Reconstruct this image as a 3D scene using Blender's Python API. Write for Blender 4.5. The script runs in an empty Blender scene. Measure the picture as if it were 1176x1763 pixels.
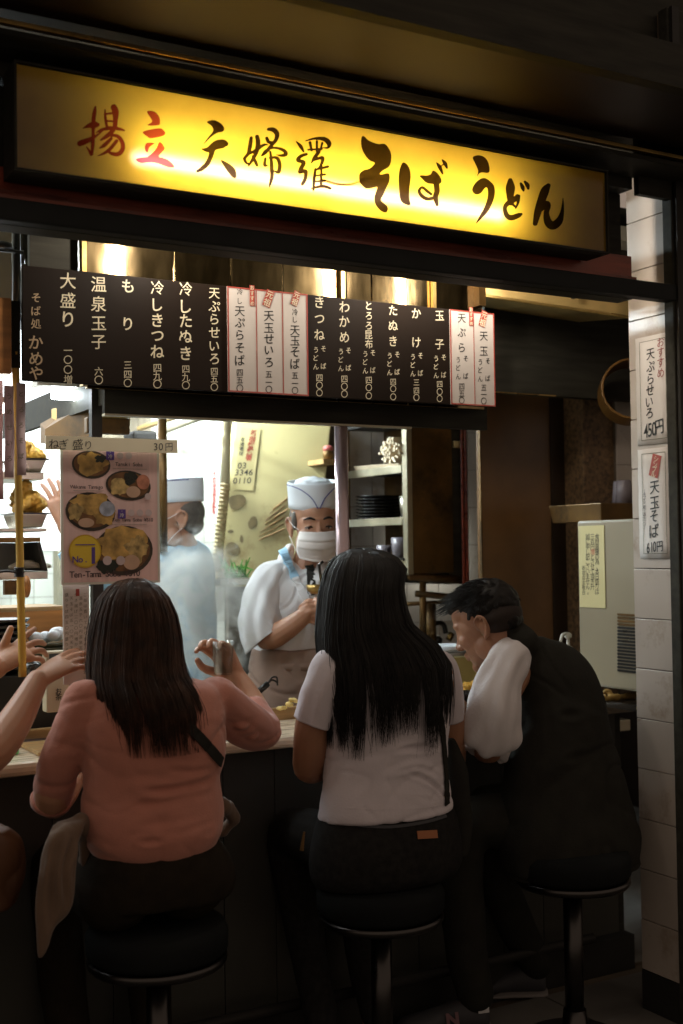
import bpy, bmesh, math, random
import numpy as np
from mathutils import Vector, Matrix, noise
random.seed(7); rng = np.random.default_rng(7)
sc = bpy.context.scene
COL = sc.collection
PI = math.pi

# ------------------------------------------------------------------ camera
AZ, PITCH, ROLL = math.radians(29.6), math.radians(1.7), math.radians(0.8)
FPX, PW, PH = 2077.0, 1176.0, 1763.0
EYE = Vector((0, 0, 1.42))
_r0 = Vector((math.cos(AZ), -math.sin(AZ), 0))
_f = Vector((math.sin(AZ)*math.cos(PITCH), math.cos(AZ)*math.cos(PITCH), math.sin(PITCH)))
_u0 = _r0.cross(_f)
_R = _r0*math.cos(ROLL) - _u0*math.sin(ROLL)
_U = _u0*math.cos(ROLL) + _r0*math.sin(ROLL)
cam = bpy.data.cameras.new('camera'); camo = bpy.data.objects.new('camera', cam); COL.objects.link(camo)
cam.sensor_fit = 'HORIZONTAL'; cam.sensor_width = 36; cam.lens = FPX/PW*36
cam.clip_start = 0.05; cam.clip_end = 200
camo.matrix_world = Matrix(((_R.x, _U.x, -_f.x, EYE.x), (_R.y, _U.y, -_f.y, EYE.y), (_R.z, _U.z, -_f.z, EYE.z), (0, 0, 0, 1)))
sc.camera = camo
cam.dof.use_dof = True; cam.dof.focus_distance = 3.25; cam.dof.aperture_fstop = 4.0

# ------------------------------------------------------------------ world, exposure
w = bpy.data.worlds.new('World'); sc.world = w; w.use_nodes = True
bgn = w.node_tree.nodes['Background']
bgn.inputs[0].default_value = (1.0, 0.77, 0.60, 1); bgn.inputs[1].default_value = 0.27
sc.view_settings.view_transform = 'Standard'; sc.view_settings.look = 'None'
sc.view_settings.exposure = 0; sc.view_settings.gamma = 1; sc.view_settings.use_curve_mapping = False
sc.render.engine = 'CYCLES'
sc.cycles.use_denoising = True
sc.cycles.max_bounces = 7; sc.cycles.diffuse_bounces = 4; sc.cycles.glossy_bounces = 4
sc.cycles.transmission_bounces = 6; sc.cycles.volume_bounces = 1
sc.cycles.sample_clamp_indirect = 4
sc.cycles.caustics_reflective = False; sc.cycles.caustics_refractive = False
sc.cycles.volume_step_rate = 2.0

def ray(x, y):
    return (_f + _R*((x-PW/2)/FPX) - _U*((y-PH/2)/FPX))
def at(x, y, Y=None, X=None, Z=None):
    "the world point seen at photo pixel (x,y) on a plane of the place"
    d = ray(x, y)
    if Y is not None: t = (Y-EYE.y)/d.y
    elif X is not None: t = (X-EYE.x)/d.x
    else: t = (Z-EYE.z)/d.z
    return EYE + d*t
def mpp(x, Y):
    "metres per photo pixel at plane Y"
    return (at(x, 900, Y=Y)-EYE).dot(_f)/FPX

# ------------------------------------------------------------------ materials
MATS = {}
def M(name, base=(.5, .5, .5), rough=.5, metal=0, var=.12, vs=6, bump=0., bs=40, spec=.5, coat=0, sheen=0, trans=0, sss=0, stretch=None, dirt=None, alpha=None, rvar=.1, aniso=0):
    if name in MATS: return MATS[name]
    m = bpy.data.materials.new(name); m.use_nodes = True
    nt = m.node_tree; N = nt.nodes; L = nt.links
    b = N['Principled BSDF']
    b.inputs['Roughness'].default_value = rough; b.inputs['Metallic'].default_value = metal
    b.inputs['Specular IOR Level'].default_value = spec
    b.inputs['Coat Weight'].default_value = coat
    b.inputs['Sheen Weight'].default_value = sheen
    b.inputs['Transmission Weight'].default_value = trans
    b.inputs['Anisotropic'].default_value = aniso
    if sss:
        b.inputs['Subsurface Weight'].default_value = sss; b.inputs['Subsurface Radius'].default_value = (1, .3, .15); b.inputs['Subsurface Scale'].default_value = .006
    tc = N.new('ShaderNodeTexCoord'); mp = N.new('ShaderNodeMapping'); 
    oi = N.new('ShaderNodeObjectInfo'); va = N.new('ShaderNodeVectorMath'); va.operation = 'MULTIPLY_ADD'; va.inputs[1].default_value = (9, 7, 5)
    L.new(oi.outputs['Random'], va.inputs[0]); L.new(tc.outputs['Object'], va.inputs[2]); L.new(va.outputs[0], mp.inputs['Vector'])
    if stretch: mp.inputs['Scale'].default_value = stretch
    no = N.new('ShaderNodeTexNoise'); no.inputs['Scale'].default_value = vs; no.inputs['Detail'].default_value = 6
    L.new(mp.outputs[0], no.inputs['Vector'])
    cr = N.new('ShaderNodeValToRGB'); L.new(no.outputs['Fac'], cr.inputs[0])
    cr.color_ramp.elements[0].position = .3; cr.color_ramp.elements[1].position = .7
    lo = tuple(c*(1-var) for c in base); hi = tuple(min(1, c*(1+var)) for c in base)
    cr.color_ramp.elements[0].color = (*lo, 1); cr.color_ramp.elements[1].color = (*hi, 1)
    out = cr.outputs[0]
    if dirt:   # (colour, scale, threshold)
        n2 = N.new('ShaderNodeTexNoise'); n2.inputs['Scale'].default_value = dirt[1]; n2.inputs['Detail'].default_value = 8; n2.inputs['Roughness'].default_value = .7
        L.new(va.outputs[0], n2.inputs['Vector'])
        r2 = N.new('ShaderNodeValToRGB'); r2.color_ramp.elements[0].position = dirt[2]; r2.color_ramp.elements[1].position = min(1, dirt[2]+.16)
        L.new(n2.outputs['Fac'], r2.inputs[0])
        mx = N.new('ShaderNodeMix'); mx.data_type = 'RGBA'
        L.new(r2.outputs[0], mx.inputs[0]); L.new(out, mx.inputs[6]); mx.inputs[7].default_value = (*dirt[0], 1)
        out = mx.outputs[2]
    L.new(out, b.inputs['Base Color'])
    if rvar:
        mr = N.new('ShaderNodeMapRange'); L.new(no.outputs['Fac'], mr.inputs[0])
        mr.inputs[3].default_value = max(.02, rough-rvar); mr.inputs[4].default_value = min(1, rough+rvar)
        L.new(mr.outputs[0], b.inputs['Roughness'])
    if bump:
        nb = N.new('ShaderNodeTexNoise'); nb.inputs['Scale'].default_value = bs; nb.inputs['Detail'].default_value = 4
        L.new(mp.outputs[0], nb.inputs['Vector'])
        bp = N.new('ShaderNodeBump'); bp.inputs['Strength'].default_value = bump; bp.inputs['Distance'].default_value = .004
        L.new(nb.outputs['Fac'], bp.inputs['Height']); L.new(bp.outputs[0], b.inputs['Normal'])
    MATS[name] = m; return m
def EM(name, col, s):
    m = bpy.data.materials.new(name); m.use_nodes = True; nt = m.node_tree; nt.nodes.clear()
    e = nt.nodes.new('ShaderNodeEmission'); o = nt.nodes.new('ShaderNodeOutputMaterial')
    e.inputs[0].default_value = (*col, 1); e.inputs[1].default_value = s; nt.links.new(e.outputs[0], o.inputs[0]); return m

blackwood = M('black_wood', (.040, .038, .030), .65, spec=.12, var=.3, vs=5, stretch=(1, 8, 8), bump=.1, bs=30)
bluewood = M('blue_black_paint', (.026, .028, .028), .6, spec=.10, var=.2, bump=.08)
redwood = M('red_brown_wood', (.24, .045, .02), .3, var=.45, vs=5, stretch=(1.2, 8, 8), bump=.15, bs=30)
brownpaint = M('brown_paint', (.016, .0065, .0025), .5, var=.3, vs=3)
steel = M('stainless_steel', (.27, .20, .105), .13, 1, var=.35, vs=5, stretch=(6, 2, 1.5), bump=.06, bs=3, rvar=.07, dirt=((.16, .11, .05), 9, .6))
steel2 = M('plain_steel', (.60, .56, .48), .28, 1, var=.15, vs=8, bump=.05, bs=20)
dullsteel = M('dull_steel', (.42, .38, .28), .42, .85, var=.2, vs=8, bump=.1, bs=14)
chrome = M('chrome', (.07, .065, .062), .3, 1, var=.05)
darkmetal = M('dark_metal', (.035, .033, .030), .5, .3, spec=.2, var=.2)
blackboard = M('black_menu_board', (.012, .0065, .0035), .6, spec=.15, var=.25, vs=3)
whitepanel = M('white_menu_panel', (.60, .55, .51), .5, var=.06)
paper = M('paper', (.74, .70, .66), .7, var=.06, vs=5, bump=.15, bs=9)
paper_y = M('yellow_paper', (.72, .63, .34), .7, var=.06, vs=8, bump=.1, bs=9)
paper_pink = M('pink_print_paper', (.80, .56, .53), .35, var=.08, vs=5, stretch=(20, 1, 1))
redink = M('red_ink', (.40, .065, .045), .55, var=.15, vs=20)
blackink = M('black_ink', (.02, .02, .018), .5, var=.1, vs=20)
greyink = M('grey_ink', (.16, .15, .09), .5, var=.1, vs=20)
ivoryink = M('ivory_paint', (.72, .64, .46), .55, var=.12, vs=30)
tanink = M('tan_paint', (.50, .36, .22), .55, var=.12, vs=30)
signred = M('sign_red', (.38, .09, .05), .5, var=.05)
signblack = M('sign_black', (.028, .020, .006), .5, var=.1)
tilewhite = M('glazed_tile', (.47, .41, .355), .3, var=.10, vs=2, bump=.05, bs=8, coat=.15, dirt=((.30, .225, .16), 7, .56))
tilekit = M('kitchen_tile', (.50, .50, .43), .2, var=.05, vs=3, coat=.3)
counterdark = M('dark_counter_front', (.045, .043, .034), .6, var=.2, vs=3)
grout = M('grout', (.12, .09, .06), .9, var=.3, vs=12)
groutl = M('light_grout', (.16, .13, .09), .9, var=.3, vs=12)
cream = M('greasy_cream_panel', (.46, .385, .18), .42, var=.16, vs=2.5, bump=.1, bs=10, dirt=((.20, .115, .03), 3.2, .53))
whitewall = M('white_paint', (.8, .8, .76), .6, var=.05)
ceilmat = M('ceiling_paint', (.50, .46, .36), .6, var=.15)
counterwood = M('pale_counter_wood', (.68, .57, .42), .28, var=.14, vs=6, stretch=(1, 9, 9), coat=.3, bump=.05)
traywood = M('tray_wood', (.42, .25, .10), .4, var=.25, vs=7, stretch=(1, 9, 9), bump=.1)
boxwood = M('orange_wood', (.45, .19, .05), .45, var=.25, vs=6, stretch=(1, 8, 8))
bamboo = M('bamboo', (.66, .42, .08), .35, var=.25, vs=5, stretch=(6, 6, .8))
skin = M('skin', (.46, .235, .14), .45, var=.07, vs=14, bump=.08, bs=120, sss=.12)
skin_d = M('skin_tan', (.36, .175, .10), .45, var=.08, vs=14, bump=.08, bs=120, sss=.12)
coral = M('coral_knit', (.49, .192, .135), .85, var=.06, vs=25, bump=.25, bs=260, sheen=.25)
whitetee = M('white_cotton', (.66, .60, .63), .85, var=.05, vs=10, bump=.2, bs=160, sheen=.2)
whitetee2 = M('white_sweatshirt', (.72, .68, .68), .85, var=.05, vs=10, bump=.25, bs=140, sheen=.2)
blackcloth = M('black_cloth', (.021, .020, .016), .95, var=.2, vs=20, bump=.25, bs=120, spec=.2)
denim = M('dark_denim', (.017, .016, .015), .9, spec=.1, var=.3, vs=60, bump=.2, bs=200)
brownpants = M('dark_brown_cloth', (.020, .015, .010), .9, spec=.1, var=.2, vs=30, bump=.2, bs=100)
chefwhite = M('chef_white_cloth', (.76, .76, .76), .8, var=.04, vs=10, bump=.15, bs=120, sheen=.15)
chefblue = M('pale_blue_cloth', (.36, .60, .78), .8, var=.05, vs=10, bump=.15, bs=120)
apronmat = M('grey_brown_apron', (.30, .20, .15), .85, var=.1, vs=20, bump=.15, bs=120)
beigecloth = M('beige_cloth', (.15, .092, .058), .9, var=.1, vs=12, bump=.3, bs=60, sheen=.2)
maskmat = M('mask_fabric', (.75, .70, .66), .8, var=.03, bump=.1, bs=90)
hatmat = M('hat_paper', (.86, .90, .93), .7, var=.03, bump=.08, bs=60)
blueline = M('blue_piping', (.05, .07, .30), .6)
hairblack = M('black_hair', (.009, .007, .0055), .55, var=.5, vs=40, spec=.3, rvar=.08)
hairbrown = M('dark_brown_hair', (.040, .016, .007), .55, var=.6, vs=30, spec=.32, rvar=.08)
greyhair = M('grey_hair', (.10, .085, .07), .6, var=.3, vs=60)
blackplastic = M('black_plastic', (.02, .02, .02), .3, var=.1)
blackvinyl = M('black_vinyl', (.011, .012, .012), .9, spec=.06, var=.2, bump=.1, bs=30)
ceramic = M('white_ceramic', (.82, .84, .86), .15, var=.03, coat=.5)
bowlblack = M('black_lacquer', (.018, .016, .014), .18, var=.1, coat=.4)
bowlgreen = M('dark_green_glaze', (.05, .055, .025), .2, var=.3, coat=.4)
batter = M('golden_batter', (.78, .42, .07), .55, var=.45, vs=28, bump=.9, bs=55)
batter2 = M('pale_batter', (.80, .60, .22), .55, var=.3, vs=28, bump=.9, bs=55)
egg = M('soft_egg', (.85, .68, .52), .3, var=.05)
seaweed = M('seaweed', (.015, .02, .012), .3, var=.4, vs=40)
noodle = M('noodle', (.55, .38, .18), .5, var=.3, vs=40)
glass = bpy.data.materials.new('clear_glass'); glass.use_nodes = True
def _g():
    nt = glass.node_tree; nt.nodes.clear(); o = nt.nodes.new('ShaderNodeOutputMaterial'); t = nt.nodes.new('ShaderNodeBsdfTransparent'); g = nt.nodes.new('ShaderNodeBsdfGlossy'); m = nt.nodes.new('ShaderNodeMixShader'); f = nt.nodes.new('ShaderNodeLayerWeight')
    t.inputs[0].default_value = (.88, .92, .92, 1); g.inputs['Roughness'].default_value = .05; f.inputs[0].default_value = .12
    nt.links.new(f.outputs['Facing'], m.inputs[0]); nt.links.new(t.outputs[0], m.inputs[1]); nt.links.new(g.outputs[0], m.inputs[2]); nt.links.new(m.outputs[0], o.inputs[0])
_g()
plasticglass = M('frosted_tumbler', (.55, .48, .52), .25, trans=.6, var=.05)
whiteplastic = M('white_plastic', (.72, .70, .62), .35, var=.05)
cabinetmat = M('cabinet_enamel', (.30, .26, .18), .35, var=.06, vs=3, dirt=((.36, .28, .16), 3, .62), coat=.2)
fridgebrown = M('brown_lacquer_door', (.17, .085, .03), .32, var=.4, vs=3, bump=.06, bs=60)
stonebrown = M('speckled_brown_stone', (.16, .095, .045), .6, var=.6, vs=70, bump=.2, bs=80)
oldbrown = M('grimy_brown_metal', (.14, .075, .02), .45, .5, var=.5, vs=6, dirt=((.03, .02, .01), 5, .52))
ringmat = M('amber_lacquer_ring', (.19, .095, .022), .4, .2, var=.15)
asphalt = M('alley_paving', (.15, .14, .125), .85, var=.3, vs=4, bump=.3, bs=30)
postmat = M('pink_white_post', (.55, .44, .47), .2, .6, var=.1, vs=4, stretch=(20, 20, .5))
green = M('green_plastic', (.10, .45, .14), .45)
greenleaf = M('spring_onion', (.10, .32, .04), .6, var=.4, vs=40)
yellowmat = M('yellow_print', (.78, .56, .05), .4, var=.06)
purple = M('purple_print', (.10, .05, .28), .5)
brass = M('brass_ducting', (.50, .34, .12), .3, .9, var=.25, vs=6, bump=.1, bs=10, dirt=((.12, .07, .02), 8, .55))

# ------------------------------------------------------------------ objects
def tag(o, label=None, cat=None, group=None, kind=None):
    if label: o['label'] = label
    if cat: o['category'] = cat
    if group: o['group'] = group
    if kind: o['kind'] = kind
    return o
def thing(name, label, cat, loc=(0, 0, 0), group=None):
    o = bpy.data.objects.new(name, None); COL.objects.link(o); o.location = loc; o.empty_display_size = .05
    return tag(o, label, cat, group)
def link(name, me, mat, parent=None):
    o = bpy.data.objects.new(name, me); COL.objects.link(o)
    if mat:
        me.materials.clear()
        for mm in (mat if isinstance(mat, (list, tuple)) else [mat]): me.materials.append(mm)
    if parent is not None:
        o.parent = parent; p = parent; off = Vector()
        while p: off += p.location; p = p.parent
        o.location = -off           # meshes are written in world metres
    return o

class MB:
    def __init__(s): s.v = []; s.f = []; s.mi = []
    def add(s, vs, fs, mi=0):
        o = len(s.v); s.v += [tuple(v) for v in vs]; s.f += [tuple(i+o for i in f) for f in fs]; s.mi += [mi]*len(fs); return s
    def box(s, a, b, mi=0):
        x0, y0, z0 = a; x1, y1, z1 = b
        if x0 > x1: x0, x1 = x1, x0
        if y0 > y1: y0, y1 = y1, y0
        if z0 > z1: z0, z1 = z1, z0
        return s.add([(x0, y0, z0), (x1, y0, z0), (x1, y1, z0), (x0, y1, z0), (x0, y0, z1), (x1, y0, z1), (x1, y1, z1), (x0, y1, z1)],
              [(0, 3, 2, 1), (4, 5, 6, 7), (0, 1, 5, 4), (1, 2, 6, 5), (2, 3, 7, 6), (3, 0, 4, 7)], mi)
    def hexa(s, p, mi=0):      # 8 corners, order as box
        return s.add(p, [(0, 3, 2, 1), (4, 5, 6, 7), (0, 1, 5, 4), (1, 2, 6, 5), (2, 3, 7, 6), (3, 0, 4, 7)], mi)
    def slab(s, q, n, t, mi=0):   # quad q (4 pts) extruded by n*t
        q = [Vector(p) for p in q]; n = Vector(n)*t
        return s.hexa([*q, *[p+n for p in q]], mi)
    def lathe(s, c, prof, n=20, axis='z', mi=0, closed=True):
        c = Vector(c); vs = []
        for r, h in prof:
            for k in range(n):
                a = 2*PI*k/n; v = Vector((r*math.cos(a), r*math.sin(a), h))
                if axis == 'y': v = Vector((v.x, v.z, v.y))
                if axis == 'x': v = Vector((v.z, v.x, v.y))
                vs.append(c+v)
        fs = []
        for i in range(len(prof)-1):
            for k in range(n):
                k2 = (k+1) % n; fs.append((i*n+k, i*n+k2, (i+1)*n+k2, (i+1)*n+k))
        if closed:
            fs.append(tuple(range(n-1, -1, -1))); fs.append(tuple((len(prof)-1)*n+k for k in range(n)))
        return s.add(vs, fs, mi)
    def tube(s, pts, rad, n=8, mi=0, round_=False):
        pts = [Vector(p) for p in pts]; m = len(pts)
        if not hasattr(rad, '__len__'): rad = [rad]*m
        rad = list(rad)
        if round_:
            d0 = (pts[0]-pts[1]).normalized(); d1 = (pts[-1]-pts[-2]).normalized()
            P, Rr = [], []
            for a in (80, 55, 28): P.append(pts[0]+d0*rad[0]*math.sin(math.radians(a))); Rr.append(rad[0]*math.cos(math.radians(a)))
            P += pts; Rr += rad
            for a in (28, 55, 80): P.append(pts[-1]+d1*rad[-1]*math.sin(math.radians(a))); Rr.append(rad[-1]*math.cos(math.radians(a)))
            pts, rad, m = P, Rr, len(P)
        t0 = (pts[1]-pts[0]).normalized(); up = Vector((0, 0, 1)) if abs(t0.z) < .9 else Vector((1, 0, 0))
        nn = (up - t0*up.dot(t0)).normalized(); vs = []
        for i in range(m):
            t = (pts[min(i+1, m-1)]-pts[max(i-1, 0)])
            t = t.normalized() if t.length > 1e-9 else t0
            nn = nn - t*nn.dot(t); nn = nn.normalized() if nn.length > 1e-6 else t.orthogonal().normalized()
            bb = t.cross(nn)
            for k in range(n):
                a = 2*PI*k/n; vs.append(pts[i]+(nn*math.cos(a)+bb*math.sin(a))*rad[i])
        fs = [(i*n+k, i*n+(k+1) % n, (i+1)*n+(k+1) % n, (i+1)*n+k) for i in range(m-1) for k in range(n)]
        fs.append(tuple(range(n-1, -1, -1))); fs.append(tuple((m-1)*n+k for k in range(n)))
        return s.add(vs, fs, mi)
    def ell(s, c, r, R=None, nu=16, nv=10, mi=0):
        c = Vector(c); vs = []; fs = []
        for i in range(nv+1):
            ph = PI*i/nv
            for k in range(nu):
                a = 2*PI*k/nu; v = Vector((r[0]*math.sin(ph)*math.cos(a), r[1]*math.sin(ph)*math.sin(a), r[2]*math.cos(ph)))
                if i in (0, nv): v += Vector((1e-5*math.cos(a), 1e-5*math.sin(a), 0))
                vs.append(c+(R @ v if R else v))
        for i in range(nv):
            for k in range(nu): fs.append((i*nu+k, (i+1)*nu+k, (i+1)*nu+(k+1) % nu, i*nu+(k+1) % nu))
        fs.append(tuple(range(nu))); fs.append(tuple(nv*nu+k for k in range(nu-1, -1, -1)))
        return s.add(vs, fs, mi)
    def loft(s, secs, n=28, sub=4, mi=0, fn=None, cap=True):   # secs: (centre, a-vector, b-vector)
        S = [(Vector(c), Vector(a), Vector(b)) for c, a, b in secs]
        rows = []
        for i in range(len(S)-1):
            p = [S[max(i-1, 0)], S[i], S[i+1], S[min(i+2, len(S)-1)]]
            for j in range(sub):
                t = j/sub; rows.append([crom(p[0][k], p[1][k], p[2][k], p[3][k], t) for k in range(3)])
        rows.append(list(S[-1])); vs = []
        for ri, (c, a, b) in enumerate(rows):
            for k in range(n):
                th = 2*PI*k/n; m = fn(ri/(len(rows)-1), th) if fn else 1
                vs.append(c+a*math.cos(th)*m+b*math.sin(th)*m)
        m = len(rows)
        fs = [(i*n+k, i*n+(k+1) % n, (i+1)*n+(k+1) % n, (i+1)*n+k) for i in range(m-1) for k in range(n)]
        if cap: fs.append(tuple(range(n-1, -1, -1))); fs.append(tuple((m-1)*n+k for k in range(n)))
        return s.add(vs, fs, mi)
    def mesh(s, name='m', smooth=False):
        me = bpy.data.meshes.new(name); me.from_pydata(s.v, [], s.f)
        if any(s.mi): me.polygons.foreach_set('material_index', s.mi)
        bm = bmesh.new(); bm.from_mesh(me); bmesh.ops.recalc_face_normals(bm, faces=bm.faces); bm.to_mesh(me); bm.free()
        if smooth: me.polygons.foreach_set('use_smooth', [True]*len(me.polygons))
        me.update(); return me
    def obj(s, name, mat, parent=None, smooth=False, bevel=0):
        o = link(name, s.mesh(name, smooth), mat, parent)
        if bevel:
            b = o.modifiers.new('bevel', 'BEVEL'); b.width = bevel; b.segments = 2; b.limit_method = 'ANGLE'
        return o
def crom(a, b, c, d, t):
    return .5*((2*b)+(c-a)*t+(2*a-5*b+4*c-d)*t*t+(3*b-a-3*c+d)*t**3)
def smooth_path(P, sub=6):
    P = [Vector(p) for p in P]; out = []
    for i in range(len(P)-1):
        for j in range(sub): out.append(crom(P[max(i-1, 0)], P[i], P[i+1], P[min(i+2, len(P)-1)], j/sub))
    return out+[P[-1]]
def limb(mb, pts, rad, sub=4, n=14):
    P = [Vector((*p, r)) if False else (Vector(p), r) for p, r in zip(pts, rad)]
    pp, rr = [], []
    for i in range(len(P)-1):
        q = [P[max(i-1, 0)], P[i], P[i+1], P[min(i+2, len(P)-1)]]
        for j in range(sub):
            pp.append(crom(q[0][0], q[1][0], q[2][0], q[3][0], j/sub)); rr.append(max(.001, crom(q[0][1], q[1][1], q[2][1], q[3][1], j/sub)))
    pp.append(P[-1][0]); rr.append(P[-1][1])
    return mb.tube(pp, rr, n=n, round_=True)

def fuse(mb, voxel=.006, smooth=4, folds=None, nz=None, creases=None):
    "union of overlapping closed shapes as one continuous skin"
    me = mb.mesh('tmp'); o = bpy.data.objects.new('tmp', me); COL.objects.link(o)
    r = o.modifiers.new('r', 'REMESH'); r.mode = 'VOXEL'; r.voxel_size = voxel; r.use_smooth_shade = True
    if smooth:
        s = o.modifiers.new('s', 'SMOOTH'); s.factor = .5; s.iterations = smooth
    dg = bpy.context.evaluated_depsgraph_get()
    out = bpy.data.meshes.new_from_object(o.evaluated_get(dg))
    bpy.data.objects.remove(o); bpy.data.meshes.remove(me)
    if folds or nz or creases:
        n = len(out.vertices); co = np.empty(n*3); out.vertices.foreach_get('co', co); co = co.reshape(-1, 3)
        no = np.array([tuple(v.normal) for v in out.vertices])
        d = np.zeros(n)
        for f in (folds or []):
            pts, amp, sig = f[0], f[1], f[2]
            pts = np.array([tuple(p) for p in smooth_path(pts, 5)]); best = np.full(n, 1e9); tt = np.zeros(n)
            for i in range(len(pts)-1):
                a, b = pts[i], pts[i+1]; ab = b-a; t = np.clip(((co-a) @ ab)/max(1e-9, ab @ ab), 0, 1)
                dd = np.linalg.norm(co-(a+t[:, None]*ab), axis=1); m = dd < best; best[m] = dd[m]; tt[m] = (i+t[m])/(len(pts)-1)
            env = np.sin(np.clip(tt, .02, .98)*PI)**.6
            g = best/sig
            d += amp*env*(np.exp(-g*g) - .45*np.exp(-((g-1.6)/.8)**2))
        if nz:
            for amp, s3 in nz:
                d += amp*np.array([noise.noise(Vector((c[0]*s3[0], c[1]*s3[1], c[2]*s3[2]))) for c in co])
        for amp, s3, wq in (creases or []):       # sharp cloth creases: ridged, domain-warped noise
            for i, c in enumerate(co):
                wv = noise.noise(Vector((c[0]*4+7, c[1]*4, c[2]*4)))*wq
                q_ = noise.noise(Vector((c[0]*s3[0]+wv, c[1]*s3[1]+wv*.6, c[2]*s3[2]-wv)))
                d[i] += -amp*max(0, 1-abs(q_)*5.5)**1.6+amp*.25
        co += no*d[:, None]; out.vertices.foreach_set('co', co.ravel())
    out.polygons.foreach_set('use_smooth', [True]*len(out.polygons)); out.update()
    return out

# ------------------------------------------------------------------ lettering
_G = {}
CJKY = .38
def glyph(ch, bold=.012):
    k = (ch, bold)
    if k in _G: return _G[k]
    c = bpy.data.curves.new('t', 'FONT'); c.body = ch; c.offset = bold; c.resolution_u = 4; c.align_x = 'LEFT'
    o = bpy.data.objects.new('t', c); COL.objects.link(o)
    me = bpy.data.meshes.new_from_object(o.evaluated_get(bpy.context.evaluated_depsgraph_get()))
    v = np.array([tuple(q.co) for q in me.vertices]) if len(me.vertices) else np.zeros((0, 3)); f = [tuple(p.vertices) for p in me.polygons]
    bpy.data.objects.remove(o); bpy.data.curves.remove(c); bpy.data.meshes.remove(me)
    if len(v):
        x0, x1 = v[:, 0].min(), v[:, 0].max()
        wide = ord(ch) > 0x2000
        v = v - np.array([(x0+x1)/2, CJKY if wide else .35, 0])
    _G[k] = (v, f); return _G[k]
def put(mb, ch, x, y, size, pl, bold=.012, shear=.07, rot=0, sx=1, mi=0, jitter=0):
    "lay a character centred on plane point: pl = (origin, xdir, zdir)"
    v, f = glyph(ch, bold)
    if not len(v): return
    o, X, Z = pl
    if jitter: rot += random.uniform(-jitter, jitter)*.1; size *= random.uniform(1-jitter*.1, 1+jitter*.1)
    c, s = math.cos(rot), math.sin(rot); vs = []
    for q in v:
        a = q[0]*sx; b = q[1]+shear*q[0]; a, b = (a*c-b*s)*size, (a*s+b*c)*size
        vs.append(o+X*(x+a)+Z*(y+b))
    mb.add(vs, f, mi)
def text_line(mb, txt, x, y, size, pl, adv=.55, **k):
    cx = x
    for ch in txt:
        if ch != ' ': put(mb, ch, cx, y, size, pl, **k)
        cx += size*(1.0 if ord(ch) > 0x2000 else adv)
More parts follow.
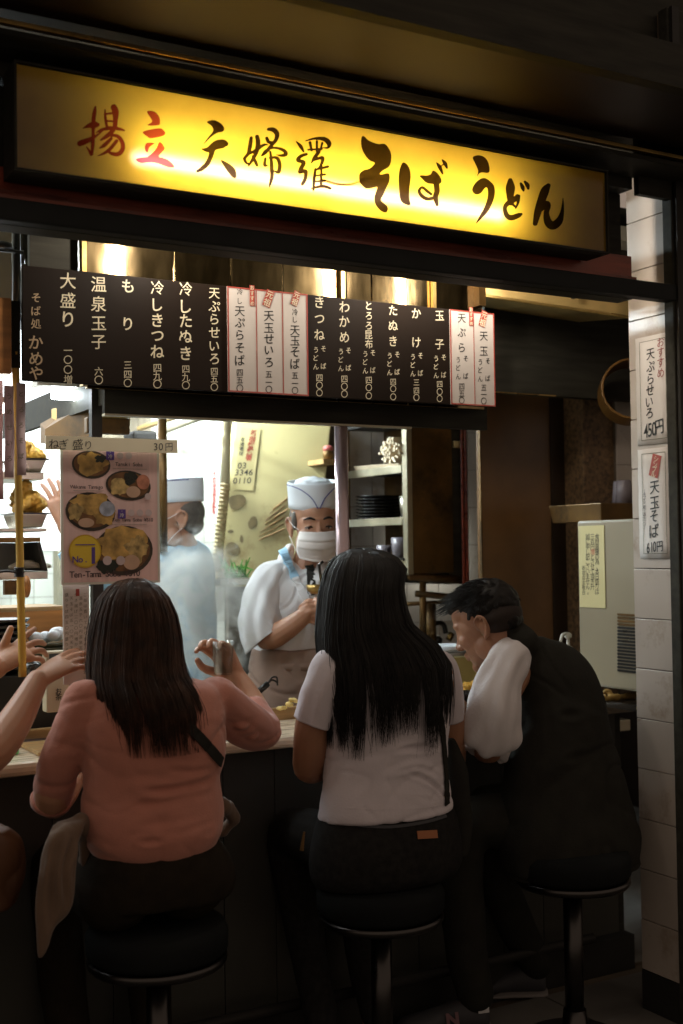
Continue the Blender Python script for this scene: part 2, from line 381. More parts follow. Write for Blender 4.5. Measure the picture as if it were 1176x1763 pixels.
# ------------------------------------------------------------------ brush lettering of the big sign (outlines in photo pixels -> sign plane)
Z1 = (120, 160, .17007); Z2 = (320, 190, .2381); Z3 = (600, 220, .17007); Z4 = (790, 250, .17007)
BRUSH = [  # (zoom, 'p' polygon / 's' stroke, points, red?)
 (Z1,'s',[(258,140,16),(248,200,40),(238,280,40),(235,400,32),(232,520,36),(222,625,26)],1),
 (Z1,'s',[(130,360,6),(190,335,44),(245,325,72),(285,325,40)],1),
 (Z1,'s',[(95,515,56),(150,495,56),(235,455,34),(330,390,8)],1),
 (Z1,'s',[(215,630,24),(190,580,20),(165,545,6)],1),
 (Z1,'s',[(355,170,12),(358,250,26),(374,345,24)],1),
 (Z1,'s',[(440,140,60),(462,195,66),(460,280,48),(455,350,44)],1),
 (Z1,'s',[(360,215,18),(450,205,26)],1),(Z1,'s',[(365,285,18),(450,290,18)],1),(Z1,'s',[(375,345,12),(455,350,20)],1),
 (Z1,'s',[(265,405,10),(330,372,30),(430,360,34),(500,367,30),(552,382,14)],1),
 (Z1,'s',[(440,380,40),(380,435,44),(310,480,16)],1),
 (Z1,'s',[(400,430,24),(480,440,34),(528,500,40),(532,570,46),(490,620,46),(420,615,32),(380,590,10)],1),
 (Z1,'s',[(420,460,30),(350,530,40),(300,560,14)],1),
 (Z1,'s',[(475,485,34),(400,575,36),(330,620,22),(275,640,4)],1),
 (Z1,'p',[(780,190),(850,190),(900,240),(912,300),(895,328),(785,330),(830,295),(820,260)],1),
 (Z1,'p',[(735,400),(800,375),(910,360),(950,385),(965,415),(930,440),(820,460),(780,440)],1),
 (Z1,'p',[(800,505),(860,510),(830,530),(800,560),(790,605),(765,590),(758,550),(770,515)],1),
 (Z1,'p',[(905,498),(945,530),(960,570),(935,600),(900,640),(900,660),(780,660),(830,610),(875,560)],1),
 (Z1,'p',[(665,675),(720,655),(800,650),(900,650),(960,665),(1010,690),(1055,740),(1040,760),(980,750),(900,720),(820,705),(720,712)],1),
 (Z2,'p',[(150,85),(200,72),(250,95),(275,130),(265,155),(225,165),(180,195),(140,235),(122,248),(160,195),(195,150),(185,115)],0),
 (Z2,'s',[(110,280,6),(160,285,40),(220,252,66),(270,243,62),(292,245,36)],0),
 (Z2,'s',[(190,290,40),(175,340,36),(150,390,36),(110,425,32),(78,442,16)],0),
 (Z2,'p',[(250,360),(290,375),(340,410),(362,450),(360,490),(335,485),(300,445),(270,400)],0),
 (Z2,'s',[(470,198,24),(462,260,30),(448,315,24),(422,350,24),(440,385,16),(470,380,6)],0),
 (Z2,'s',[(512,188,28),(520,240,34),(505,310,30),(472,370,22),(450,405,10)],0),
 (Z2,'s',[(480,330,14),(500,370,24),(514,402,18)],0),
 (Z2,'s',[(430,330,10),(500,292,24),(560,252,20),(592,252,6)],0),
 (Z2,'s',[(592,138,22),(630,142,34),(656,170,34),(650,212,28),(620,250,26),(572,308,24),(545,330,12)],0),
 (Z2,'s',[(582,200,22),(600,232,24),(645,232,16)],0),
 (Z2,'s',[(545,328,8),(575,290,14),(640,272,16),(700,288,24),(722,318,28),(690,328,20),(650,322,4)],0),
 (Z2,'s',[(572,348,18),(568,398,22),(590,398,8)],0),
 (Z2,'s',[(600,345,12),(655,345,24),(676,390,28),(668,446,28),(640,440,10)],0),
 (Z2,'s',[(608,300,16),(618,400,26),(620,480,28),(608,530,18),(603,560,4)],0),
 (Z2,'s',[(795,225,6),(828,262,26),(850,302,10)],0),
 (Z2,'s',[(865,222,8),(930,205,18),(1000,210,32),(1032,240,36),(1025,270,18),(985,272,4)],0),
 (Z2,'s',[(895,232,22),(908,292,16)],0),(Z2,'s',[(945,225,18),(945,300,16)],0),(Z2,'s',[(985,235,16),(970,290,14)],0),(Z2,'s',[(880,286,14),(982,280,14)],0),
 (Z2,'s',[(872,318,20),(830,332,26),(806,362,26),(850,378,28),(832,418,32),(818,452,18),(862,440,28),(862,490,26),(840,535,26)],0),
 (Z2,'s',[(960,300,26),(925,348,26),(905,382,8)],0),
 (Z2,'s',[(925,362,12),(985,345,28),(972,402,18),(930,440,10)],0),
 (Z2,'s',[(935,425,18),(925,500,22),(920,578,14)],0),
 (Z2,'s',[(930,432,12),(1025,408,22)],0),(Z2,'s',[(930,475,10),(1005,465,18)],0),(Z2,'s',[(930,516,10),(1005,510,18)],0),
 (Z2,'s',[(905,565,10),(985,550,24),(1045,566,18)],0),(Z2,'s',[(978,400,16),(975,550,18)],0),
 (Z3,'p',[(135,88),(160,92),(200,130),(290,165),(360,165),(400,205),(428,270),(425,350),(400,400),(350,430),(312,466),(330,475),(395,462),(412,490),(408,550),(375,620),(350,680),(325,735),(385,790),(393,830),(375,858),(330,845),(285,800),(262,750),(262,690),(290,606),(260,605),(185,618),(140,590),(108,540),(108,470),(150,432),(210,415),(250,380),(262,355),(210,330),(160,270),(130,200),(125,130)],0),
 (Z3,'p',[(552,352),(590,375),(618,430),(626,500),(615,600),(610,700),(622,780),(570,775),(525,735),(510,640),(505,520),(512,440),(530,380)],0),
 (Z3,'p',[(720,485),(790,485),(830,470),(850,435),(890,455),(930,510),(935,555),(905,572),(850,570),(790,560),(745,520)],0),
 (Z3,'s',[(880,540,56),(893,640,56),(878,700,52),(895,785,30)],0),
 (Z3,'s',[(875,705,34),(800,722,36),(738,690,36),(712,640,30),(742,605,26),(790,640,28),(835,675,26)],0),
 (Z3,'s',[(888,355,10),(920,400,36),(950,468,14)],0),(Z3,'s',[(945,325,12),(975,365,38),(995,412,14)],0),(Z3,'s',[(925,400,8),(955,372,12)],0),
 (Z4,'p',[(138,125),(190,103),(250,120),(290,170),(306,240),(295,280),(230,278),(200,290),(182,315),(192,260),(165,190)],0),
 (Z4,'p',[(132,445),(160,390),(210,345),(260,335),(310,365),(350,410),(360,480),(345,560),(300,660),(240,730),(170,795),(210,710),(250,640),(280,560),(292,490),(285,435),(260,435),(220,485),(180,500),(145,485)],0),
 (Z4,'s',[(516,352,44),(518,430,92),(516,520,70),(525,590,60)],0),
 (Z4,'s',[(592,515,44),(560,550,54),(490,592,50),(462,640,40),(482,712,50),(530,735,56),(600,712,50),(630,698,26)],0),
 (Z4,'s',[(598,515,40),(595,580,28),(572,640,14)],0),(Z4,'s',[(520,580,30),(575,630,20)],0),
 (Z4,'s',[(622,385,20),(642,428,40),(652,465,16)],0),(Z4,'s',[(662,368,20),(690,405,42),(700,445,20)],0),
 (Z4,'s',[(905,405,44),(870,460,84),(832,560,82),(795,680,72),(768,800,46)],0),
 (Z4,'s',[(830,660,30),(880,598,66),(900,620,52),(882,690,54),(900,780,78),(950,815,84),(1010,770,74),(1040,690,40),(1050,600,18),(1050,535,3)],0),
]
def brush_mesh(mb, P, kind, front, thick, to3):
    if kind == 's':
        pts = smooth_path([Vector(p) for p in P], 6); L_, R_ = [], []
        for i, p in enumerate(pts):
            t = pts[min(i+1, len(pts)-1)]-pts[max(i-1, 0)]; t = Vector((t.x, t.y)).normalized(); n = Vector((-t.y, t.x)); w2 = max(.5, p.z/2)
            L_.append(Vector((p.x, p.y))+n*w2); R_.append(Vector((p.x, p.y))-n*w2)
        a = pts[0]; b = pts[-1]; ta = (Vector((a.x, a.y))-Vector((pts[1].x, pts[1].y))).normalized(); tb = (Vector((b.x, b.y))-Vector((pts[-2].x, pts[-2].y))).normalized()
        out = []
        na = (L_[0]-R_[0])/2; ca = Vector((a.x, a.y)); nb = (L_[-1]-R_[-1])/2; cb = Vector((b.x, b.y))
        capa = [ca+na*math.cos(q)+ta*na.length*.8*math.sin(q) for q in (PI*.25, PI*.5, PI*.75)]
        capb = [cb+nb*math.cos(q)+tb*nb.length*.8*math.sin(q) for q in (PI*.25, PI*.5, PI*.75)]
        # quads strip
        n = len(L_); vs = [to3(p, front) for p in L_]+[to3(p, front) for p in R_]
        fs = [(i, i+1, n+i+1, n+i) for i in range(n-1)]
        k = len(vs); vs += [to3(p, front) for p in capa]+[to3(p, front) for p in capb]
        fs.append((0, n, k+2, k+1, k)); fs.append((n-1, k+3, k+4, k+5, 2*n-1))
        mb.add(vs, fs)
    else:
        Q = [Vector((*p, 0)) for p in P]; n = len(Q); pts = []
        for i in range(n):
            for j in range(4): pts.append(crom(Q[i-1], Q[i], Q[(i+1) % n], Q[(i+2) % n], j/4))
        vs = [to3(p, front) for p in pts]
        from mathutils.geometry import tessellate_polygon
        mb.add(vs, tessellate_polygon([[Vector((p.x, p.y, 0)) for p in pts]]))
# ------------------------------------------------------------------ planes of the place
YS, YB, YM, YC = 2.50, 2.62, 2.90, 3.00
def lz(y0, Y): return at(0, y0, Y=Y).z       # height of a front-parallel line that meets the picture's left edge at y0
XL, XR = -1.2, 4.5
XI = at(1086, 400, Y=2.60).x      # inner beams stop at the tiled pillar
st = lambda o: tag(o, kind='structure')

# ground
g = MB()
g.add([(-25, -25, 0), (25, -25, 0), (25, 25, 0), (-25, 25, 0)], [(0, 1, 2, 3)])
st(g.obj('ground', asphalt))
# big floor slabs of the alley in front of the stools
slab = MB().box((0, 0, .004), (.592, .592, .022)).mesh('slab')
fl = st(MB().box((-1.4, 1.15, .0), (3.4, 3.1, .006)).obj('pavement', grout))
for i in range(7):
    for j in range(3):
        s = link('paving_slab', slab, asphalt, fl); s.location = (-1.2+.6*i, 1.2+.6*j, .0)

# ------------------------------------------------------------------ facade: canopy, beams, sign
zs_top = lz(103, YS); zs_bot = lz(285, YS)
fac = thing('shop_canopy', 'dark timber canopy and beams running above and below the glowing yellow sign', 'canopy', (1.0, YB, zs_bot))
# lower beam
zb0, zb1 = lz(377, YB-.06), lz(338, YB-.06)
MB().box((XL, YB-.06, zb0), (XR, YB-.021, zb1)).obj('lower_beam', bluewood, fac, bevel=.004)
MB().box((XL, YB-.0205, zb0), (XI, YB+.04, zb1)).obj('inner_beam', blackwood, fac)
MB().box((XL, YB-.02, zb1+.001), (XI, YB+.02, zs_bot+.03)).obj('sign_backing_board', redwood, fac)
MB().box((XL, YB+.021, zb1+.001), (XI, YB+.045, zs_top)).obj('added_back_board', blackwood, fac)  # unseen black panel added so the steel hood reflects dark
MB().box((XL, YB-.04, zb1+.002), (XI, YB-.021, zb1+.012)).obj('trim_strip', redwood, fac)
MB().box((XL, YB-.03, zs_top+.002), (XI, YB+.04, zs_top+.10)).obj('upper_beam', blackwood, fac)
zr = zs_top+.055
for k, (yy, h) in enumerate(((YS-.055, .008), (YS-.015, .006))):
    z = lz(33 if k == 0 else 52, yy)
    MB().box((XL, yy-.006, z-h), (XR, yy+.012, z+h*.3)).obj('metal_rail', brass, fac, bevel=.002)
zc = lz(8, YS-.06)
MB().box((XL, YS-.05, zr-.02), (XR, YB-.031, zr-.008)).obj('ledge', blackwood, fac)
MB().hexa([(XL, YS-.30, zc+.035), (XR, YS-.30, zc+.035), (XR, YS-.045, zc), (XL, YS-.045, zc), (XL, YS-.30, zc+.06), (XR, YS-.30, zc+.06), (XR, YS-.045, zc+.03), (XL, YS-.045, zc+.03)]).obj('soffit_board', brownpaint, fac)
MB().box((XL, YS-.34, zc+.02), (XR, YS-.302, zc+.13)).obj('fascia_board', blackwood, fac)
MB().box((XL, YS-.30, zc+.061), (XR, YB+.3, zc+.12)).obj('canopy_roof', blackwood, fac)
MB().box((XL, YB, zc+.13), (XR, YB+.2, zc+3.2)).obj('upper_wall', blackwood, fac)

MB().box((XI+.001, YB-.055, at(1120, 336, Y=YB-.06).z), (XR, YB-.036, zs_top+.30)).obj('side_board', blackwood, fac)  # added black board standing in for the shade on the upper pillar
# lightbox sign
sx0, sx1 = at(28, 200, Y=YS).x, at(1043, 350, Y=YS).x
sg = thing('lightbox_sign', 'long glowing yellow lightbox sign with red and black brush lettering above the stall', 'sign', ((sx0+sx1)/2, YS, zs_bot))
t = .006
box = MB()
box.box((sx0, YS+.004, zs_bot), (sx1, YB-.0305, zs_bot+t)); box.box((sx0, YS+.004, zs_top-t), (sx1, YB-.0305, zs_top))
box.box((sx0, YS+.004, zs_bot+t), (sx0+t, YB-.0305, zs_top-t)); box.box((sx1-t, YS+.004, zs_bot+t), (sx1, YB-.0305, zs_top-t))
box.box((sx0+t, YB-.036, zs_bot+t), (sx1-t, YB-.0305, zs_top-t))
boxmat = M('sign_box_inside', (.09, .03, .006), .7, var=.2)
box.obj('housing', boxmat, sg)
fr = MB()
for a, b in (((sx0-.005, zs_bot-.005), (sx1+.005, zs_bot)), ((sx0-.005, zs_top), (sx1+.005, zs_top+.005)), ((sx0-.005, zs_bot), (sx0, zs_top)), ((sx1, zs_bot), (sx1+.005, zs_top))):
    fr.box((a[0], YS-.006, a[1]), (b[0], YB-.031, b[1]))
fr.obj('frame', blackwood, sg)
pm = bpy.data.materials.new('translucent_yellow_acrylic'); pm.use_nodes = True; nt = pm.node_tree; nt.nodes.clear()
o_ = nt.nodes.new('ShaderNodeOutputMaterial'); tr = nt.nodes.new('ShaderNodeBsdfTranslucent'); gl = nt.nodes.new('ShaderNodeBsdfGlossy'); mx = nt.nodes.new('ShaderNodeMixShader'); df = nt.nodes.new('ShaderNodeBsdfDiffuse'); m2 = nt.nodes.new('ShaderNodeMixShader')
tcn = nt.nodes.new('ShaderNodeTexCoord'); nn = nt.nodes.new('ShaderNodeTexNoise'); nn.inputs['Scale'].default_value = 9; nn.inputs['Detail'].default_value = 5; nt.links.new(tcn.outputs['Object'], nn.inputs['Vector'])
rr_ = nt.nodes.new('ShaderNodeValToRGB'); rr_.color_ramp.elements[0].position = .25; rr_.color_ramp.elements[0].color = (.70, .42, .025, 1); rr_.color_ramp.elements[1].position = .6; rr_.color_ramp.elements[1].color = (.84, .545, .045, 1)
nt.links.new(nn.outputs[0], rr_.inputs[0]); nt.links.new(rr_.outputs[0], tr.inputs[0])
df.inputs[0].default_value = (.30, .14, .02, 1); gl.inputs['Roughness'].default_value = .12; gl.inputs[0].default_value = (1, 1, 1, 1)
m2.inputs[0].default_value = .06; nt.links.new(tr.outputs[0], m2.inputs[1]); nt.links.new(df.outputs[0], m2.inputs[2])
mx.inputs[0].default_value = .04; nt.links.new(m2.outputs[0], mx.inputs[1]); nt.links.new(gl.outputs[0], mx.inputs[2]); rfr = nt.nodes.new('ShaderNodeBsdfRefraction'); rfr.inputs['Roughness'].default_value = .95; rfr.inputs['IOR'].default_value = 1.25; rfr.inputs['Color'].default_value = (1, .93, .80, 1); m4 = nt.nodes.new('ShaderNodeMixShader'); m4.inputs[0].default_value = .10; nt.links.new(mx.outputs[0], m4.inputs[1]); nt.links.new(rfr.outputs[0], m4.inputs[2]); nt.links.new(m4.outputs[0], o_.inputs[0])
MB().add([(sx0+.001, YS+.002, zs_bot+.001), (sx1-.001, YS+.002, zs_bot+.001), (sx1-.001, YS+.002, zs_top-.001), (sx0+.001, YS+.002, zs_top-.001)], [(0, 1, 2, 3)]).obj('acrylic_face', pm, sg)
tube_em = EM('sign_tube_light', (1.0, .90, .70), 30)
zt = zs_bot+(zs_top-zs_bot)*.36
for a, b, yy in ((236, 628, YS+.066), (575, 866, YS+.071)):
    MB().tube([(at(a, 300, Y=YS+.05).x, yy, zt), (at(b, 300, Y=YS+.05).x, yy, zt)], .011, n=10).obj('fluorescent_tube', tube_em, sg)
MB().tube(smooth_path([(at(555, 308, Y=YS).x, YS+.010, at(555, 308, Y=YS).z), (at(585, 316, Y=YS).x, YS+.012, at(585, 316, Y=YS).z), (at(610, 316, Y=YS).x, YS+.01, at(610, 316, Y=YS).z), (at(640, 306, Y=YS).x, YS+.012, at(640, 306, Y=YS).z)]), .0025, n=6).obj('cable', blackplastic, sg)
CH = [14, 5, 4, 10, 15, 1, 7, 2, 6, 2]     # strokes per character, in writing order
redfilm = bpy.data.materials.new('red_film'); redfilm.use_nodes = True; nt = redfilm.node_tree; nt.nodes.clear()
o_ = nt.nodes.new('ShaderNodeOutputMaterial'); tr = nt.nodes.new('ShaderNodeBsdfTransparent'); df = nt.nodes.new('ShaderNodeBsdfDiffuse'); mx = nt.nodes.new('ShaderNodeMixShader')
tr.inputs[0].default_value = (.70, .33, .50, 1); df.inputs[0].default_value = (.35, .05, .02, 1); mx.inputs[0].default_value = .10
nt.links.new(tr.outputs[0], mx.inputs[1]); nt.links.new(df.outputs[0], mx.inputs[2]); nt.links.new(mx.outputs[0], o_.inputs[0])
blackfilm = redfilm.copy(); blackfilm.name = 'black_film'; nd = blackfilm.node_tree.nodes
nd['Transparent BSDF'].inputs[0].default_value = (.24, .21, .22, 1); nd['Diffuse BSDF'].inputs[0].default_value = (.02, .016, .008, 1)
def thicken(fl_, mb, y0, y1):
    "closed prism from a flat stroke"
    n = len(fl_.v); cnt = {}
    for f in fl_.f:
        for a, b in zip(f, f[1:]+f[:1]): cnt[(a, b)] = 1
    vs = [(v[0], y0, v[2]) for v in fl_.v]+[(v[0], y1, v[2]) for v in fl_.v]
    fs = [tuple(f) for f in fl_.f]+[tuple(i+n for i in reversed(f)) for f in fl_.f]
    for (a, b) in cnt:
        if (b, a) not in cnt: fs.append((b, a, a+n, b+n))
    mb.add(vs, fs)
s0 = 0; i = 0
for n_ in CH:
    mb = MB(); one = BRUSH[s0][3]
    for z_, kind, pts, r in BRUSH[s0:s0+n_]:
        i += 1; fr_ = YS-.0004-.00006*i
        def to3(p, front, z_=z_): return at(z_[0]+p.x*z_[2], z_[1]+p.y*z_[2], Y=YS)
        fl_ = MB(); brush_mesh(fl_, pts, kind, 0, 0, to3); thicken(fl_, mb, YS-.0028, YS-.0008)
    link('brush_character', fuse(mb, .0007, 1), redfilm if one else blackfilm, sg); s0 += n_
assert s0 == len(BRUSH), (s0, len(BRUSH))

# ------------------------------------------------------------------ menu board
z_mt, z_mb = lz(452, YM), lz(653, YM)
mx0, mx1 = at(38, 550, Y=YM).x, at(851, 620, Y=YM).x
mn = thing('menu_board', 'long dark menu board with pale vertical lettering and white panels under the sign', 'menu board', ((mx0+mx1)/2, YM, z_mb))
MB().box((mx0, YM, z_mb), (mx1, YM+.012, z_mt)).obj('board', blackboard, mn, bevel=.002)
PL = lambda Y: (Vector((0, Y, 0)), Vector((1, 0, 0)), Vector((0, 0, 1)))
def tput(mb, ch, px, py, hpx, Y, pl=None, **k):
    p = at(px, py+2.2, Y=Y); put(mb, ch, p.x, p.z, hpx*mpp(px, Y)*.93, PL(Y), **k)
def panel(a, b):
    x0, x1 = at(a, 600, Y=YM-.003).x, at(b, 600, Y=YM-.003).x
    MB().box((x0, YM-.004, z_mb+.001), (x1, YM-.0005, z_mt-.001)).obj('white_panel', whitepanel, mn)
    f = MB(); e = .0035
    f.box((x0, YM-.0052, z_mb+.001), (x0+e, YM-.0042, z_mt-.001)); f.box((x1-e, YM-.0052, z_mb+.001), (x1, YM-.0042, z_mt-.001))
    f.box((x0+e, YM-.0052, z_mb+.001), (x1-e, YM-.0042, z_mb+.001+e)); f.box((x0+e, YM-.0052, z_mt-.001-e), (x1-e, YM-.0042, z_mt-.001))
    return f
f1 = panel(392, 530)
for s in (441, 486):
    x = at(s, 600, Y=YM).x; f1.box((x-.001, YM-.0051, z_mb+.005), (x+.001, YM-.0042, z_mt-.005))
f1.obj('red_border', redink, mn)
f2 = panel(775, 851); x = at(815, 620, Y=YM).x; f2.box((x-.001, YM-.0051, z_mb+.005), (x+.001, YM-.0042, z_mt-.005)); f2.obj('red_border', redink, mn)
def su(dy):  # the paired small columns soba / udon, at offset rows
    return [('そ', 7, 0+dy), ('う', -6, 2+dy), ('ど', -6, 16+dy), ('ん', -6, 31+dy), ('ば', 7, 30+dy)]
COLS = [
 (62, 'そ510,ば533,処555:20;か587,め615,や640:29', 't'),
 (117, '大481,盛515,り547:32;一601,〇617,〇634,増651:18', 'i'),
 (170, '温487,泉521,玉554,子586:31;六637,〇652:18', 'i'),
 (220, 'も490,り555:28;三626,四642,〇657:17', 'w'),
 (271, '冷493,し522,き549,つ575,ね603:28;四631,九645,〇659:18', 'w'),
 (320, '冷495,し525,た550,ぬ577,き606:28;四633,九647,〇661:17', 'w'),
 (369, '天502,ぷ525,ら547,せ570,い593,ろ615:24;四637,五650,〇664:16', 'w'),
 (413, '冷500,し516:13;天533,ぷ553,ら574,そ596,ば618:22;四639,五652,〇666:15', 'k'),
 (463, '天541,玉562,せ581,い600,ろ621:22;五642,一656,〇668:15', 'k'),
 (508, '冷535,し548:13;天566,玉584,そ603,ば624:22;五644,一658,〇670:15', 'k'),
 (550, 'き518,つ546,ね574:24;四648,〇661,〇674:15', 'w', 598),
 (593, 'わ526,か551,め578:24;四650,〇663,〇676:15', 'w', 601),
 (635, 'と524,ろ541,ろ558,昆574,布590:18;四652,〇665,〇679:15', 'w', 605),
 (677, 'た532,ぬ558,き585:22;四655,〇667,〇681:14', 'w', 608),
 (717, 'か537,け587:22;三656,四670,〇682:14', 'w', 610),
 (757, '玉541,子590:22;四659,〇672,〇684:14', 'w', 613),
 (795, '天545,ぷ570,ら596:20;四663,五675,〇687:14', 'k', 615),
 (833, '天576,玉602:20;五665,一677,〇688:14', 'k', 619)]
for c in COLS:
    yy = YM-.0007 if c[2] != 'k' else YM-.0046
    ink = {'t': tanink, 'i': ivoryink, 'w': ivoryink, 'k': blackink}[c[2]]
    for grp in c[1].split(';'):
        mb = MB()
        s, size = grp.split(':')
        for e in s.split(','): tput(mb, e[0], c[0], float(e[1:]), float(size), yy, bold=.012 if float(size) > 26 and ord(e[0]) < 0x3100 else (.008 if ord(e[0]) < 0x3100 else .003), jitter=.3)
        mb.obj('lettering', ink, mn)
    if len(c) > 3:
        mb = MB()
        for ch, dx, y in su(c[3]): tput(mb, ch, c[0]+dx, y, 12.5, yy, bold=.008)
        mb.obj('small_lettering', ink, mn)
for px, py, txt, w_, h_, rot in ((434, 509, 'おすすめ', 9, 36, 0), (462, 514, '元祖', 15, 30, -.35), (509, 514, '元祖', 13, 26, -.35), (811, 545, 'おすすめ', 8, 32, 0), (832, 549, '元祖', 13, 28, -.3)):
    m_ = mpp(px, YM); p = at(px, py, Y=YM-.005); a, b = w_*m_/2, h_*m_/2; c, s = math.cos(rot), math.sin(rot)
    q = [Vector((p.x+u*c-v*s, YM-.0058, p.z+u*s+v*c)) for u, v in ((-a, -b), (a, -b), (a, b), (-a, b))]
    MB().slab(q, (0, 1, 0), .0008).obj('red_tag', redink, mn)
    tb = MB(); n = len(txt)
    for i, ch in enumerate(txt):
        v = b-(i+.5)*2*b/n; put(tb, ch, p.x-v*s, p.z+v*c, 2*b/n*.95, PL(YM-.0062), rot=rot)
    tb.obj('tag_lettering', ivoryink, mn)

# ------------------------------------------------------------------ extractor hood
hx0, hx1 = at(148, 440, Y=YM+.10).x, at(830, 500, Y=YM+.10).x
YH = YM+.10
hd = thing('extractor_hood', 'brushed stainless extractor hood with streaky lamp reflections behind the menu board', 'extractor hood', ((hx0+hx1)/2, YH, z_mt))
cuts = [148, 300, 398, 487, 580, 596, 640, 700, 748, 830]
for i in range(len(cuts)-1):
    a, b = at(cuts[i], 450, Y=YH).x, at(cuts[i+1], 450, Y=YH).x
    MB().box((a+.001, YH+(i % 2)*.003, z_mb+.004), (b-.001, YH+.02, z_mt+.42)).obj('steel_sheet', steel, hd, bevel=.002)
MB().box((hx0-.012, YH-.006, z_mb+.01), (hx0, YH+.02, z_mt+.42)).obj('corner_angle', brass, hd)
for cx in (590, 747):
    a = at(cx, 460, Y=YH-.01).x; MB().box((a-.006, YH-.012, z_mt-.05), (a+.006, YH, z_mt+.42)).obj('seam_strip', brass, hd)
z_sk = lz(704, YM+.14)
skx0 = at(178, 700, Y=YM+.14).x
sk = MB(); sk.box((skx0, YM+.13, z_sk), (at(835, 700, Y=YM+.14).x, YM+.15, z_mb+.06)); sk.obj('skirt', blackwood, hd)
MB().box((skx0, YM+.15, z_mb-.03), (skx0+.02, 4.1, z_mb+.06)).obj('side_panel', blackwood, hd)
MB().box((skx0, YM+.128, z_sk-.006), (at(705, 700, Y=YM+.14).x, YM+.152, z_sk-.0005)).obj('drip_edge', dullsteel, hd)
MB().box((hx0+.02, YH+.021, z_mt+.03), (hx1, 4.1, z_mt+.06)).obj('hood_top', darkmetal, hd)
# hanging brackets of the board
for px in (120, 420, 830):
    p = at(px, 460, Y=YM); MB().box((p.x-.008, YM+.0121, z_mt-.05), (p.x+.008, YH-.0005, z_mt-.03)).obj('board_bracket', darkmetal, mn)

MB().box((at(50, 420, Y=YM+.13).x, YM+.125, z_mt-.06), (hx0-.013, YM+.145, z_mt+.5)).obj('left_infill', blackwood, hd)

# slanted gleaming duct to the right of the hood
a = at(831, 480, Y=3.0); b = at(831, 510, Y=3.0); c = at(1090, 508, Y=2.80); d = at(1090, 548, Y=2.80); tl = at(831, 440, Y=3.0); tr_ = at(1090, 468, Y=2.80)
du = thing('slanting_duct', 'gleaming brass coloured metal duct slanting down to the tiled pillar', 'duct', tuple(b))
MB().hexa([b, d, d+Vector((.0, .25, .03)), b+Vector((0, .25, .03)), tl, tr_, tr_+Vector((0, .25, 0)), tl+Vector((0, .25, 0))]).obj('duct_body', M('golden_duct_steel', (.62, .44, .17), .36, .75, var=.3, vs=6, bump=.1, bs=8), du, bevel=.004)
MB().tube([b+Vector((0, -.008, 0)), d+Vector((0, -.008, 0))], .005, n=6).obj('lower_lip', brass, du)
MB().box(tuple(at(984, 497, Y=2.86)-Vector((.003, .012, .0))), tuple(at(986, 515, Y=2.86)+Vector((.003, .0, 0)))).obj('rivet_strap', darkmetal, du)
q = at(829, 500, Y=2.985); MB().box((q.x-.02, 2.97, q.z-.05), (q.x+.005, 3.0, q.z+.2)).obj('corner_joint', oldbrown, du)

# black boarding right of the menu
bb = thing('black_partition', 'black boarding with a thin pale edge right of the menu board', 'partition')
p0, p1 = at(852, 520, Y=3.16), at(1092, 675, Y=3.16)
MB().box((at(835, 600, Y=3.16).x, 3.16, at(900, 678, Y=3.16).z), (3.35, 3.20, 2.6)).obj('boarding', blackwood, bb)
MB().box((at(852, 600, Y=3.155).x, 3.153, at(900, 679, Y=3.155).z), (at(955, 600, Y=3.155).x, 3.1595, at(900, 677, Y=3.155).z)).obj('pale_edge', brass, bb)

# ------------------------------------------------------------------ tiled pillar on the right
YP0, YP1 = 2.60, 2.76
px_ = at(1091.5, 1000, Y=YP1).x
pil = thing('tiled_pillar', 'pillar clad in square off-white tiles carrying two paper menus at the right', 'pillar', (px_+.08, YP0, 0))
MB().box((px_+.008, YP0+.004, .0), (px_+.17, YP1, 3.0)).obj('pillar_core', grout, pil)
TS = .1508; z0 = at(1092, 1236, Y=YP1).z
tm = MB().box((0, 0, .0012), (.008, YP1-YP0-.0062, TS-.0012)).mesh('tile')
for k in range(-5, 11):
    z = z0+k*TS
    if z+TS > 2.6 or z < .02: continue
    tl_ = link('tile', tm, tilewhite, pil); tl_.location = (px_-pil.location.x+random.uniform(-.0006, .0006), YP0+.006-pil.location.y, z)
    bv = tl_.modifiers.new('b', 'BEVEL'); bv.width = .0015; bv.segments = 2
MB().box((px_-.002, YP0+.0, 0), (px_+.0075, YP1-.001, max(.03, z0-5*TS-.001))).obj('plinth', darkmetal, pil)
MB().box((px_-.006, YP0-.035, 0), (px_+.40, YP0+.0035, 3.0)).obj('front_frame', blackwood, pil, bevel=.004)
MB().box((px_+.002, YP0-.047, 0), (px_+.03, YP0-.036, 3.0)).obj('door_rail', darkmetal, pil)
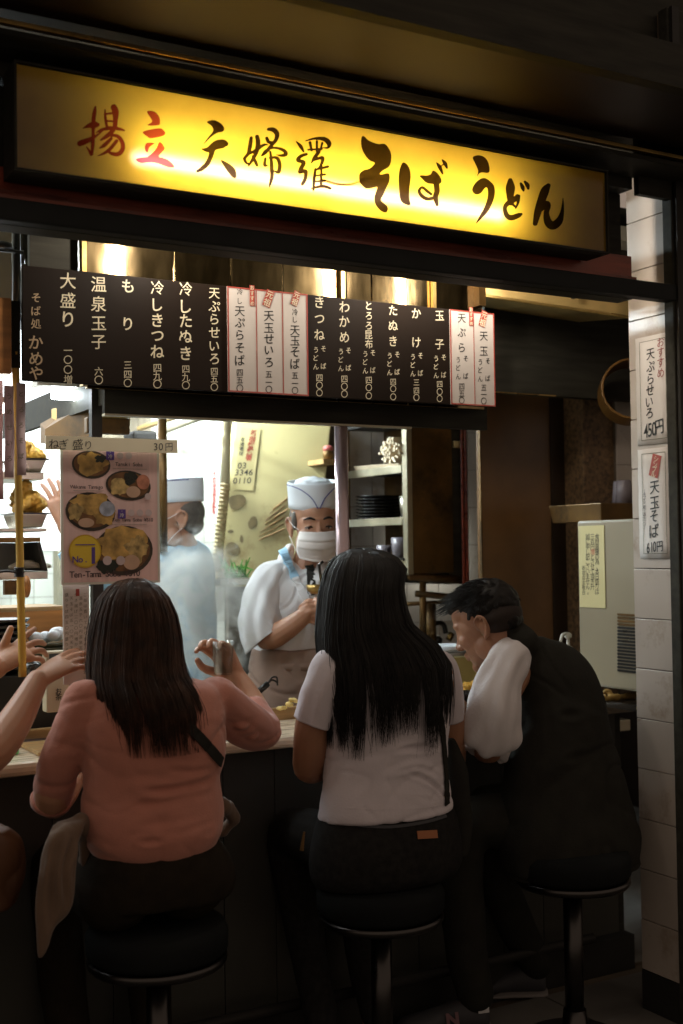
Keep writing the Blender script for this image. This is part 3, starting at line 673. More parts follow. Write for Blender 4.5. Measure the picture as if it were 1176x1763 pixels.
# menus taped to the pillar face (facing -X)
XF = px_-.0018
def pillar_menu(name, label, x0, x1, y0, y1, rows, extra):
    t_ = thing(name, label, 'paper menu')
    def W(px, py): return at(px, py, X=XF)
    A, B, C, D = W(x0, y1[0]), W(x1, y1[1]), W(x1, y0[1]), W(x0, y0[0])
    zb, zt_ = (A.z+B.z)/2, (C.z+D.z)/2; ya, yb = max(A.y, D.y), min(B.y, C.y)
    m_ = MB(); nn_ = 8
    for i in range(nn_):
        for j in range(3):
            pass
    vs = []
    for i in range(nn_+1):
        for j in range(4):
            vs.append((XF-.0012-.0022*abs(math.sin(i*1.3+j*.9)), ya+(yb-ya)*j/3, zb+(zt_-zb)*i/nn_))
    fs = [(i*4+j, i*4+j+1, i*4+j+5, i*4+j+4) for i in range(nn_) for j in range(3)]
    so = m_.add(vs, fs).obj('sheet', paper, t_, smooth=True)
    sd = so.modifiers.new('s', 'SOLIDIFY'); sd.thickness = .0005
    pl = (Vector((XF-.0048, 0, 0)), Vector((0, -1, 0)), Vector((0, 0, 1)))
    k = MB()
    for ch, px, py, sz, sh in rows:
        p = W(px, py); put(k, ch, -p.y, p.z, sz, pl, bold=.008, shear=sh, sx=.66 if ch in '4506１1' else (.78 if ch == '円' else .95))
    k.obj('lettering', blackink, t_)
    e = MB(); i1, i2 = ya-.018, yb+.012
    for (u0, v0, u1, v1) in ((i1, zb+.014, i2, zb+.0155), (i1, zt_-.0155, i2, zt_-.014), (i1, zb+.014, i1-.0012, zt_-.014), (i2+.0012, zb+.014, i2, zt_-.014)):
        e.box((XF-.0047, u0, v0), (XF-.0044, u1, v1))
    e.obj('ruled_border', greyink, t_)
    extra(t_, W, pl); return t_
def ex1(t_, W, pl):
    k = MB()
    for ch, py in zip('おすすめ', (589, 606, 624, 642)):
        p = W(1139.5, py); put(k, ch, -p.y, p.z, .032, pl, bold=.0)
    k.obj('red_lettering', M('faded_red_ink', (.30, .06, .05), .6), t_)
pillar_menu('paper_menu', 'upper paper menu on the tiled pillar reading 450円', 1099, 1152, (584, 570), (768, 762),
    [('天', 1122, 609, .038, .05), ('ぷ', 1122, 631, .038, .05), ('ら', 1122, 652, .038, .05), ('せ', 1121, 672, .038, .05), ('い', 1120, 692, .038, .05), ('ろ', 1120, 711, .038, .05),
     ('4', 1114, 742, .058, .1), ('5', 1121, 740, .058, .1), ('0', 1128, 738, .058, .1), ('円', 1137, 734, .050, .1)], ex1)
def ex2(t_, W, pl):
    p = W(1129, 802)
    q = [W(1119, 818), W(1134, 824), W(1141, 785), W(1126, 781)]
    MB().slab([(XF-.0049, v.y, v.z) for v in q], (1, 0, 0), .0005).obj('red_tag', redink, t_)
    k = MB()
    for ch, px, py in (('シ', 1132, 790), ('ン', 1130, 800), ('プ', 1129, 808), ('ル', 1127, 817)):
        p = W(px, py); put(k, ch, -p.y, p.z, .022, (Vector((XF-.0055, 0, 0)), pl[1], pl[2]), rot=-.2)
    k.obj('tag_lettering', ivoryink, t_)
    k = MB()
    for i, ch in enumerate('（天ぷら二枚・温玉一コ）'):
        p = W(1111.5, 846+i*5.6); put(k, ch, -p.y, p.z, .0125, pl, bold=.0)
    k.obj('small_lettering', blackink, t_)
pillar_menu('paper_menu', 'lower paper menu on the tiled pillar reading 610円 with a red tag', 1103, 1152, (775, 768), (960, 963),
    [('天', 1129, 838, .044, .1), ('玉', 1129, 865, .044, .1), ('そ', 1128, 888, .042, .1), ('ば', 1128, 914, .046, .1), ('6', 1118, 943, .044, .1), ('1', 1124, 942, .044, .1), ('0', 1129, 941, .044, .1), ('円', 1138, 940, .036, .1)], ex2)

# ------------------------------------------------------------------ kitchen shell
YW = 5.45; ZC = 2.45
cz = at(510, 1266, Y=YC).z      # counter height
kb = st(MB().box((-1.4, YW, 0), (5, YW+.05, ZC)).obj('kitchen_back_wall', groutl))
st(MB().box((-1.4, YM+.16, ZC), (5, YW+.05, ZC+.05)).obj('kitchen_ceiling', ceilmat))
st(MB().box((-1.45, YM+.16, 0), (-1.4, YW+.05, ZC+.05)).obj('kitchen_side_wall', ceilmat))
st(MB().box((4.6, YP1, 0), (4.65, YW+.05, ZC+.05)).obj('far_side_wall', brownpaint))
# square tiles on the back wall (lower left) and white wall sheet above them
ztile = at(80, 948, Y=YW).z
MB().box((-1.38, YW-.012, ztile), (1.62, YW-.001, ZC-.001)).obj('white_sheet', whitewall, kb)
tq = .105; tmesh = MB().box((.001, 0, .001), (tq-.0015, .008, tq-.0015)).mesh('tile')
def wall_tiles(x0, x1, z0, z1):
    for i in range(int((x1-x0)/tq)):
        for j in range(int((z1-z0)/tq)):
            o = link('tile', tmesh, tilekit, kb); o.location = (x0+i*tq, YW-.008, z1-(j+1)*tq)
wall_tiles(at(-4, 1000, Y=YW).x-.05, at(112, 1000, Y=YW).x+.05, 0, 0) if 0 else None
xa = at(0, 1000, Y=YW).x
for i in range(6):
    for j in range(6):
        o = link('tile', tmesh, tilekit, kb); o.location = (xa-.06+i*tq, YW-.008, ztile-(j+1)*tq)
MB().box((at(96, 1000, Y=YW-.05).x, YW-.08, .4), (at(112, 1000, Y=YW-.05).x, YW-.0125, ztile+.0)).obj('grey_upright', dullsteel, kb)
# white tiled cross wall, receding (faces -X)
XW = 1.985
cw = st(MB().box((XW, 4.42, 0), (XW+.06, YW-.0125, ZC-.001)).obj('kitchen_cross_wall', groutl))
tm2 = MB().box((-.008, .001, .001), (0, .197, tq-.0015)).mesh('tile')
for i in range(6):
    for j in range(17):
        y = 4.44+i*.2+(j % 2)*0
        if y+.2 > YW-.02: continue
        o = link('tile', tm2, tilekit, cw); o.location = (XW, y, ZC-.16-(j+1)*tq)
# tiled far right strip, seen between cupboard and brown door
rw = st(MB().box((2.3, 4.22, 0), (3.6, 4.28, ZC)).obj('kitchen_rear_partition', grout))
tk = .16; tm3 = MB().box((.001, -.008, .001), (tk-.002, 0, tk-.0015)).mesh('tile')
x_s = at(812, 900, Y=4.22).x
for i in range(-4, 3):
    for j in range(14):
        z = at(820, 1010, Y=4.22).z-.62+j*tk*.62/.62
        if z+tk > ZC: continue
        o = link('tile', tm3, tilewhite if i > -3 else tilekit, rw); o.location = (x_s-.02+i*tk, 4.22, z)

# ------------------------------------------------------------------ lamps that light the place
cool = EM('cool_tube_light', (.80, .94, 1.0), 330)
warm = EM('warm_bulb_light', (1.0, .87, .72), 200)
warm_dim = EM('warm_bulb_light_dim', (1.0, .87, .72), 110)
lampgrey = M('lamp_housing', (.6, .6, .55), .5)
def unseen_ceiling_lamp(loc, ln, ax, label, z=ZC-.06, mat=cool):
    t_ = thing('unseen_ceiling_lamp', label, 'lamp', (*loc, z), group='kitchen ceiling lamps')
    x, y = loc; hx, hy = (ln/2, .07) if ax == 'x' else (.07, ln/2)
    MB().box((x-hx, y-hy, z+.03), (x+hx, y+hy, z+.058)).obj('lamp_housing', lampgrey, t_, bevel=.004)
    for s in (-.035, .035):
        a, b = ((x-hx+.02, y+s, z), (x+hx-.02, y+s, z)) if ax == 'x' else ((x+s, y-hy+.02, z), (x+s, y+hy-.02, z))
        MB().tube([a, b], .014, n=8).obj('fluorescent_tube', mat, t_)
unseen_ceiling_lamp((.80, 4.3), 1.2, 'y', 'unseen fluorescent lamp at the far left of the kitchen ceiling')  # both ceiling lamps are out of view, their places invented to light the kitchen
unseen_ceiling_lamp((1.50, 4.55), 1.2, 'y', 'unseen fluorescent lamp above the chef with his back turned')
hl = thing('added_hood_lamp', 'unseen fluorescent lamp added inside the extractor hood to light the chefs', 'lamp')  # made-up lamp, added to brighten the chefs from the front
MB().tube([(.95, 3.28, z_mb+.02), (1.5, 3.28, z_mb+.02)], .013, n=10).obj('fluorescent_tube', EM('added_hood_tube_light', (.84, .95, 1.0), 56), hl)
MB().box((.9, 3.25, z_mb+.04), (1.55, 3.31, z_mb+.055)).obj('lamp_housing', lampgrey, hl)
# luminous glazed panel seen under the left end of the menu
lp = thing('light_panel', 'glowing white light panel under the left end of the menu board', 'lamp')
ZL = 2.02; xr_ = at(168, 655, Z=ZL).x
MB().box((-.9, 3.35, ZL), (xr_, 5.2, ZL+.02)).obj('panel', EM('light_panel_glow', (.90, .97, 1.0), 4), lp)
MB().box((xr_+.001, 3.33, ZL-.035), (xr_+.03, 5.2, ZL+.02)).obj('panel_rim', brass, lp)
MB().tube([(xr_+.07, 3.4, ZL-.05), (xr_+.07, 5.2, ZL-.05)], .012, n=8).obj('side_rail', brass, lp)

cl_ = thing('case_lamp', 'fluorescent tube shining over the tempura trays at the left edge', 'lamp')
zz_ = at(10, 704, Y=3.16).z
MB().tube([(at(-150, 704, Y=3.16).x, 3.16, zz_), (at(27, 704, Y=3.16).x, 3.16, zz_)], .011, n=10).obj('fluorescent_tube', EM('case_tube_light', (1.0, .95, .82), 34), cl_)
MB().box((at(-150, 704, Y=3.16).x, 3.145, zz_+.014), (at(30, 704, Y=3.16).x, 3.175, zz_+.03)).obj('lamp_housing', lampgrey, cl_)

# three lamps tucked behind the beam, whose streaks show in the steel hood
def counter_lamp(px, y_, label, mat=warm, dx=0):
    d_ = 2*YH-y_; r = ray(px, 440); x = r.x/r.y*d_+dx
    z = zb0+.15
    t_ = thing('counter_lamp', label, 'lamp', (x, y_, z), group='counter lamps')
    MB().lathe((x, y_, z), [(.010, -.085), (.014, -.075), (.014, .03), (.012, .05)], n=12).obj('bulb', mat, t_, smooth=True)
    MB().lathe((x, y_, z+.051), [(.016, 0), (.018, .03), (.010, .04)], n=12).obj('socket', blackplastic, t_, smooth=True)
    MB().box((x-.01, y_, z+.085), (x+.01, YB+.25, z+.10)).obj('arm', darkmetal, t_)
counter_lamp(200, 2.74, 'left counter lamp behind the beam, reflected in the hood')
counter_lamp(572, 2.74, 'middle counter lamp behind the beam, reflected in the hood')
counter_lamp(692, 2.74, 'right counter lamp behind the beam, reflected in the hood', warm_dim)

# ------------------------------------------------------------------ counter
ct = thing('noodle_counter', 'pale wooden counter with rounded edge in front of the stools', 'counter', (1.3, YC, 0))
MB().box((-1.1, YC, cz-.035), (px_+.25, YC+.30, cz)).obj('counter_top', counterwood, ct, bevel=.012)
MB().box((-1.1, YC+.108, .12), (px_+.25, YC+.14, cz-.036)).obj('front_panel', blackwood, ct)
pk = MB().box((.0015, 0, .121), (.1585, .007, cz-.037)).mesh('plank')
for i in range(16):
    o = link('front_plank', pk, counterdark, ct); o.location = (.25+i*.16-1.3, .1+random.uniform(0, .0008), 0)
MB().box((-1.1, YC+.06, 0), (px_+.25, YC+.14, .119)).obj('kick_board', darkmetal, ct)
MB().tube([(-1.1, YC-.02, .17), (px_+.0, YC-.02, .17)], .016, n=10).obj('foot_rail', darkmetal, ct, smooth=True)
MB().box((-1.1, YC+.301, cz-.02), (px_+.25, YC+.325, cz+.035)).obj('back_ledge', traywood, ct, bevel=.003)
MB().box((-1.1, YC+.326, cz-.16), (px_+.5, YC+.75, cz-.12)).obj('work_surface', dullsteel, ct, bevel=.003)
MB().box((-1.1, YC+.33, 0), (px_+.25, YC+.36, cz-.161)).obj('inner_panel', dullsteel, ct)

# ------------------------------------------------------------------ post + poster group
YPo = 3.06
pt = thing('round_post', 'slim pinkish white post running from the menu board down to the counter', 'post', tuple(at(588, 1200, Y=YPo)))
xa, xb = at(578.5, 850, Y=YPo).x, at(599, 850, Y=YPo).x
MB().tube([((xa+xb)/2, YPo, cz), ((xa+xb)/2, YPo, z_mb+.01)], (xb-xa)/2, n=24).obj('shaft', postmat, pt, smooth=True)
MB().tube([((xa+xb)/2, YPo, cz+.0005), ((xa+xb)/2, YPo, cz+.012)], (xb-xa)*.8, n=24).obj('flange', chrome, pt, smooth=True)

YPs = 2.95
ps = thing('menu_poster', 'pink poster with photos of four noodle bowls and a yellow No.1 badge', 'poster')
def Q(px, py, Y=YPs): return at(px, py, Y=Y)
x0, x1 = Q(109, 880).x, Q(271, 880).x; zt_, zb_ = Q(109, 770).z, Q(190, 1004).z+.004
MB().box((x0, YPs, zb_), (x1, YPs+.004, zt_)).obj('poster_sheet', paper_pink, ps)
bo = MB(); e = .006
bo.box((x0-e, YPs-.0005, zb_-e), (x0, YPs+.005, zt_)); bo.box((x1, YPs-.0005, zb_-e), (x1+e, YPs+.005, zt_)); bo.box((x0, YPs-.0005, zb_-e), (x1, YPs+.005, zb_))
bo.obj('poster_frame', whiteplastic, ps)
mp_ = mpp(190, YPs)
def disc(cx, cy, rx, ry, y, mat, name, n=28, wob=0, rot=0):
    p = Q(cx, cy); vs = []; ps_ = random.random()*9
    for k in range(n):
        a = 2*PI*k/n; m = 1+wob*noise.noise(Vector((math.cos(a)*2, math.sin(a)*2, ps_)))
        u, v = rx*mp_*math.cos(a)*m, ry*mp_*math.sin(a)*m
        vs.append((p.x+u*math.cos(rot)-v*math.sin(rot), YPs-y, p.z+u*math.sin(rot)+v*math.cos(rot)))
    MB().add(vs, [tuple(range(n))]).obj(name, mat, ps)
food = M('printed_tempura', (.52, .32, .09), .45, var=.55, vs=34); food2 = M('printed_noodles', (.46, .32, .12), .45, var=.6, vs=60)
eggp = M('printed_egg', (.58, .38, .26), .45, var=.12, vs=20); bowlp = M('printed_bowl', (.05, .035, .022), .35, var=.6, vs=12); brothp = M('printed_broth', (.20, .09, .03), .4, var=.5, vs=30)
for k, (cx, cy, rx, ry, rot) in enumerate([(157, 800, 34, 24, -.05), (221, 836, 41, 26, -.1), (156, 881, 44, 33, -.1), (213, 948, 53, 43, .05)]):
    disc(cx, cy, rx, ry, .0008, bowlp, 'printed_bowl', rot=rot); disc(cx, cy-1, rx*.9, ry*.86, .0012, brothp, 'printed_broth', rot=rot)
disc(157, 798, 27, 18, .0016, food, 'printed_tempura', wob=.5)
disc(173, 789, 9, 6, .002, seaweed, 'printed_seaweed', wob=.6)
disc(206, 838, 17, 15, .0016, food2, 'printed_noodles', wob=.5); disc(224, 823, 12, 11, .002, seaweed, 'printed_seaweed', wob=.5); disc(229, 847, 13, 10, .0024, eggp, 'printed_egg')
disc(246, 830, 12, 13, .0026, M('printed_fishcake', (.50, .20, .12), .4, var=.3, vs=60), 'printed_fishcake')
disc(157, 868, 32, 18, .0016, food, 'printed_tempura', wob=.5); disc(178, 884, 20, 20, .0019, food, 'printed_tempura', wob=.6); disc(148, 900, 14, 8, .0024, eggp, 'printed_egg'); disc(130, 880, 12, 14, .002, food2, 'printed_noodles', wob=.5)
disc(209, 934, 42, 28, .0016, food, 'printed_tempura', wob=.35); disc(235, 945, 20, 24, .0019, food2, 'printed_noodles', wob=.5); disc(226, 968, 15, 13, .0024, eggp, 'printed_egg'); disc(184, 975, 20, 11, .002, seaweed, 'printed_seaweed', wob=.5)
disc(184, 876, 14, 13, .003, M('printed_badge', (.38, .42, .52), .4, var=.4, vs=50), 'printed_badge')
disc(146, 949, 28.5, 28.5, .003, M('printed_badge_rim', (.62, .38, .02), .4), 'badge_rim'); disc(146, 949, 26, 26, .0033, yellowmat, 'number_one_badge')
lw = MB(); pp = Q(146, 938); lw.box((pp.x-17*mp_, YPs-.0042, pp.z-.001), (pp.x+17*mp_, YPs-.0036, pp.z+.0015))
def pl_text(mb, txt, cx, cy, h, y, adv=.5, **k):
    p = Q(cx, cy); text_line(mb, txt, p.x, p.z, h*mp_, PL(YPs-y), adv=adv, **k)
pl_text(lw, 'No.', 129, 963, 15, .0038, adv=.62, bold=.02, shear=0); pl_text(lw, '1', 160, 956, 38, .0038, bold=.03, shear=0)
lw.obj('badge_lettering', purple, ps)
for txt, cx, cy, h, a in (('Tanuki Soba', 200, 799, 9, .5), ('Wakame Tamago', 124, 838, 8.5, .5), ('Ten Tama Soba ¥510', 195, 895, 8.5, .48), ('Ten-Tama Soba ¥510', 123, 989, 15, .46)):
    lk = MB(); pl_text(lk, txt, cx, cy, h, .0045, adv=a, bold=.012, shear=0); lk.obj('lettering', M('poster_text', (.07, .04, .04), .5), ps)
for cx, cy, w_ in ((194, 807, 62), (126, 845, 54), (190, 903, 66)):
    p = Q(cx, cy); MB().box((p.x, YPs-.0012, p.z), (p.x+w_*mp_, YPs-.0008, p.z+.0007)).obj('fine_print', greyink, ps)
for cx, cy in ((189, 784), (209, 885)):
    p = Q(cx, cy); MB().box((p.x-7*mp_, YPs-.0036, p.z-8*mp_), (p.x+7*mp_, YPs-.003, p.z+8*mp_)).obj('purple_block', purple, ps)
    k = MB(); put(k, '冷', p.x, p.z-2*mp_, 8*mp_, PL(YPs-.004), shear=0); put(k, '・', p.x, p.z+5*mp_, 6*mp_, PL(YPs-.004), shear=0); k.obj('block_lettering', paper, ps)
for cx, cy in ((206, 785), (221, 785), (225, 883), (240, 883), (255, 883), (254, 855), (184, 965), (207, 965)):
    disc(cx, cy, 6 if cy < 950 else 8, 6 if cy < 950 else 8, .0035, M('pale_print', (.62, .50, .50), .5), 'price_spot', n=16)

ns = thing('price_strip', 'cream strip reading ねぎ盛り 30円 fixed above the pink poster', 'sign')
a, b = Q(78, 765, 2.935), Q(305, 770, 2.935)
zt_, zb_ = Q(78, 750, 2.935).z, Q(78, 774, 2.935).z
MB().box((a.x, 2.932, zb_), (b.x, 2.938, zt_)).obj('strip', M('cream_card', (.88, .82, .62), .6, var=.05), ns)
k = MB()
for ch, px, py, s in (('ね', 93, 764, 19), ('ぎ', 110, 765, 19), ('盛', 134, 765, 20), ('り', 152, 766, 17), ('3', 268, 769, 18), ('0', 277, 769, 18), ('円', 291, 769, 16)):
    p = at(px, py, Y=2.931); put(k, ch, p.x, p.z, s*mp_, PL(2.931), bold=-.005, shear=.12)
k.obj('lettering', blackink, ns)
# cloth: poster board behind, carrying a small printed leaflet below
lf = thing('printed_leaflet', 'pale vertical leaflet of tiny menu columns hanging below the pink poster', 'leaflet')
xx0, xx1 = at(109, 1080, Y=2.97).x, at(154, 1080, Y=2.97).x; z1_, z0_ = at(130, 1002, Y=2.97).z, at(130, 1178, Y=2.97).z
MB().box((xx0, 2.97, z0_), (xx1, 2.974, z1_)).obj('sheet', paper, lf)
k = MB(); txts = ['盛りそば四五〇円', '天玉そば五一〇円', 'かき揚げ二〇〇円増', '温泉玉子六〇円', 'ご飯は置いて有りません']
for ci, (cx, tx) in enumerate(zip((115, 123, 131, 139, 147), txts)):
    k = MB()
    for i, ch in enumerate(tx+tx[:5]):
        if ci in (1, 3) and i > 9: continue
        p = at(cx, 1024+i*9.5+ci % 2*6, Y=2.969); put(k, ch, p.x, p.z, 6.6*mp_, PL(2.969), bold=0)
    k.obj('lettering', greyink, lf)
p = at(134, 1018, Y=2.969); MB().box((p.x-.005, 2.9685, p.z-.012), (p.x+.004, 2.9695, p.z+.006)).obj('red_mark', redink, lf)
bo_ = thing('support_post', 'dark steel post behind the pink poster and leaflet', 'post')
MB().box((at(160, 1100, Y=3.09).x, 3.085, cz), (at(178, 1100, Y=3.09).x, 3.11, z_sk+.1)).obj('shaft', darkmetal, bo_)

# brass duct box above the price strip
bx = thing('brass_duct_box', 'dented brass coloured duct box above the price strip', 'duct')
a, b = at(172, 685, Y=3.20), at(225, 745, Y=3.20)
MB().hexa([(a.x, 3.2, b.z+.02), (b.x, 3.2, b.z+.02), (b.x, 3.5, b.z+.02), (a.x-.05, 3.5, b.z+.02), (a.x, 3.2, a.z), (b.x, 3.2, a.z), (b.x, 3.5, a.z), (a.x-.05, 3.5, a.z)]).obj('box_front', brass, bx, bevel=.004)
a2, b2 = at(120, 712, Y=3.21), at(172, 750, Y=3.21)
MB().hexa([(a2.x, 3.45, b2.z), (b2.x-.001, 3.21, b2.z), (b2.x-.001, 3.5, b2.z), (a2.x, 3.5, b2.z), (a2.x, 3.45, a2.z-.02), (b2.x-.001, 3.21, a2.z+.05), (b2.x-.001, 3.5, a2.z+.05), (a2.x, 3.5, a2.z)]).obj('sloping_flank', oldbrown, bx)
MB().box((at(148, 745, Y=3.18).x, 3.17, at(148, 746, Y=3.18).z), (at(222, 745, Y=3.18).x, 3.199, at(148, 718, Y=3.18).z)).obj('lower_box', oldbrown, bx, bevel=.004)
MB().box((at(225, 745, Y=3.4).x+.01, 3.4, at(225, 765, Y=3.4).z), (at(272, 745, Y=3.4).x, 3.5, at(225, 740, Y=3.4).z)).obj('side_pipe_box', darkmetal, bx, bevel=.01)
pv = thing('drain_pipe', 'dark vertical drain pipe between the poster and the white tiled wall', 'pipe')
MB().tube([at(279, 775, Y=3.9)-Vector((0, 0, .35)), at(279, 700, Y=3.9)], .016, n=12).obj('pipe', oldbrown, pv, smooth=True)

# ------------------------------------------------------------------ hood edge rails (ceiling strips seen under the skirt)
for i, (p, q_) in enumerate((((232, 716), (330, 700)), ((262, 742), (412, 700)))):
    pass
cr_ = thing('ceiling_rails', 'pair of grimy ceiling rails above the rear white tiles', 'rail')
MB().tube([at(285, 742, Y=4.9), at(372, 708, Y=3.9)], .014, n=6).obj('rail', dullsteel, cr_)
MB().tube([at(240, 738, Y=4.9), at(330, 708, Y=3.9)], .012, n=6).obj('rail', brass, cr_)

# ------------------------------------------------------------------ cream greasy panel + notice + hose
cp = thing('cream_panel', 'greasy cream oven side panel with brown stains behind the masked chef', 'panel')
A, B, C, D = at(372, 1010, Y=4.32), at(545, 1010, Y=4.15), at(572, 712, Y=4.15), at(408, 700, Y=4.32)
MB().slab([A, B, C, D], (.1, 1, 0), .04).obj('panel_face', cream, cp, bevel=.006)
for px, py, sx, sy in ((408, 865, 15, 17), (430, 902, 8, 11), (397, 915, 5, 3), (405, 945, 11, 13), (416, 928, 3, 7)):
    p = at(px, py, Y=4.27); s_ = mpp(px, 4.27); vs = [(p.x+sx*s_*math.cos(a)*(1+.25*math.sin(3*a+px)), 4.205+.17*(1-(px-372)/190)-.0*a, p.z+sy*s_*math.sin(a)) for a in [2*PI*i/12 for i in range(12)]]
    vs = [(v[0], v[1]-.045, v[2]) for v in vs]
def on_panel(px, py, off=.004):
    n = (B-A).cross(D-A).normalized()
    if n.y > 0: n = -n
    d_ = ray(px, py); t_ = (A-EYE).dot(n)/d_.dot(n); return EYE+d_*t_+n*off, n
stm = M('brown_stain', (.17, .125, .055), .7, var=.4, vs=20)
for px, py, sx, sy in ((408, 865, 15, 13), (435, 900, 8, 11), (397, 915, 5, 3), (400, 945, 12, 12), (416, 928, 3, 7)):
    vs = []
    for i in range(14):
        a = 2*PI*i/14; m = 1+.3*noise.noise(Vector((math.cos(a), math.sin(a), px)))
        vs.append(on_panel(px+sx*math.cos(a)*m, py+sy*math.sin(a)*m)[0])
    MB().add(vs, [tuple(range(14))]).obj('stain', stm, cp)
for k in range(11):   # sticks lying along the grimy right edge
    j = random.uniform(-6, 6); a, b = on_panel(442+k*4+j, 930-k*6.5, .010)[0], on_panel(486+k*2+j, 912-k*6.5-random.uniform(0, 9), .010)[0]
    MB().tube([a, b], random.uniform(.002, .004), n=5).obj('stick', oldbrown if k % 3 else traywood, cp)
pn = thing('police_notice', 'narrow notice reading 新宿警察署 and 03 3346 0110 on the cream panel', 'notice')
q = [on_panel(400, 842, .006)[0], on_panel(436, 845, .006)[0], on_panel(449, 738, .006)[0], on_panel(416, 737, .006)[0]]
nrm = on_panel(420, 800)[1]
MB().slab(q, nrm, .001).obj('sheet', M('old_notice_paper', (.46, .38, .17), .7, var=.08), pn)
ux = (q[1]-q[0]).normalized(); uz = (q[3]-q[0]).normalized(); mm = mpp(420, 4.25)
def pnput(mb, ch, px, py, s, **k):
    p = on_panel(px, py, .0085)[0]; put(mb, ch, 0, 0, s*mm, (p, ux, uz), shear=0, **k)
k = MB()
for ch, px, py in zip('新宿警察署', (437, 434, 432, 430, 428), (746, 757, 768, 778, 788)): pnput(k, ch, px, py, 12, bold=.02)
k.obj('red_lettering', M('notice_red', (.26, .04, .02), .6), pn)
k = MB()
for ch, px, py in zip('直通電話', (418, 417, 416, 415), (757, 765, 773, 781)): pnput(k, ch, px, py, 7.5, bold=.01)
for txt, px, py in (('03', 413, 802), ('3346', 408, 814), ('0110', 405, 828)):
    for i, ch in enumerate(txt): pnput(k, ch, px+i*8, py-i*.2, 15, bold=.01)
k.obj('lettering', blackink, pn)
hs = thing('vertical_pipe', 'cream pipe with ribbed lower hose left of the police notice', 'pipe')
a, b, c = at(390, 725, Y=4.1), at(388, 832, Y=4.1), at(372, 985, Y=4.1)
MB().tube([a+Vector((0, 0, .2)), a, b], .017, n=14).obj('upper_pipe', M('pipe_cream', (.68, .58, .34), .5), hs, smooth=True)
rb = MB(); N_ = 44; P_ = [b+(c-b)*i/N_ for i in range(N_+1)]; rb.tube(P_, [.017+.0035*(i % 2) for i in range(N_+1)], n=12); rb.obj('ribbed_hose', M('hose', (.50, .38, .18), .5, var=.2), hs, smooth=False)
st_ = thing('wall_poster', 'small strip poster with red marks on the white tiles', 'poster')
q = [at(366, 900, X=XW-.012), at(378, 903, X=XW-.012), at(378, 800, X=XW-.012), at(366, 802, X=XW-.012)]
MB().slab(q, (-1, 0, 0), .001).obj('sheet', paper, st_)
k = MB()
for i in range(9):
    p = at(369, 812+i*9, X=XW-.0135); put(k, '入店前大声禁止願'[i % 8], -p.y, p.z, .045, (Vector((XW-.0142, 0, 0)), Vector((0, -1, 0)), Vector((0, 0, 1))), shear=0)
k.obj('lettering', redink, st_)

# ------------------------------------------------------------------ shelf unit (faces -X) and its brown side
sh = thing('shelf_unit', 'metal shelf unit holding trays, cups and black bowls right of the post', 'shelf')
XS = 2.374; y_n, y_f = 3.70, 4.14; zt_ = at(700, 722, Y=3.7).z; zb_ = at(705, 985, Y=3.7).z
MB().box((XS-.004, y_n-.012, zb_-.01), (XS+.02, y_n+.02, zt_+.01)).obj('upright', dullsteel, sh, bevel=.002)
MB().box((XS, y_f, zb_), (XS+.02, y_f+.015, zt_)).obj('upright', oldbrown, sh)
MB().box((XS+.185, y_n, zb_), (XS+.195, y_f+.01, zt_)).obj('back_sheet', oldbrown, sh)
MB().box((XS, y_n+.02, zt_), (XS+.195, y_f+.015, zt_+.02)).obj('top_sheet', darkmetal, sh)
for py in (803, 893, 975):
    z = at(697, py, X=XS).z
    MB().box((XS, y_n+.021, z-.012), (XS+.184, y_f, z)).obj('shelf_board', darkmetal, sh)
    MB().box((XS-.006, y_n+.021, z-.022), (XS-.0005, y_f, z+.006)).obj('shelf_lip', dullsteel, sh, bevel=.001)
xr = at(777, 900, Y=y_n).x
MB().box((XS+.021, y_n-.010, zb_-.005), (xr, y_n-.001, zt_+.03)).obj('side_sheet', oldbrown, sh)
shelfz = [at(697, py, X=XS).z for py in (803, 893, 975)]
# contents
cs = thing('chopstick_bundle', 'big bundle of pale disposable chopsticks on the top shelf', 'chopsticks')
for k in range(90):
    r = .045*math.sqrt(random.random()); a = random.random()*2*PI
    c0 = at(672, 776, X=XS-.01)
    y = c0.y+r*math.cos(a)*1.7; z = max(shelfz[0]+.004, c0.z+r*math.sin(a)*1.05)
    MB().box((XS-.014+random.uniform(-.008, .008), y-.0048, z-.0042), (XS+.16, y+.0048, z+.0042)).obj('chopstick', M('chopstick_wood', (.80, .66, .45), .55, var=.2), cs)
bxs = tag(MB().box((XS+.03, 3.73, shelfz[0]+.0005), (XS+.17, 3.80, shelfz[0]+.095)).obj('cardboard_box', M('cardboard', (.42, .30, .15), .7), None, bevel=.003), 'cardboard box standing right of the big chopstick bundle', 'box')
cs2 = thing('chopstick_bundle', 'small loose bundle of chopsticks lying left of the big bundle', 'chopsticks')
for k in range(12):
    a = at(620, 800, X=XS+.02); b_ = at(665, 785, X=XS+.1); o_ = Vector((random.uniform(-.01, .01), random.uniform(-.012, .012), random.uniform(0, .016)))
    p_ = Vector((XS+.0, a.y, shelfz[0]+.007))+o_; q__ = Vector((XS+.16, a.y-.16, shelfz[0]+.012))+o_*1.4
    MB().tube([p_, q__], .0035, n=5).obj('chopstick', M('chopstick_wood'), cs2)
bl = at(635, 850, X=XS+.05).y
for k in range(8):
    t_ = tag(MB().lathe((XS+.092, bl, shelfz[1]+.0005+k*.0125), [(.06, 0), (.085, .006), (.09, .010), (.086, .0105), (.05, .003)], n=24).obj('black_dish', bowlblack, None, smooth=True),
        'black dish %s in the stack on the middle shelf' % ['lowest', 'second from the bottom', 'third from the bottom', 'fourth from the bottom', 'fourth from the top', 'third from the top', 'second from the top', 'topmost'][k], 'dish', 'stack of black dishes')
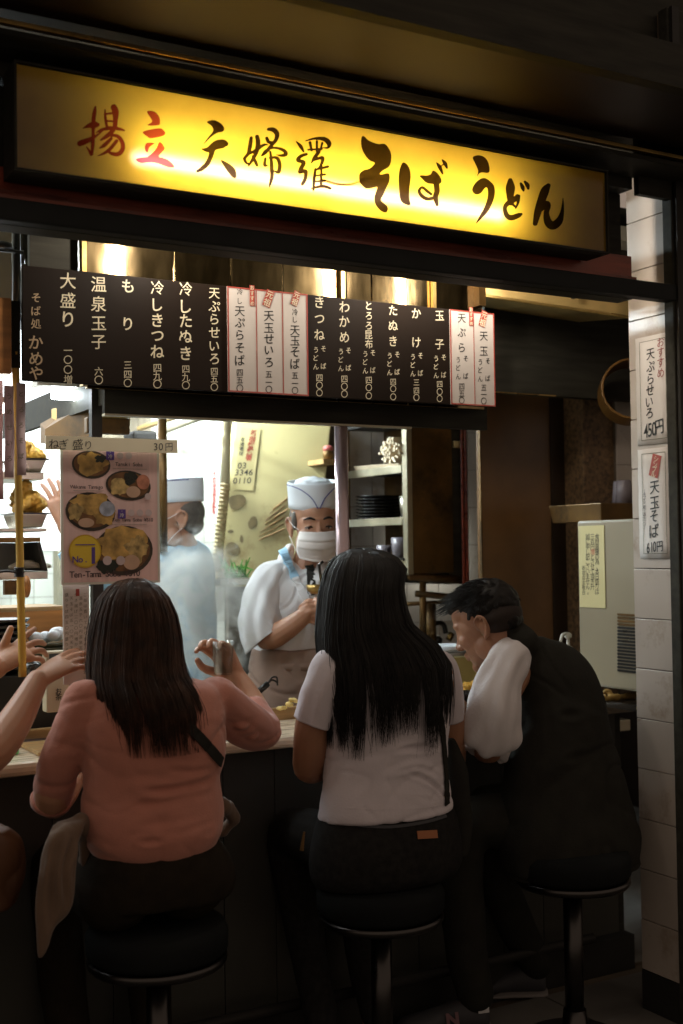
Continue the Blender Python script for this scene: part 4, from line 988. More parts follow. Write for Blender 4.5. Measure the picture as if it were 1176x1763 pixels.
def cup(px, py, X, r, h, mat, name, label, cat, z):
    y = at(px, py, X=X).y
    return tag(MB().lathe((X+r, y, z+.0005), [(r*.8, 0), (r*.98, h*.5), (r*1.05, h), (r*.98, h), (r*.75, .006)], n=22).obj(name, mat, None, smooth=True), label, cat)
cup(690, 870, XS+.02, .028, .085, steel2, 'steel_canister', 'silvery canister at the right end of the middle shelf', 'canister', shelfz[1])
tz = at(650, 962, X=XS+.05).z
cup(676, 930, XS+.02, .033, .080, plasticglass, 'tumbler', 'tall tumbler in the tray on the lower shelf', 'cup', tz)
cup(650, 935, XS+.02, .030, .052, plasticglass, 'tumbler', 'short tumbler left of the tall one in the tray', 'cup', tz)
cup(697, 932, XS+.06, .03, .075, ceramic, 'white_cup', 'white cup at the right rim of the lower shelf', 'cup', tz)
ty0, ty1 = at(697, 960, X=XS).y, at(610, 960, X=XS).y
tr2 = thing('steel_tray', 'shallow steel tray holding tumblers on the lower shelf', 'tray')
MB().box((XS-.003, ty0, tz-.045), (XS+.17, ty1, tz)).obj('tray_pan', steel2, tr2, bevel=.004)
MB().box((XS-.010, ty0-.004, tz-.006), (XS-.0035, ty1, tz+.004)).obj('tray_rim', chrome, tr2)
rbx = thing('red_topped_jar', 'small jar with a pink red lid on a shelf between chef and post', 'jar')
p = at(565, 778, Y=4.1); MB().lathe((p.x, 4.1, p.z-.03), [(.02, 0), (.022, .03), (.018, .034)], n=14).obj('jar', oldbrown, rbx, smooth=True)
MB().lathe((p.x, 4.1, p.z+.0045), [(.02, 0), (.02, .014), (.012, .02)], n=14).obj('lid', M('pink_lid', (.55, .14, .12), .5), rbx, smooth=True)
MB().box((at(548, 790, Y=4.1).x, 4.06, p.z-.05), (at(577, 790, Y=4.1).x, 4.2, p.z-.031)).obj('ledge', traywood, rbx)
# dark cupboard right of the shelf unit with a pale handle
cb = thing('dark_cupboard', 'tall black cupboard with a small pale label plate beside the shelf unit', 'cupboard')
MB().box((xr+.001, 3.72, zb_-.05), (at(806, 900, Y=3.72).x, 4.1, zt_+.25)).obj('carcass', blackwood, cb)
p = at(793, 765, Y=3.7); MB().box((p.x-.025, 3.708, p.z-.013), (p.x+.025, 3.7195, p.z+.013)).obj('label_plate', M('plate', (.6, .5, .26), .5), cb, bevel=.004)
for px in (797, 803):
    p = at(px, 900, Y=3.70); MB().tube([(p.x, 3.70, zb_-.1), (p.x, 3.70, zt_)], .006, n=6).obj('conduit', redwood, cb)
kl = thing('sink_lamp', 'small fluorescent lamp behind the black cupboard above the sink', 'lamp')
MB().tube([(at(715, 980, Y=4.15).x, 4.15, zb_+.05), (at(795, 980, Y=4.15).x, 4.15, zb_+.05)], .011, n=10).obj('fluorescent_tube', EM('sink_tube_light', (.92, .97, .90), 26), kl)
MB().box((at(712, 980, Y=4.15).x, 4.115, zb_+.03), (at(797, 980, Y=4.15).x, 4.13, zb_+.07)).obj('lamp_housing', lampgrey, kl)
# pipes below
pp_ = thing('gas_pipes', 'tangle of dark grimy pipes below the shelf unit', 'pipes')
for a, b, r in (((705, 992, 3.72), (790, 998, 3.72), .016), ((728, 1000, 3.8), (728, 1110, 3.8), .013), ((742, 1040, 3.78), (742, 1115, 3.78), .02), ((700, 1040, 3.85), (800, 1035, 3.8), .008), ((716, 1022, 3.8), (800, 1030, 3.76), .012)):
    MB().tube([at(a[0], a[1], Y=a[2]), at(b[0], b[1], Y=b[2])], r, n=8).obj('pipe', oldbrown, pp_, smooth=True)
MB().lathe(at(690, 1005, Y=4.2), [(.012, 0), (.022, .004), (.022, .02)], n=12, axis='y').obj('valve', darkmetal, pp_)
# brown lacquer door
bd = thing('brown_door', 'tall dark brown lacquered refrigerator door behind the seated man', 'refrigerator')
x0, x1, x2 = at(828, 900, Y=3.45).x, at(950, 900, Y=3.45).x, at(998, 900, Y=3.45).x
MB().box((x0, 3.45, cz-.3), (x1, 3.475, at(828, 680, Y=3.45).z+.1)).obj('door_leaf', fridgebrown, bd, bevel=.006)
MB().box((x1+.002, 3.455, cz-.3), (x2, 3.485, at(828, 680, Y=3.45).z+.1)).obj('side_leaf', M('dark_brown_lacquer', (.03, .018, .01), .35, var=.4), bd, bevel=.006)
MB().box((x0-.006, 3.44, cz-.3), (x0-.0005, 3.452, at(828, 680, Y=3.45).z+.1)).obj('edge_trim', oldbrown, bd)
# speckled column + tiles + ring + tray of glasses
scn = thing('speckled_column', 'speckled brown stone column behind the amber ring', 'column')
MB().box((at(1005, 800, Y=3.35).x, 3.35, cz), (at(1063, 800, Y=3.35).x, 3.8, 2.5)).obj('column_body', stonebrown, scn, bevel=.004)
tw = thing('pink_tile_wall', 'strip of pinkish tiles between the column and the pillar', 'tiled wall')
xt0, xt1 = at(1063, 800, Y=3.33).x, at(1110, 800, Y=3.33).x
MB().box((xt0, 3.338, cz), (xt1+.3, 3.4, 2.6)).obj('backing', grout, tw)
tmm = MB().box((.001, -.008, .001), (.149, 0, .149)).mesh('tile'); zt2 = at(1075, 730, Y=3.33).z
for i in range(3):
    for j in range(-4, 5):
        o = link('tile', tmm, tilewhite, tw); o.location = (xt0+i*.15, 3.338, zt2-.15*(j+1))
for j in range(0, 5): pass
rg = thing('amber_ring', 'large amber lacquered band curving out beside the tiled pillar', 'ring')
cx_, cy_, = at(1090, 665, Y=3.0).x, 3.0; cz_ = at(1090, 668, Y=3.0).z
mb = MB(); R0, R1, Wd = .105, .097, .11; vs = []; n = 40; ax = Vector((.55, .80, -.12)).normalized(); e1 = ax.cross(Vector((0, 0, 1))).normalized(); e2 = e1.cross(ax)
for k in range(n):
    a = 2*PI*k/n; d_ = e1*math.cos(a)+e2*math.sin(a)
    for r, h in ((R0, 0), (R0, Wd), (R1, Wd), (R1, 0)): vs.append(Vector((cx_, cy_, cz_))+d_*r*1.0+ax*h)
fs = [(k*4+i, k*4+(i+1) % 4, ((k+1) % n)*4+(i+1) % 4, ((k+1) % n)*4+i) for k in range(n) for i in range(4)]
mb.add(vs, fs).obj('band', ringmat, rg, smooth=False, bevel=.002)
gtr = thing('glass_tray', 'old metal tray on top of the grey cabinet', 'tray')
a, b = at(1031, 866, Y=3.05), at(1100, 898, Y=3.05)
MB().hexa([(a.x+.01, 3.05, b.z), (b.x, 3.05, b.z), (b.x, 3.3, b.z), (a.x+.01, 3.3, b.z), (a.x, 3.04, a.z), (b.x, 3.04, a.z), (b.x, 3.31, a.z), (a.x, 3.31, a.z)]).obj('tray_pan', oldbrown, gtr, bevel=.003)
for k, (px, lab) in enumerate(((1075, 'upturned frosted tumbler on the tray by the pillar, left one'), (1086, 'upturned frosted tumbler on the tray by the pillar, right one'))):
    p = at(px, 866, Y=3.1); tag(MB().lathe((p.x, 3.1+.05*k, a.z+.0008), [(.030, 0), (.024, .078), (.021, .08), (.027, .002)], n=20).obj('tumbler', plasticglass, None, smooth=True), lab, 'cup', 'tumblers by the pillar')
# grey cabinet with louvres (faces -X)
gc = thing('grey_cabinet', 'beige grey enamel cabinet with black louvres left of the pillar', 'cabinet')
ycn = 2.83; XG = at(1092, 1000, Y=ycn).x; ycf = None
r_ = ray(995, 1000); ycf = XG*r_.y/r_.x
zt3, zb3 = at(1092, 893, X=XG).z, at(1092, 1191, X=XG).z
MB().box((XG, ycn-.1, zb3), (XG+.35, ycf, zt3)).obj('cabinet_body', cabinetmat, gc, bevel=.008)
for k in range(18):
    py = 1058+k*5.7; z = at(1078, py, X=XG).z; ya, yb = at(1064, py, X=XG).y, at(1092, py, X=XG).y-.02
    MB().box((XG-.003, yb, z-.0042), (XG+.001, ya, z+.0026)).obj('louvre', blackplastic if k > 3 else oldbrown, gc)
nt_ = thing('yellow_notice', 'pale yellow handwritten notice sheet on the grey cabinet', 'notice')
y0_, y1_ = at(997, 950, X=XG-.002).y, at(1041, 950, X=XG-.002).y; zz0, zz1 = at(1018, 1046, X=XG).z, at(1018, 905, X=XG).z
MB().box((XG-.003, y1_, zz0), (XG-.001, y0_, zz1)).obj('sheet', M('notice_yellow', (.62, .55, .28), .7, var=.04), nt_)
k = MB(); kr = MB(); pl = (Vector((XG-.0036, 0, 0)), Vector((0, -1, 0)), Vector((0, 0, 1)))
for cx, y0, tx, s in ((1028, 924, '食材高騰の為、本日盛りは', .022), (1020, 924, '三百円増とさせて頂き升', .022), (1012, 924, '誠に申し訳ございません。', .022), (1005, 978, '新宿店主敬白', .017)):
    for i, ch in enumerate(tx):
        py = y0+i*(8.6 if s > .02 else 8.4); p = at(cx, py, X=XG-.0036); put(kr if ch == '増' else k, ch, -p.y, p.z, s, pl, bold=0)
k.obj('lettering', blackink, nt_); kr.obj('red_lettering', redink, nt_)
# pump bottle
pb = thing('pump_bottle', 'white plastic pump bottle standing behind the seated man', 'bottle', tuple(at(978, 1180, Y=3.2)))
p = at(978, 1092, Y=3.2); s_ = mpp(978, 3.2)
MB().lathe((p.x, 3.2, p.z-.20), [(.035, 0), (.037, .02), (.037, .10), (.02, .128), (.016, .134)], n=20).obj('bottle_body', whiteplastic, pb, smooth=True)
MB().lathe((p.x, 3.2, p.z-.065), [(.017, 0), (.017, .018), (.012, .024), (.006, .026), (.006, .05), (.013, .055), (.013, .066)], n=16).obj('pump_collar', whiteplastic, pb, smooth=True)
MB().tube(smooth_path([Vector((p.x+.008, 3.2, p.z)), Vector((p.x-.02, 3.195, p.z+.002)), Vector((p.x-.035, 3.19, p.z-.004)), Vector((p.x-.042, 3.188, p.z-.022))]), .0055, n=8).obj('nozzle', whiteplastic, pb, smooth=True)
# side shelf with curled gold thing
ss = thing('side_shelf', 'black side shelf with brass edge under the grey cabinet', 'shelf')
a = at(1030, 1200, Y=2.95); zz = at(1060, 1208, Y=2.9).z
MB().box((at(1020, 1200, Y=3.0).x, 2.80, zz-.02), (XG+.3, 3.25, zz)).obj('shelf_board', bowlblack, ss)
MB().box((at(1020, 1200, Y=3.0).x, 2.790, zz-.014), (XG+.3, 2.7995, zz-.004)).obj('brass_edge', brass, ss)
cg = thing('curled_cloth', 'curled yellowish cloth lying on the black side shelf', 'cloth')
pts = [at(1027, 1196, Y=2.95), at(1036, 1194, Y=2.95), at(1044, 1190, Y=2.94), at(1052, 1196, Y=2.93), at(1046, 1204, Y=2.92), at(1042, 1198, Y=2.92)]
mb = MB(); limb(mb, [Vector((q_.x, q_.y, max(q_.z, zz+.007))) for q_ in pts], [.004, .006, .008, .009, .008, .006]); limb(mb, [Vector((at(px, 1200, Y=2.9).x, 2.92, zz+.010)) for px in (1054, 1066, 1080, 1098)], [.008, .012, .009, .012])
link('cloth', fuse(mb, .003, 3, nz=[(.003, (60, 60, 60))]), M('ochre_cloth', (.42, .26, .07), .6, var=.3), cg)

# ------------------------------------------------------------------ left side: shelf of tempura, bamboo pole, strips, box, crate
bp_ = thing('bamboo_pole', 'yellow bamboo pole bound with black cord at the left', 'pole')
a, b = at(27, 690, Y=2.96), at(39, 1165, Y=2.96)
mb = MB(); P_ = [b+(a+Vector((0, 0, .12))-b)*i/40 for i in range(41)]; mb.tube(P_, [.0095+(.0012 if i % 10 == 0 else 0) for i in range(41)], n=14); mb.obj('cane', bamboo, bp_, smooth=True)
p = at(33, 985, Y=2.96); mb = MB()
for i in range(6): mb.lathe((p.x, 2.96, p.z-.012+i*.004), [(.0115, 0), (.0135, .002), (.0115, .004)], n=12)
mb.tube(smooth_path([p+Vector((-.01, -.012, 0)), p+Vector((-.04, -.012, .003)), p+Vector((-.08, 0, -.006))]), .003, n=6); mb.obj('black_cord', blackplastic, bp_, smooth=True)
def price_strip(px0, px1, py0, py1, Y, txt, label, mat, ink=blackink):
    t_ = thing('hanging_price_slip', label, 'price slip', group='hanging price slips')
    a, b = at(px0, py1, Y=Y), at(px1, py0, Y=Y); m_ = MB(); n = 8; vs = []
    for i in range(n+1):
        z = a.z+(b.z-a.z)*i/n; yy = Y+.004*math.sin(i*.9+px0)
        vs += [(a.x, yy, z), (b.x, yy+.003, z)]
    o = m_.add(vs, [(2*i, 2*i+1, 2*i+3, 2*i+2) for i in range(n)]).obj('slip', mat, t_, smooth=True)
    s = o.modifiers.new('s', 'SOLIDIFY'); s.thickness = .0006
    k = MB(); c = (px0+px1)/2
    for i, ch in enumerate(txt):
        p = at(c, py0+18+i*(py1-py0-24)/len(txt), Y=Y-.007); put(k, ch, p.x, p.z, (px1-px0)*.72*mpp(c, Y), PL(Y-.007), shear=.05)
    k.obj('lettering', ink, t_)
price_strip(8, 24, 664, 822, 2.94, 'うめせいろ', 'left hanging paper price slip beside the bamboo pole', M('mauve_paper', (.50, .38, .40), .7), greyink)
price_strip(29, 44, 660, 818, 2.93, 'とろろそば', 'right hanging paper price slip beside the bamboo pole', M('mauve_paper'), greyink)
price_strip(-14, 5, 655, 860, 2.90, '天ぷら盛合', 'pink hanging slip cut by the left picture edge', M('pink_slip', (.45, .25, .24), .7), greyink)
# wooden crate & shelf at top left
cr2 = thing('wooden_box', 'orange brown wooden box left of the menu board', 'box')
a, b = at(-40, 640, Y=2.92), at(20, 513, Y=2.92)
MB().box((a.x, 2.92, a.z), (b.x, 3.25, b.z)).obj('box_body', boxwood, cr2, bevel=.004)
MB().box((b.x+.001, 2.95, a.z+.02), (at(35, 560, Y=2.95).x, 3.1, b.z)).obj('side_board', blackwood, cr2)
ul = thing('grey_wall_board', 'grey painted board with a black pipe above the wooden box', 'wall board')
a, b = at(-40, 520, Y=3.3), at(52, 380, Y=3.3)
MB().box((a.x, 3.3, a.z), (b.x, 3.34, b.z+.1)).obj('board', M('grey_green_paint', (.30, .28, .22), .5, var=.3, vs=3), ul)
p = at(28, 450, Y=3.2); MB().tube([(p.x, 3.2, p.z-.16), (p.x, 3.2, p.z+.2)], .012, n=10).obj('pipe', blackplastic, ul, smooth=True)
p = at(10, 433, Y=3.2); MB().tube([(p.x-.08, 3.19, p.z), (at(38, 435, Y=3.2).x, 3.19, p.z), (at(38, 435, Y=3.2).x, 3.19, p.z-.03)], .005, n=8).obj('bracket', blackplastic, ul, smooth=True)
p = at(8, 425, Y=3.15); MB().lathe((p.x, 3.17, p.z), [(.028, 0), (.026, .012), (.012, .018)], n=14).obj('lamp_cap', blackplastic, ul, smooth=True)
MB().box((at(36, 500, Y=3.29).x, 3.27, a.z), (at(50, 500, Y=3.29).x, 3.2995, b.z+.1)).obj('corner_post', blackwood, ul)

def tray(x0, x1, ytop, ybot, Y, label, dep=.16):
    t_ = thing('steel_tray', label, 'tray', group='tempura trays on the left shelf')
    a, b = at(x0, ybot, Y=Y), at(x1, ytop, Y=Y); s = .012
    MB().hexa([(a.x+s, Y+s, a.z), (b.x-s, Y+s, a.z), (b.x-s, Y+dep-s, a.z), (a.x+s, Y+dep-s, a.z), (a.x, Y, b.z), (b.x, Y, b.z), (b.x, Y+dep, b.z), (a.x, Y+dep, b.z)]).obj('tray_pan', steel2, t_, bevel=.003)
    MB().box((a.x-.006, Y-.006, b.z+.0005), (b.x+.008, Y+dep+.006, b.z+.004)).obj('tray_rim', chrome, t_)
    return a, b
def heap(x0, x1, py_top, Y, zb, label, dep=.15, n=46, mat=batter, name='tempura_heap'):
    a, b = at(x0, py_top, Y=Y), at(x1, py_top, Y=Y); mb = MB(); H = a.z-zb
    for k in range(n):
        u, v = random.random(), random.random(); hh = H*(1-abs(u-.35)*.9)*random.uniform(.3, 1)
        c = Vector((a.x+(b.x-a.x)*(.08+.84*u), Y+.02+dep*.8*v, zb+max(.008, hh-.012)))
        mb.ell(c, (random.uniform(.010, .022), random.uniform(.01, .02), random.uniform(.010, .02)), R=Matrix.Rotation(random.random()*3, 3, 'X'), nu=10, nv=6)
    mb.ell(((a.x+b.x)/2, Y+dep*.5, zb+H*.35), ((b.x-a.x)*.46, dep*.42, H*.38), nu=16, nv=8)
    return tag(link(name, fuse(mb, .004, 1, nz=[(.005, (90, 90, 90)), (.004, (200, 200, 200))]), mat), label, 'tempura', kind=None)
YT = 3.30
ta = tray(30, 80, 792, 812, YT, 'upper steel tray of tempura behind the bamboo pole')
heap(38, 78, 752, YT, ta[1].z+.0045, 'golden tempura heap in the upper tray behind the pole')
tb_ = tray(30, 82, 885, 908, YT, 'lower steel tray of tempura behind the bamboo pole')
heap(36, 80, 826, YT, tb_[1].z+.0045, 'golden tempura heap in the lower tray behind the pole', n=60)
slf = thing('steel_rack', 'steel rack carrying the tempura trays at the left', 'rack')
for py0, py1, xx in ((813, 824, 74), (909, 916, 79)):
    a, b = at(-60, py1, Y=YT), at(xx, py0, Y=YT); MB().box((a.x, YT-.01, a.z), (b.x, YT+.2, b.z-.001)).obj('rack_shelf', steel2, slf, bevel=.002)
# white wedge cupboard tray at y 915-1000: glazed case
gcs = thing('glass_case', 'low glass fronted case with pale sardines under the tempura trays', 'display case')
a, b = at(-60, 1000, Y=YT-.02), at(82, 925, Y=YT-.02)
MB().box((a.x, YT-.02, a.z), (b.x, YT+.2, a.z+.02)).obj('base', steel2, gcs, bevel=.002)
MB().box((a.x, YT-.02, b.z-.012), (b.x-.02, YT+.2, b.z)).obj('lid', oldbrown, gcs)
MB().box((a.x, YT+.18, a.z+.021), (b.x-.005, YT+.199, b.z-.013)).obj('back_sheet', M('case_back', (.5, .52, .46), .4), gcs)
MB().hexa([Vector((b.x-.010, YT-.02, a.z+.021)), Vector((b.x, YT-.02, a.z+.021)), Vector((b.x, YT+.2, a.z+.021)), Vector((b.x-.01, YT+.2, a.z+.021)), Vector((b.x-.03, YT-.02, b.z-.013)), Vector((b.x-.02, YT-.02, b.z-.013)), Vector((b.x-.02, YT+.2, b.z-.013)), Vector((b.x-.03, YT+.2, b.z-.013))]).obj('corner_bar', darkmetal, gcs)
for k in range(3):
    p = at(50+k*7, 965+k*8, Y=YT+.02+.04*k); mb = MB(); limb(mb, [Vector((p.x-.05, YT+.02+.04*k, a.z+.033)), Vector((p.x-.01, YT+.02+.04*k, a.z+.040)), Vector((p.x+.035, YT+.02+.04*k, a.z+.033))], [.007, .013, .006])
    tag(link('fish_fillet', mb.mesh('f', True), M('pale_fish', (.48, .46, .36), .5, var=.2)), '%s pale fillet in the glass case' % ('top', 'middle', 'front')[k], 'fillet', 'fillets in the glass case')
# hanging brown ladle below case
ld = thing('wooden_ladle', 'round wooden ladle hanging behind the bamboo pole', 'ladle')
p = at(46, 1010, Y=3.2); MB().ell(p, (.010, .02, .03), nu=14, nv=8).obj('bowl', boxwood, ld, smooth=True)
MB().box((p.x-.06, 3.19, p.z-.02), (p.x-.012, 3.21, p.z+.018)).obj('block', oldbrown, ld)
# orange wooden box holding plates
wb = thing('wooden_box', 'long orange wooden box behind the plates on the left counter', 'box')
a, b = at(-60, 1110, Y=3.62), at(112, 1050, Y=3.62)
MB().box((a.x, 3.62, a.z-.1), (b.x, 3.64, b.z)).obj('front_board', boxwood, wb); MB().box((a.x, 3.62, b.z+.001), (b.x+.002, 3.82, b.z+.012)).obj('rim', traywood, wb)
# black bowl stack far left
zc0 = cz
bs_x = at(10, 1150, Y=3.42).x; zst = at(10, 1160, Y=3.42).z
for k in range(9):
    tag(MB().lathe((bs_x, 3.42, zst+k*.0165), [(.035, 0), (.06, .012), (.068, .022), (.064, .022), (.03, .006)], n=22).obj('black_bowl', bowlblack, None, smooth=True), '%s black bowl in the tall stack at the left edge' % ['lowest', 'second', 'third', 'fourth', 'middle', 'sixth', 'seventh', 'second highest', 'topmost'][k], 'bowl', 'stack of black bowls')
tag(MB().box((bs_x-.12, 3.34, cz-.119), (at(118, 1160, Y=3.4).x, 3.52, zst-.0005)).obj('stand', darkmetal, None), 'dark stand under the stacks of bowls at the left', 'stand')
# plates with eggs
pcx = at(80, 1120, Y=3.42)
for k in range(4):
    z = at(80, 1132, Y=3.42).z+k*.013-.012
    tag(MB().lathe((pcx.x, 3.42, max(z, zst+.0005+k*.013)), [(.03, 0), (.06, .004), (.072, .018), (.068, .018), (.03, .005)], n=26).obj('green_plate', bowlgreen, None, smooth=True), '%s dark green plate in the pile below the eggs' % ['lowest', 'second lowest', 'second highest', 'topmost'][k], 'plate', 'pile of green plates')
ztop = max(at(80, 1132, Y=3.42).z-.012, zst)+3*.013+.018
for k, (dx, dy, r) in enumerate(((-.035, -.02, .022), (.0, .012, .021), (.028, -.008, .024), (.042, .02, .023), (.012, -.03, .019))):
    tag(MB().ell((pcx.x+dx, 3.42+dy, ztop+r*.55+(0.008 if k > 1 else 0)), (r, r*.9, r*.85), nu=18, nv=10).obj('boiled_egg', ceramic, None, smooth=True), ['white egg at the left of the plate', 'white egg at the back of the plate', 'white egg in the middle of the plate', 'white egg at the right of the plate', 'white egg at the front of the plate'][k], 'egg', 'white eggs on the plate')
# small condiments below
for k, (px, py, mat, lab) in enumerate(((58, 1150, bowlblack, 'small black lidded pot beside the left stack'), (66, 1166, ceramic, 'small white pot among the black pots'), (84, 1148, bowlblack, 'small black pot behind the white pot'))):
    p = at(px, py, Y=3.22); tag(MB().lathe((p.x, 3.22, p.z-.02), [(.018, 0), (.026, .012), (.027, .028), (.016, .036), (.004, .04)], n=18).obj('small_pot', mat, None, smooth=True), lab, 'pot')
# table stand menu
sm = thing('menu_stand', 'small upright card stand behind the guest\'s hand', 'card stand')
a, b = at(80, 1228, Y=3.10), at(120, 1120, Y=3.10)
MB().box((a.x, 3.10, max(a.z, cz)+.0005), (b.x, 3.14, b.z)).obj('card', M('stand_paper', (.55, .47, .33), .6, var=.1), sm, bevel=.004)
k = MB()
for i, ch in enumerate('お茶'): p = at(101, 1190+i*10, Y=3.098); put(k, ch, p.x, p.z, .018, PL(3.098))
k.obj('lettering', blackink, sm); MB().box((a.x+.008, 3.0965, b.z-.02), (b.x-.012, 3.0995, b.z-.006)).obj('dark_slot', blackplastic, sm)
# items on the counter
gn = tag(MB().box((at(-30, 1200, Y=3.15).x, 3.12, cz+.0005), (at(28, 1200, Y=3.15).x, 3.20, cz+.022)).obj('green_tray', green, None, bevel=.006), 'bright green plastic tray at the left edge of the counter', 'tray')
wt = tag(MB().box((at(58, 1250, Y=3.10).x, 3.06, cz+.0005), (at(150, 1250, Y=3.1).x, 3.25, cz+.012)).obj('wooden_tray', traywood, None, bevel=.004), 'dark wooden tray on the counter behind the phone', 'tray')
ph = thing('phone', 'smartphone lying face up near the counter edge at the left', 'phone')
c0 = at(58, 1276, Z=cz+.005)
R_ = Matrix.Rotation(.35, 3, 'Z')
def rb_(c, sx, sy, sz, z0): return [c+R_ @ Vector((u*sx, v*sy, w_)) for w_ in (z0, z0+sz) for u, v in ((-1, -1), (1, -1), (1, 1), (-1, 1))]
c0 = Vector((c0.x, c0.y, cz)); MB().hexa(rb_(c0, .075, .036, .008, .0005)).obj('phone_body', M('red_brown_case', (.18, .05, .03), .4), ph, bevel=.003)
MB().hexa(rb_(c0, .070, .032, .0008, .009)).obj('screen', M('dark_screen', (.03, .045, .07), .08, var=.1, rvar=0), ph)
for k, (px, py) in enumerate(((497, 1213), (506, 1207), (486, 1219))):
    p = at(px, py, Y=YC+.2); mb = MB()
    for q_ in range(5): mb.ell(p+Vector((random.uniform(-.01, .01), random.uniform(-.01, .01), random.uniform(-.003, .006))), (.008, .007, .006), nu=8, nv=6)
    tag(link('tempura_piece', fuse(mb, .003, 1, nz=[(.002, (200, 200, 200))]), batter2), '%s tempura crumb near the white-shirted woman\'s sleeve' % ('middle', 'largest right', 'small left')[k], 'food', 'tempura crumbs on the ledge')
tn = thing('tongs', 'dark handled steel tongs resting beyond the counter', 'tongs')
a, b = at(444, 1192, Y=3.36), at(461, 1177, Y=3.36)
MB().tube([a, b], .010, n=10).obj('handle', blackplastic, tn, smooth=True)
for s in (-1, 1): MB().tube(smooth_path([b, at(468, 1169+s*2, Y=3.36), at(476, 1170+s*4, Y=3.36), at(478, 1178+s*2, Y=3.36)]), .003, n=6).obj('prong', chrome, tn, smooth=True)
tg = thing('tablet', 'dark tablet standing on edge beside the tongs', 'tablet') if 0 else None
# pots and faucet behind the man
fc = thing('faucet', 'curved chrome faucet on the tiled wall beside the man', 'faucet')
MB().tube(smooth_path([at(742, 1096, Y=3.8), at(744, 1078, Y=3.8), at(755, 1072, Y=3.8), at(764, 1076, Y=3.8), at(768, 1090, Y=3.8)], 6), .010, n=10).obj('spout', chrome, fc, smooth=True)
MB().lathe(at(752, 1100, Y=3.8), [(.02, -.02), (.022, 0), (.012, .012)], n=14).obj('base', chrome, fc, smooth=True)
MB().tube([at(772, 1102, Y=3.78), at(778, 1090, Y=3.78)], .012, n=10).obj('lever', brass, fc, smooth=True)
bt = thing('white_basin', 'brightly lit white basin behind the seated man\'s face', 'basin')
p = at(765, 1125, Y=3.62); MB().lathe((p.x, 3.62, p.z-.03), [(.05, 0), (.07, .02), (.08, .06), (.075, .06), (.045, .006)], n=24).obj('bowl', ceramic, bt, smooth=True)
tb2 = thing('donburi_bowl', 'black bowl of noodles and tempura in front of the seated man', 'bowl', tuple(at(800, 1205, Y=YC+.12)))
p = at(806, 1190, Y=YC+.13); bz = cz
MB().lathe((p.x, YC+.13, bz+.0005), [(.04, 0), (.045, .012), (.078, .05), (.085, .075), (.081, .075), (.06, .055)], n=28).obj('bowl_shell', bowlblack, tb2, smooth=True)
mb = MB(); mb.ell((p.x, YC+.13, bz+.066), (.077, .077, .009), nu=20, nv=8)
for k in range(26):
    a = random.random()*6.28; r = .055*random.random(); mb.ell((p.x-.01+r*math.cos(a), YC+.13+r*math.sin(a), bz+.074+random.random()*.012), (.012, .011, .008), nu=8, nv=6)
link('tempura_topping', fuse(mb, .0035, 1, nz=[(.003, (150, 150, 150))]), batter, tb2)
kb2 = tag(MB().box(tuple(at(773, 1125, Y=3.4)), tuple(at(800, 1117, Y=3.5))).obj('black_box', blackplastic, None, bevel=.003), 'small black box ledge just in front of the man\'s chin', 'box')
cnd = thing('condiment_holder', 'yellowish condiment holder on the counter behind the noodle bowl', 'holder')
a, b = at(783, 1160, Y=3.28), at(820, 1130, Y=3.28); MB().hexa([(a.x+.01, 3.28, cz+.036), (b.x, 3.28, cz+.036), (b.x, 3.32, cz+.036), (a.x+.01, 3.32, cz+.036), (a.x, 3.28, b.z), (b.x, 3.28, b.z), (b.x, 3.32, b.z), (a.x, 3.32, b.z)]).obj('holder_body', M('holder_plastic', (.5, .42, .16), .4), cnd)
MB().box((a.x-.012, 3.285, cz+.036), (a.x-.001, 3.315, b.z+.005)).obj('black_side', blackplastic, cnd)

# ------------------------------------------------------------------ stools
def stool(x, y, sz, label, r=.165):
    t_ = thing('bar_stool', label, 'stool', (x, y, 0), group='counter stools')
    MB().lathe((x, y, sz-.075), [(r*.93, 0), (r, .012), (r*1.01, .05), (r*.95, .070), (r*.6, .076)], n=40).obj('cushion', blackvinyl, t_, smooth=True)
    MB().lathe((x, y, sz-.098), [(r*.95, 0), (r*.99, .008), (r*.99, .018), (r*.94, .0225)], n=40).obj('chrome_ring', chrome, t_, smooth=True)
    MB().lathe((x, y, sz-.125), [(.05, 0), (.11, .022), (.11, .026)], n=24).obj('seat_plate', darkmetal, t_, smooth=True)
    MB().tube([(x, y, .05), (x, y, sz-.126)], .027, n=20).obj('column', chrome, t_, smooth=True)
    MB().lathe((x, y, .0005), [(.19, 0), (.19, .008), (.15, .02), (.05, .035), (.036, .06), (.032, .10)], n=36).obj('base', chrome, t_, smooth=True)
YST = 2.70
SX = [at(270, 1540, Y=YST).x, at(655, 1540, Y=YST).x, at(985, 1500, Y=YST).x]
SEAT = at(655, 1518, Y=YST).z
print('seat', SEAT, 'counter', cz, 'SX', SX)
stool(SX[0], YST, SEAT, 'round black stool under the woman in coral')
stool(SX[1], YST, SEAT, 'round black stool under the woman in the white t-shirt')
stool(SX[2], YST, SEAT, 'round black stool under the man in the black waistcoat')

